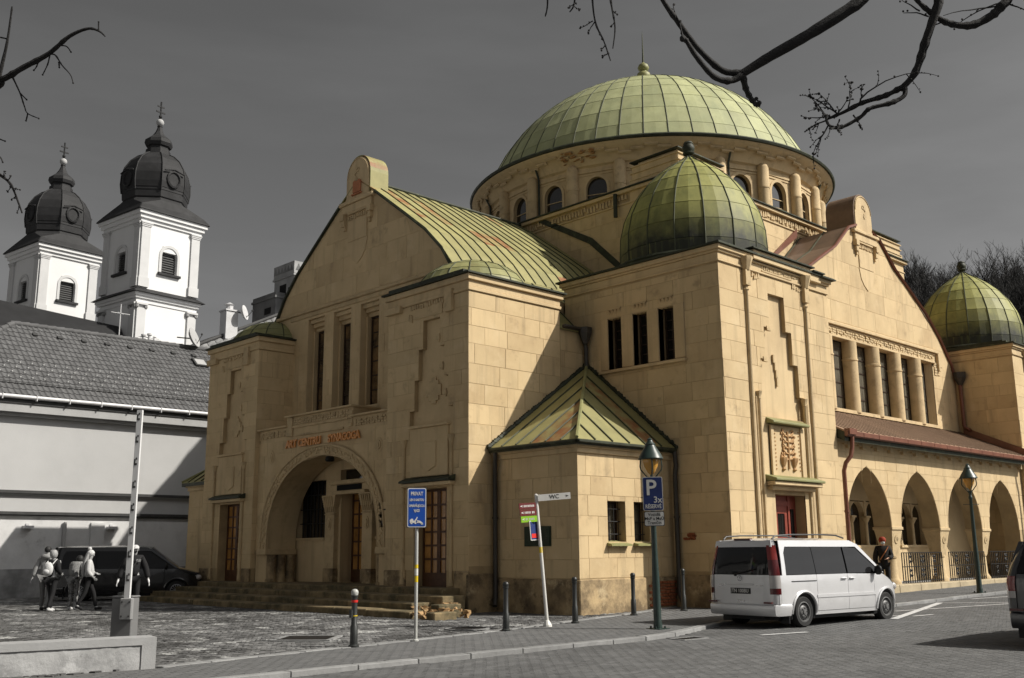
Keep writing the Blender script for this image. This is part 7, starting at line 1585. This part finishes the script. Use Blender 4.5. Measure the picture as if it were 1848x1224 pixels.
HAIRD = mat('dark_hair', (.02, .02, .02), .6, .3, 30); HAIRB = mat('blond_grey_hair', (.30, .30, .30), .6, .3, 30, .3, 60); FUR = mat('fluffy_grey_fabric', (.26, .26, .26), 1, .4, 25, 1.0, 60); CAMO = mat('camouflage_cloth', (.24, .24, .24), .9, .1, 9, stain=[((.06, .06, .06), 7, .5, .56, .9), ((.42, .42, .42), 6, .58, .62, .9)]); WOOL = mat('white_wool', (.6, .6, .6), 1, .2, 30, 1, 60); PACK = CL('white_backpack', (.55, .55, .55))
head = lambda a: math.radians(a)
# man in grey hooded jacket, seen from behind
t, J = person('man in a grey hooded jacket and jeans, leftmost of the walking people', (10.15, 28.25, 0), head(50), 1.62, dict(wrL=(-.08, .33, .92), elL=(-.07, .27, 1.15), wrR=(.05, -.22, .92), anL=(.10, .10, .09), knL=(.12, .10, .5), toL=(.27, .11, .03), anR=(-.14, -.10, .12), toR=(.0, -.12, .03)), SKIN, GJ, JEAN, SHOE, top_r=1.35, coat=.04)
hair_cap(t, J, HAIRD); b = MB(); b.ball((-.10, 0, 1.48), .13, 10, 7, (.7, 1.1, .6)); obj('hood', b, GJ, t, 60, local=True)
# woman with white backpack
t, J = person('woman in black with a white backpack and chin length hair', (10.0, 27.4, 0), head(35), 1.52, dict(anL=(.18, .09, .09), knL=(.14, .1, .5), toL=(.34, .1, .03), anR=(-.22, -.10, .12), knR=(-.06, -.1, .5), toR=(-.06, -.12, .03), wrL=(.12, .2, 1.08), wrR=(.12, -.2, 1.08), elL=(-.06, .25, 1.15), elR=(-.06, -.25, 1.15)), SKIN, BLK, BLK, WSH, top_r=1.2)
hair_cap(t, J, HAIRB, r=.112, up=-.0, sc=(1, 1, 1.25))
b = MB(); b.ball((-.22, 0, 1.22), .17, 12, 8, (.62, .95, 1.25)); bp_ = obj('backpack', b, PACK, t, 60, local=True)
b = MB(); [b.tube([(-.16, s * .1, 1.36), (-.02, s * .13, 1.50), (.12, s * .12, 1.36), (.0, s * .15, 1.12)], .02, 5) for s in (1, -1)]; b.ball((-.31, 0, 1.14), .1, 8, 6, (.5, 1.1, .8)); obj('backpack_straps', b, PACK, bp_, 60, local=True)
# person in fluffy jacket and camouflage leggings
t, J = person('person in camouflage leggings and fluffy jacket, beside the girl in the bobble hat', (10.7, 27.75, 0), head(30), 1.50, dict(chest=(.08, 0, 1.30), neck=(.14, 0, 1.40), chin=(.19, 0, 1.45), head=(.21, 0, 1.52), crown=(.20, 0, 1.59), shL=(.08, .17, 1.36), shR=(.08, -.17, 1.36), elL=(.12, .22, 1.1), elR=(.12, -.22, 1.1), wrL=(.28, .18, .98), wrR=(.28, -.18, .98)), SKIN, FUR, CAMO, WSH, top_r=1.9, leg_r=1.05)
hair_cap(t, J, HAIRD, r=.11, up=-.01, sc=(1, 1, 1.2))
# girl with bobble hat
t, J = person('girl with a white bobble hat, very long hair and pale puffy jacket', (10.85, 27.2, 0), head(-20), 1.50, dict(anL=(.26, .09, .09), knL=(.18, .1, .5), toL=(.42, .1, .05), anR=(-.28, -.10, .16), knR=(-.08, -.1, .52), toR=(-.14, -.12, .05), elL=(.0, .24, 1.16), wrL=(.17, .14, 1.10), elR=(-.04, -.24, 1.14), wrR=(.1, -.2, 1.0)), SKIN, PALE, BLK, BLK, top_r=1.7)
hair_cap(t, J, WOOL, 'wool_hat', .112, -.005, .045, (1, .98, .9)); b = MB(); b.ball((-.02, 0, 1.82), .06, 9, 7); obj('bobble', b, WOOL, t, 60, local=True)
b = MB(); b.loft([[(x + a * math.cos(q), .0 + w_ * math.sin(q), z) for q in [2 * math.pi * i / 10 for i in range(10)]] for x, z, a, w_ in ((-.03, 1.70, .08, .09), (-.09, 1.55, .07, .12), (-.15, 1.35, .06, .14), (-.17, 1.12, .05, .13), (-.15, .95, .03, .08))]); obj('long_hair', b, HAIRB, t, 60, local=True)
# man in dark uniform behind the barrier, facing the camera
to_cam = math.atan2(-24.3, -10.85)
t, J = person('man in dark uniform, pale cap and white gloves behind the barrier', (10.85, 24.5, 0), to_cam, 1.62, dict(elL=(-.02, .30, 1.14), wrL=(.03, .36, .90), elR=(-.02, -.30, 1.14), wrR=(.03, -.36, .90)), SKIN, BLK, BLK, SHOE, top_r=1.9, coat=.03)
cap = hair_cap(t, J, WOOL, 'cap', .104, -.005, .045, (1, .95, .75)); b = MB(); b.loft([[(.08, y, 1.685) for y in (-.07, 0, .07)] , [(.17, y * .8, 1.67) for y in (-.07, 0, .07)]], False, False); b.prism([(.07, -.08, 1.68), (.17, -.05, 1.665), (.17, .05, 1.665), (.07, .08, 1.68)], (0, 0, .012)); obj('cap_peak', b, WOOL, cap, local=True)
b = MB(); b.ball((.075, 0, 1.595), .055, 10, 6, (.55, 1.05, .9)); obj('face_mask', b, BLK, t, 60, local=True)
for s in 'LR':
    sg_ = 1 if s == 'L' else -1; w_ = Vector(J['wr' + s]); d = (w_ - Vector(J['el' + s])).normalized(); G = {'w': (*w_, (.038, .034)), 'p': (*(w_ + d * .075), (.048, .034))}; ee = [('w', 'p')]
    for i, (o, l) in enumerate(((.034, .085), (.012, .095), (-.012, .09), (-.034, .07))):
        a = w_ + d * .11 + Vector((o, 0, 0)); b_ = a + d * l * .6; c = b_ + d * l * .4 + Vector((0, -sg_ * .02, 0)); G[f'a{i}'] = (*a, .014); G[f'b{i}'] = (*b_, .013); G[f'c{i}'] = (*c, .011); ee += [('p', f'a{i}'), (f'a{i}', f'b{i}'), (f'b{i}', f'c{i}')]
    G['t'] = (*(w_ + d * .05 + Vector((.05, 0, 0))), .014); G['u'] = (*(w_ + d * .10 + Vector((.07, 0, 0))), .012); ee += [('p', 't'), ('t', 'u')]; skinned('white_glove', G, ee, CL('glove_cotton', (.62, .62, .62)) if 'glove_cotton' not in bpy.data.materials else bpy.data.materials['glove_cotton'], t)
b = MB()
for s in (1, -1):
    b.box(.15, .158, s * .10 - .055, s * .10 + .055, 1.33, 1.40)
ba = obj('reflective_chest_patch', b, CL('grey_reflective_patch', (.22, .22, .22)), t, local=True); b = MB(); b.tube([(.14, .14, 1.44), (.17, .0, 1.25), (.16, -.15, 1.05)], .014, 5); obj('shoulder_strap', b, CL('dark_grey_strap', (.05, .05, .05)), t, local=True)
# masked person under the arcade
t, J = person('person in a black coat, red hat and pale face mask by the arcade', (27.75, 13.95, gz(27.7)), math.atan2(-13.9, -28.5) + .1, 1.56, dict(elL=(.02, .24, 1.16), wrL=(.2, .12, 1.12), elR=(-.02, -.25, 1.14), wrR=(.06, -.24, .92)), mat('warm_skin', (.45, .27, .19), .6, .05, 8), CL('black_warm_coat', (.014, .012, .011)), BLK, SHOE, top_r=2.0, coat=.18)
hair_cap(t, J, CL('red_wool_hat', (.25, .035, .015)), 'red_hat', .112, -.012, .035, (1, 1, 1))
b = MB(); b.ball((.082, 0, 1.595), .06, 10, 6, (.6, 1.15, .85)); obj('face_mask', b, CL('pale_blue_mask', (.5, .56, .56)), t, 60, local=True)
b = MB(); b.box(.09, .105, -.06, .06, 1.645, 1.672); obj('sunglasses', b, M['ink'], t, local=True)
b = MB(); b.tube([(.06, .16, 1.48), (.17, .04, 1.30), (.17, -.12, 1.08)], .016, 5); obj('bag_strap', b, CL('orange_brown_strap', (.30, .11, .04)), t, local=True)
# ------------------------------------------------------------------ overhanging winter boughs of two street trees
def px(x, y, d):
    """point on the bough of a tree standing just outside the picture: d metres in front of the lens"""
    v = r_ * ((x - 924) / FPX) + d_ * ((y - 612) / FPX) + f_; return Vector((0, 0, CAMH)) + v * d
def bough(mb, P, r0, r1, n=7, knots=1.0, seed=1):
    r = random.Random(seed); Q = []
    P = [Vector(p) for p in P]; m = len(P)
    for i in range(m - 1):        # Catmull-Rom
        p0, p1, p2, p3 = P[max(i - 1, 0)], P[i], P[i + 1], P[min(i + 2, m - 1)]
        for k in range(6): t = k / 6; Q.append(.5 * ((2 * p1) + (p2 - p0) * t + (2 * p0 - 5 * p1 + 4 * p2 - p3) * t * t + (3 * p1 - p0 - 3 * p2 + p3) * t ** 3))
    Q.append(P[-1]); N_ = len(Q); rad = [(r0 + (r1 - r0) * i / (N_ - 1)) * (1 + knots * (.22 if r.random() < .16 else r.uniform(-.05, .06))) for i in range(N_)]
    mb.tube([tuple(q) for q in Q], rad, n); return Q
def twig(mb, p, d, l, rad, seed, buds=True, lev=1):
    r = random.Random(seed); Q = [Vector(p)]; d = Vector(d).normalized(); n = 6
    for i in range(n): d = (d + Vector((r.uniform(-1, 1), r.uniform(-1, 1), r.uniform(-.9, .5))) * .22).normalized(); Q.append(Q[-1] + d * l / n)
    mb.tube([tuple(q) for q in Q], [rad * (1 - .6 * i / n) for i in range(n + 1)], 5)
    for q in Q[1:]:
        if r.random() < .55: s = Vector((r.uniform(-1, 1), r.uniform(-1, 1), r.uniform(-.6, .6))).normalized() * rad * 2.2; mb.ball(tuple(q + s), rad * 1.3, 5, 4)
    if buds: mb.ball(tuple(Q[-1]), rad * 1.7, 6, 4)
    if lev:
        for q in Q[2:]:
            if r.random() < .6: twig(mb, q, (d + Vector((r.uniform(-1, 1), r.uniform(-1, 1), r.uniform(-1, .3)))), l * r.uniform(.25, .5), rad * .6, r.random(), buds, lev - 1)
    return Q
D = 8.0
TR = thing('street_tree', 'bare street tree whose thick dark boughs reach down from the upper right corner', 'tree', (8.2, -1.5, 0))
tb = MB(); fork = Vector((8.0, -.9, 5.5)); tb.tube([(8.2, -1.5, -.3), (8.2, -1.5, .4), (8.2, -1.45, 2.2), (8.1, -1.2, 4.0), tuple(fork)], [.34, .26, .22, .2, .17], 12)
bough(tb, [fork, fork + Vector((.5, -.6, 2)), fork + Vector((1.2, -1.0, 4.4))], .14, .04); bough(tb, [fork, fork + Vector((.6, .9, 1.8)), fork + Vector((.8, 2.2, 3.6))], .12, .03)
obj('trunk', tb, M['bark'], TR, 50)
b1 = MB(); bough(b1, [fork + Vector((-.05, .05, -.1)), (fork + px(1560, -8, D)) / 2 + Vector((0, 0, .35)), px(1640, -60, D), px(1545, 8, D), px(1460, 62, D), px(1390, 102, D), px(1340, 133, D)], .064, .033, 9, 1, 2); obj('bough', b1, M['bough'], TR, 50)
b1 = MB(); bough(b1, [px(1344, 131, D), px(1305, 128, D), px(1262, 90, D), px(1225, 42, D), px(1196, 0, D), px(1178, -40, D)], .027, .017, 8, 1, 3)
bough(b1, [px(1342, 134, D), px(1318, 146, D - .03), px(1288, 138, D - .06), px(1258, 104, D - .06), px(1240, 76, D - .06), px(1232, 66, D - .06)], .028, .015, 8, 1.4, 4); obj('bough', b1, M['bough'], TR, 50)
b1 = MB(); b1.ball(tuple(px(1232, 70, D - .06)), .026, 7, 5); twig(b1, px(1232, 68, D - .06), px(1222, 5, D) - px(1232, 68, D), .30, .008, 5, False, 0); obj('twig', b1, M['bough'], TR, 50)
b1 = MB(); bough(b1, [px(1340, 130, D), px(1346, 160, D), px(1358, 182, D - .02), px(1368, 192, D - .03)], .024, .017, 8, 1.4, 5); b1.ball(tuple(px(1370, 186, D - .03)), .02, 6, 5); twig(b1, px(1370, 188, D - .03), (0, 0, 1), .05, .010, 3, True, 0); obj('broken_bough', b1, M['bough'], TR, 50)
b1 = MB(); Q2 = bough(b1, [fork + Vector((.0, .05, .0)), (fork + px(1740, -60, D)) / 2 + Vector((0, .2, .4)), px(1722, -70, D), px(1694, 6, D), px(1672, 70, D), px(1652, 130, D), px(1625, 162, D)], .055, .022, 8, 1, 6); obj('bough', b1, M['bough'], TR, 50)
b1 = MB(); bough(b1, [px(1632, 155, D), px(1600, 172, D), px(1556, 186, D), px(1520, 204, D), px(1490, 216, D)], .022, .010, 7, 1.5, 7); bough(b1, [px(1632, 152, D), px(1632, 172, D - .03), px(1608, 186, D - .04), px(1570, 196, D - .04), px(1552, 212, D - .04), px(1518, 230, D - .04), px(1496, 226, D - .04), px(1490, 208, D - .04)], .020, .010, 7, 1.5, 8); obj('bough', b1, M['bough'], TR, 50)
b1 = MB()
for k, (x, y, dx, dy, l) in enumerate(((1552, 186, -4, -40, .2), (1552, 180, 60, -60, .46), (1530, 200, 4, -40, .3), (1500, 212, -60, -30, .18), (1492, 214, -30, -60, .24), (1490, 218, -50, 20, .2), (1496, 224, -8, 60, .3), (1505, 214, 30, -60, .2), (1512, 206, -70, -50, .26), (1520, 226, -50, 6, .22), (1498, 208, -40, 4, .2), (1540, 208, 20, 30, .14), (1515, 216, -30, 40, .2), (1505, 200, -20, -50, .18))):
    twig(b1, px(x, y, D - .02), px(x + dx, y + dy, D + (k % 3 - 1) * .2) - px(x, y, D), l, .007, 30 + k, True, 1)
obj('twigs', b1, M['bough'], TR, 50)
b1 = MB(); bough(b1, [fork + Vector((.1, 0, .2)), px(1900, -60, D), px(1818, 2, D), px(1790, 28, D), px(1752, 46, D), px(1712, 42, D), px(1684, 26, D), px(1656, 2, D), px(1640, -20, D)], .042, .014, 8, 1, 9); obj('bough', b1, M['bough'], TR, 50)
b1 = MB()
for k, (x, y, dx, dy, l) in enumerate(((1812, 4, -80, 12, .42), (1806, 10, -90, 20, .5), (1676, 30, -40, -6, .2), (1660, 20, -30, -10, .18), (1815, 4, 40, 16, .3), (1700, 40, -20, 10, .12))): twig(b1, px(x, y, D), px(x + dx, y + dy, D) - px(x, y, D), l, .007, 60 + k, False, 0)
obj('twigs', b1, M['bough'], TR, 50)
b1 = MB()         # hanging twigs above the dome
hb = bough(b1, [fork + Vector((.0, .1, -.2)), px(1500, -160, 7.4), px(1250, -170, 7.2), px(1080, -60, 7.0), px(1000, -30, 7.0)], .05, .012, 7, 1, 11)
for k, P in enumerate(([(1068, -40), (1070, 10), (1076, 45), (1090, 75), (1102, 110)], [(1096, -40), (1104, 12), (1110, 50), (1106, 88)], [(988, -30), (988, 10), (984, 30)], [(1040, -30), (1036, 8), (1028, 22)])): bough(b1, [px(x, y, 7.0) for x, y in P], .008, .004, 5, 1.5, 12 + k)
for k, (x, y, dx, dy, l) in enumerate(((1070, 38, -20, 12, .10), (1073, 40, -14, 20, .09), (1082, 60, 8, 12, .05), (1092, 82, -8, 10, .05), (1098, 96, -12, 6, .05), (1110, 40, -8, 6, .04), (1040, 5, -20, 10, .07), (1034, 10, 12, 12, .06), (1106, 20, 8, 8, .04))): twig(b1, px(x, y, 7), px(x + dx, y + dy, 7) - px(x, y, 7), l, .0045, 80 + k, True, 0)
obj('hanging_twigs', b1, M['bough'], TR, 50)
D = 7.0
TL = thing('street_tree', 'bare street tree with thin budded branches reaching in from the upper left edge', 'tree', (.2, 8.2, 0))
tb = MB(); fk = Vector((.25, 8.1, 4.6)); tb.tube([(.2, 8.2, -.3), (.2, 8.2, .4), (.2, 8.15, 2.4), tuple(fk)], [.28, .2, .17, .13], 12); bough(tb, [fk, fk + Vector((-.4, .3, 2)), fk + Vector((-.5, 1, 4.4))], .1, .03); obj('trunk', tb, M['bark'], TL, 50)
b1 = MB(); bough(b1, [fk, (fk + px(-30, 152, D)) / 2 + Vector((0, 0, .15)), px(-30, 150, D), px(5, 143, D), px(42, 122, D), px(88, 97, D), px(125, 66, D), px(158, 52, D), px(178, 56, D), px(190, 66, D)], .030, .004, 7, 1, 21); obj('branch', b1, M['bark'], TL, 50)
b1 = MB(); bough(b1, [fk + Vector((.05, 0, .1)), px(-90, 260, D), px(-30, 200, D), px(-6, 152, D), px(5, 112, D), px(14, 70, D), px(22, 12, D)], .026, .005, 7, 1.4, 22); obj('branch', b1, M['bark'], TL, 50)
b1 = MB()
for k, P in enumerate(([(22, 138), (36, 168), (44, 192), (50, 205), (70, 214)], [(88, 98), (100, 100), (112, 118), (127, 135), (132, 150)], [(90, 98), (86, 116), (77, 135)], [(105, 82), (120, 84), (128, 94)], [(50, 205), (47, 218)], [(70, 108), (66, 120), (61, 127)], [(178, 55), (178, 40)], [(12, 70), (-6, 66)], [(36, 168), (48, 180)], [(106, 112), (107, 122)])):
    bough(b1, [px(x, y, D) for x, y in P], .006, .003, 5, 1.4, 40 + k); b1.ball(tuple(px(*P[-1], D)), .007, 6, 4)
obj('twigs', b1, M['bark'], TL, 50)
b1 = MB(); bough(b1, [fk + Vector((0, 0, -.3)), px(-90, 330, D), px(-30, 300, D), px(0, 316, D), px(20, 334, D), px(34, 368, D), px(40, 385, D)], .016, .004, 6, 1.4, 51)
for k, (x, y, dx, dy, l) in enumerate(((22, 340, 18, 2, .06), (14, 326, 10, -8, .04), (28, 355, -10, 8, .04), (34, 372, -4, 14, .05), (8, 320, -4, -10, .04), (20, 338, -8, 8, .04))): twig(b1, px(x, y, D), px(x + dx, y + dy, D) - px(x, y, D), l, .004, 90 + k, True, 0)
bough(b1, [px(-30, 240, D), px(-4, 250, D), px(9, 255, D)], .006, .004, 5, 1, 60); b1.ball(tuple(px(9, 255, D)), .007, 6, 4); bough(b1, [px(-30, 270, D), px(-2, 282, D), px(5, 293, D)], .006, .004, 5, 1, 61); b1.ball(tuple(px(5, 293, D)), .007, 6, 4)
obj('branch', b1, M['bark'], TL, 50)
# ------------------------------------------------------------------ houses across the square and the street, seen in reflections
def town_house(x0, x1, y0, y1, h, face, label, n):
    t = thing('town_house', label, 'house', ((x0 + x1) / 2, (y0 + y1) / 2, 0)); b = MB(); b.box(x0, x1, y0, y1, -.3, h); obj('wall', b, M['rim' if n % 2 else 'church'], t)
    b = MB(); b.prism([(x0 - .3, y0 - .3, h), (x1 + .3, y0 - .3, h), ((x0 + x1) / 2, y0 - .3, h + 3.4)] if face == 'X' else [(x0 - .3, y0 - .3, h), (x0 - .3, y1 + .3, h), (x0 - .3, (y0 + y1) / 2, h + 3.4)], (0, y1 - y0 + .6, 0) if face == 'X' else (x1 - x0 + .6, 0, 0)); obj('roof', b, M['tile'], t)
    a, c = (y0, y1) if face == 'X' else (x0, x1); k = a + 1.2
    while k < c - 1.4:
        for z in (1.2, 4.2):
            w_ = MB(); g_ = MB()
            if face == 'X': w_.box(x1, x1 + .08, k - .1, k + 1.2, z - .1, z + 1.8); g_.box(x1 + .05, x1 + .1, k, k + 1.1, z, z + 1.7)
            else: w_.box(k - .1, k + 1.2, y1, y1 + .08, z - .1, z + 1.8); g_.box(k, k + 1.1, y1 + .05, y1 + .1, z, z + 1.7)
            f = obj('window', w_, M['church'], t); obj('pane', g_, M['carglass'], f)
        k += 2.6
town_house(-14, -4.5, 13, 30, 7.2, 'X', 'pale town house with two rows of windows across the square', 0)
town_house(-14, -5, 30.8, 50, 8.0, 'X', 'grey town house at the far corner of the square', 1)
town_house(-10, 8, -19, -11, 7.0, 'Y', 'white town house across the street behind the viewer', 0)
town_house(9, 30, -20, -12, 7.6, 'Y', 'grey town house across the street opposite the tall tower', 1)
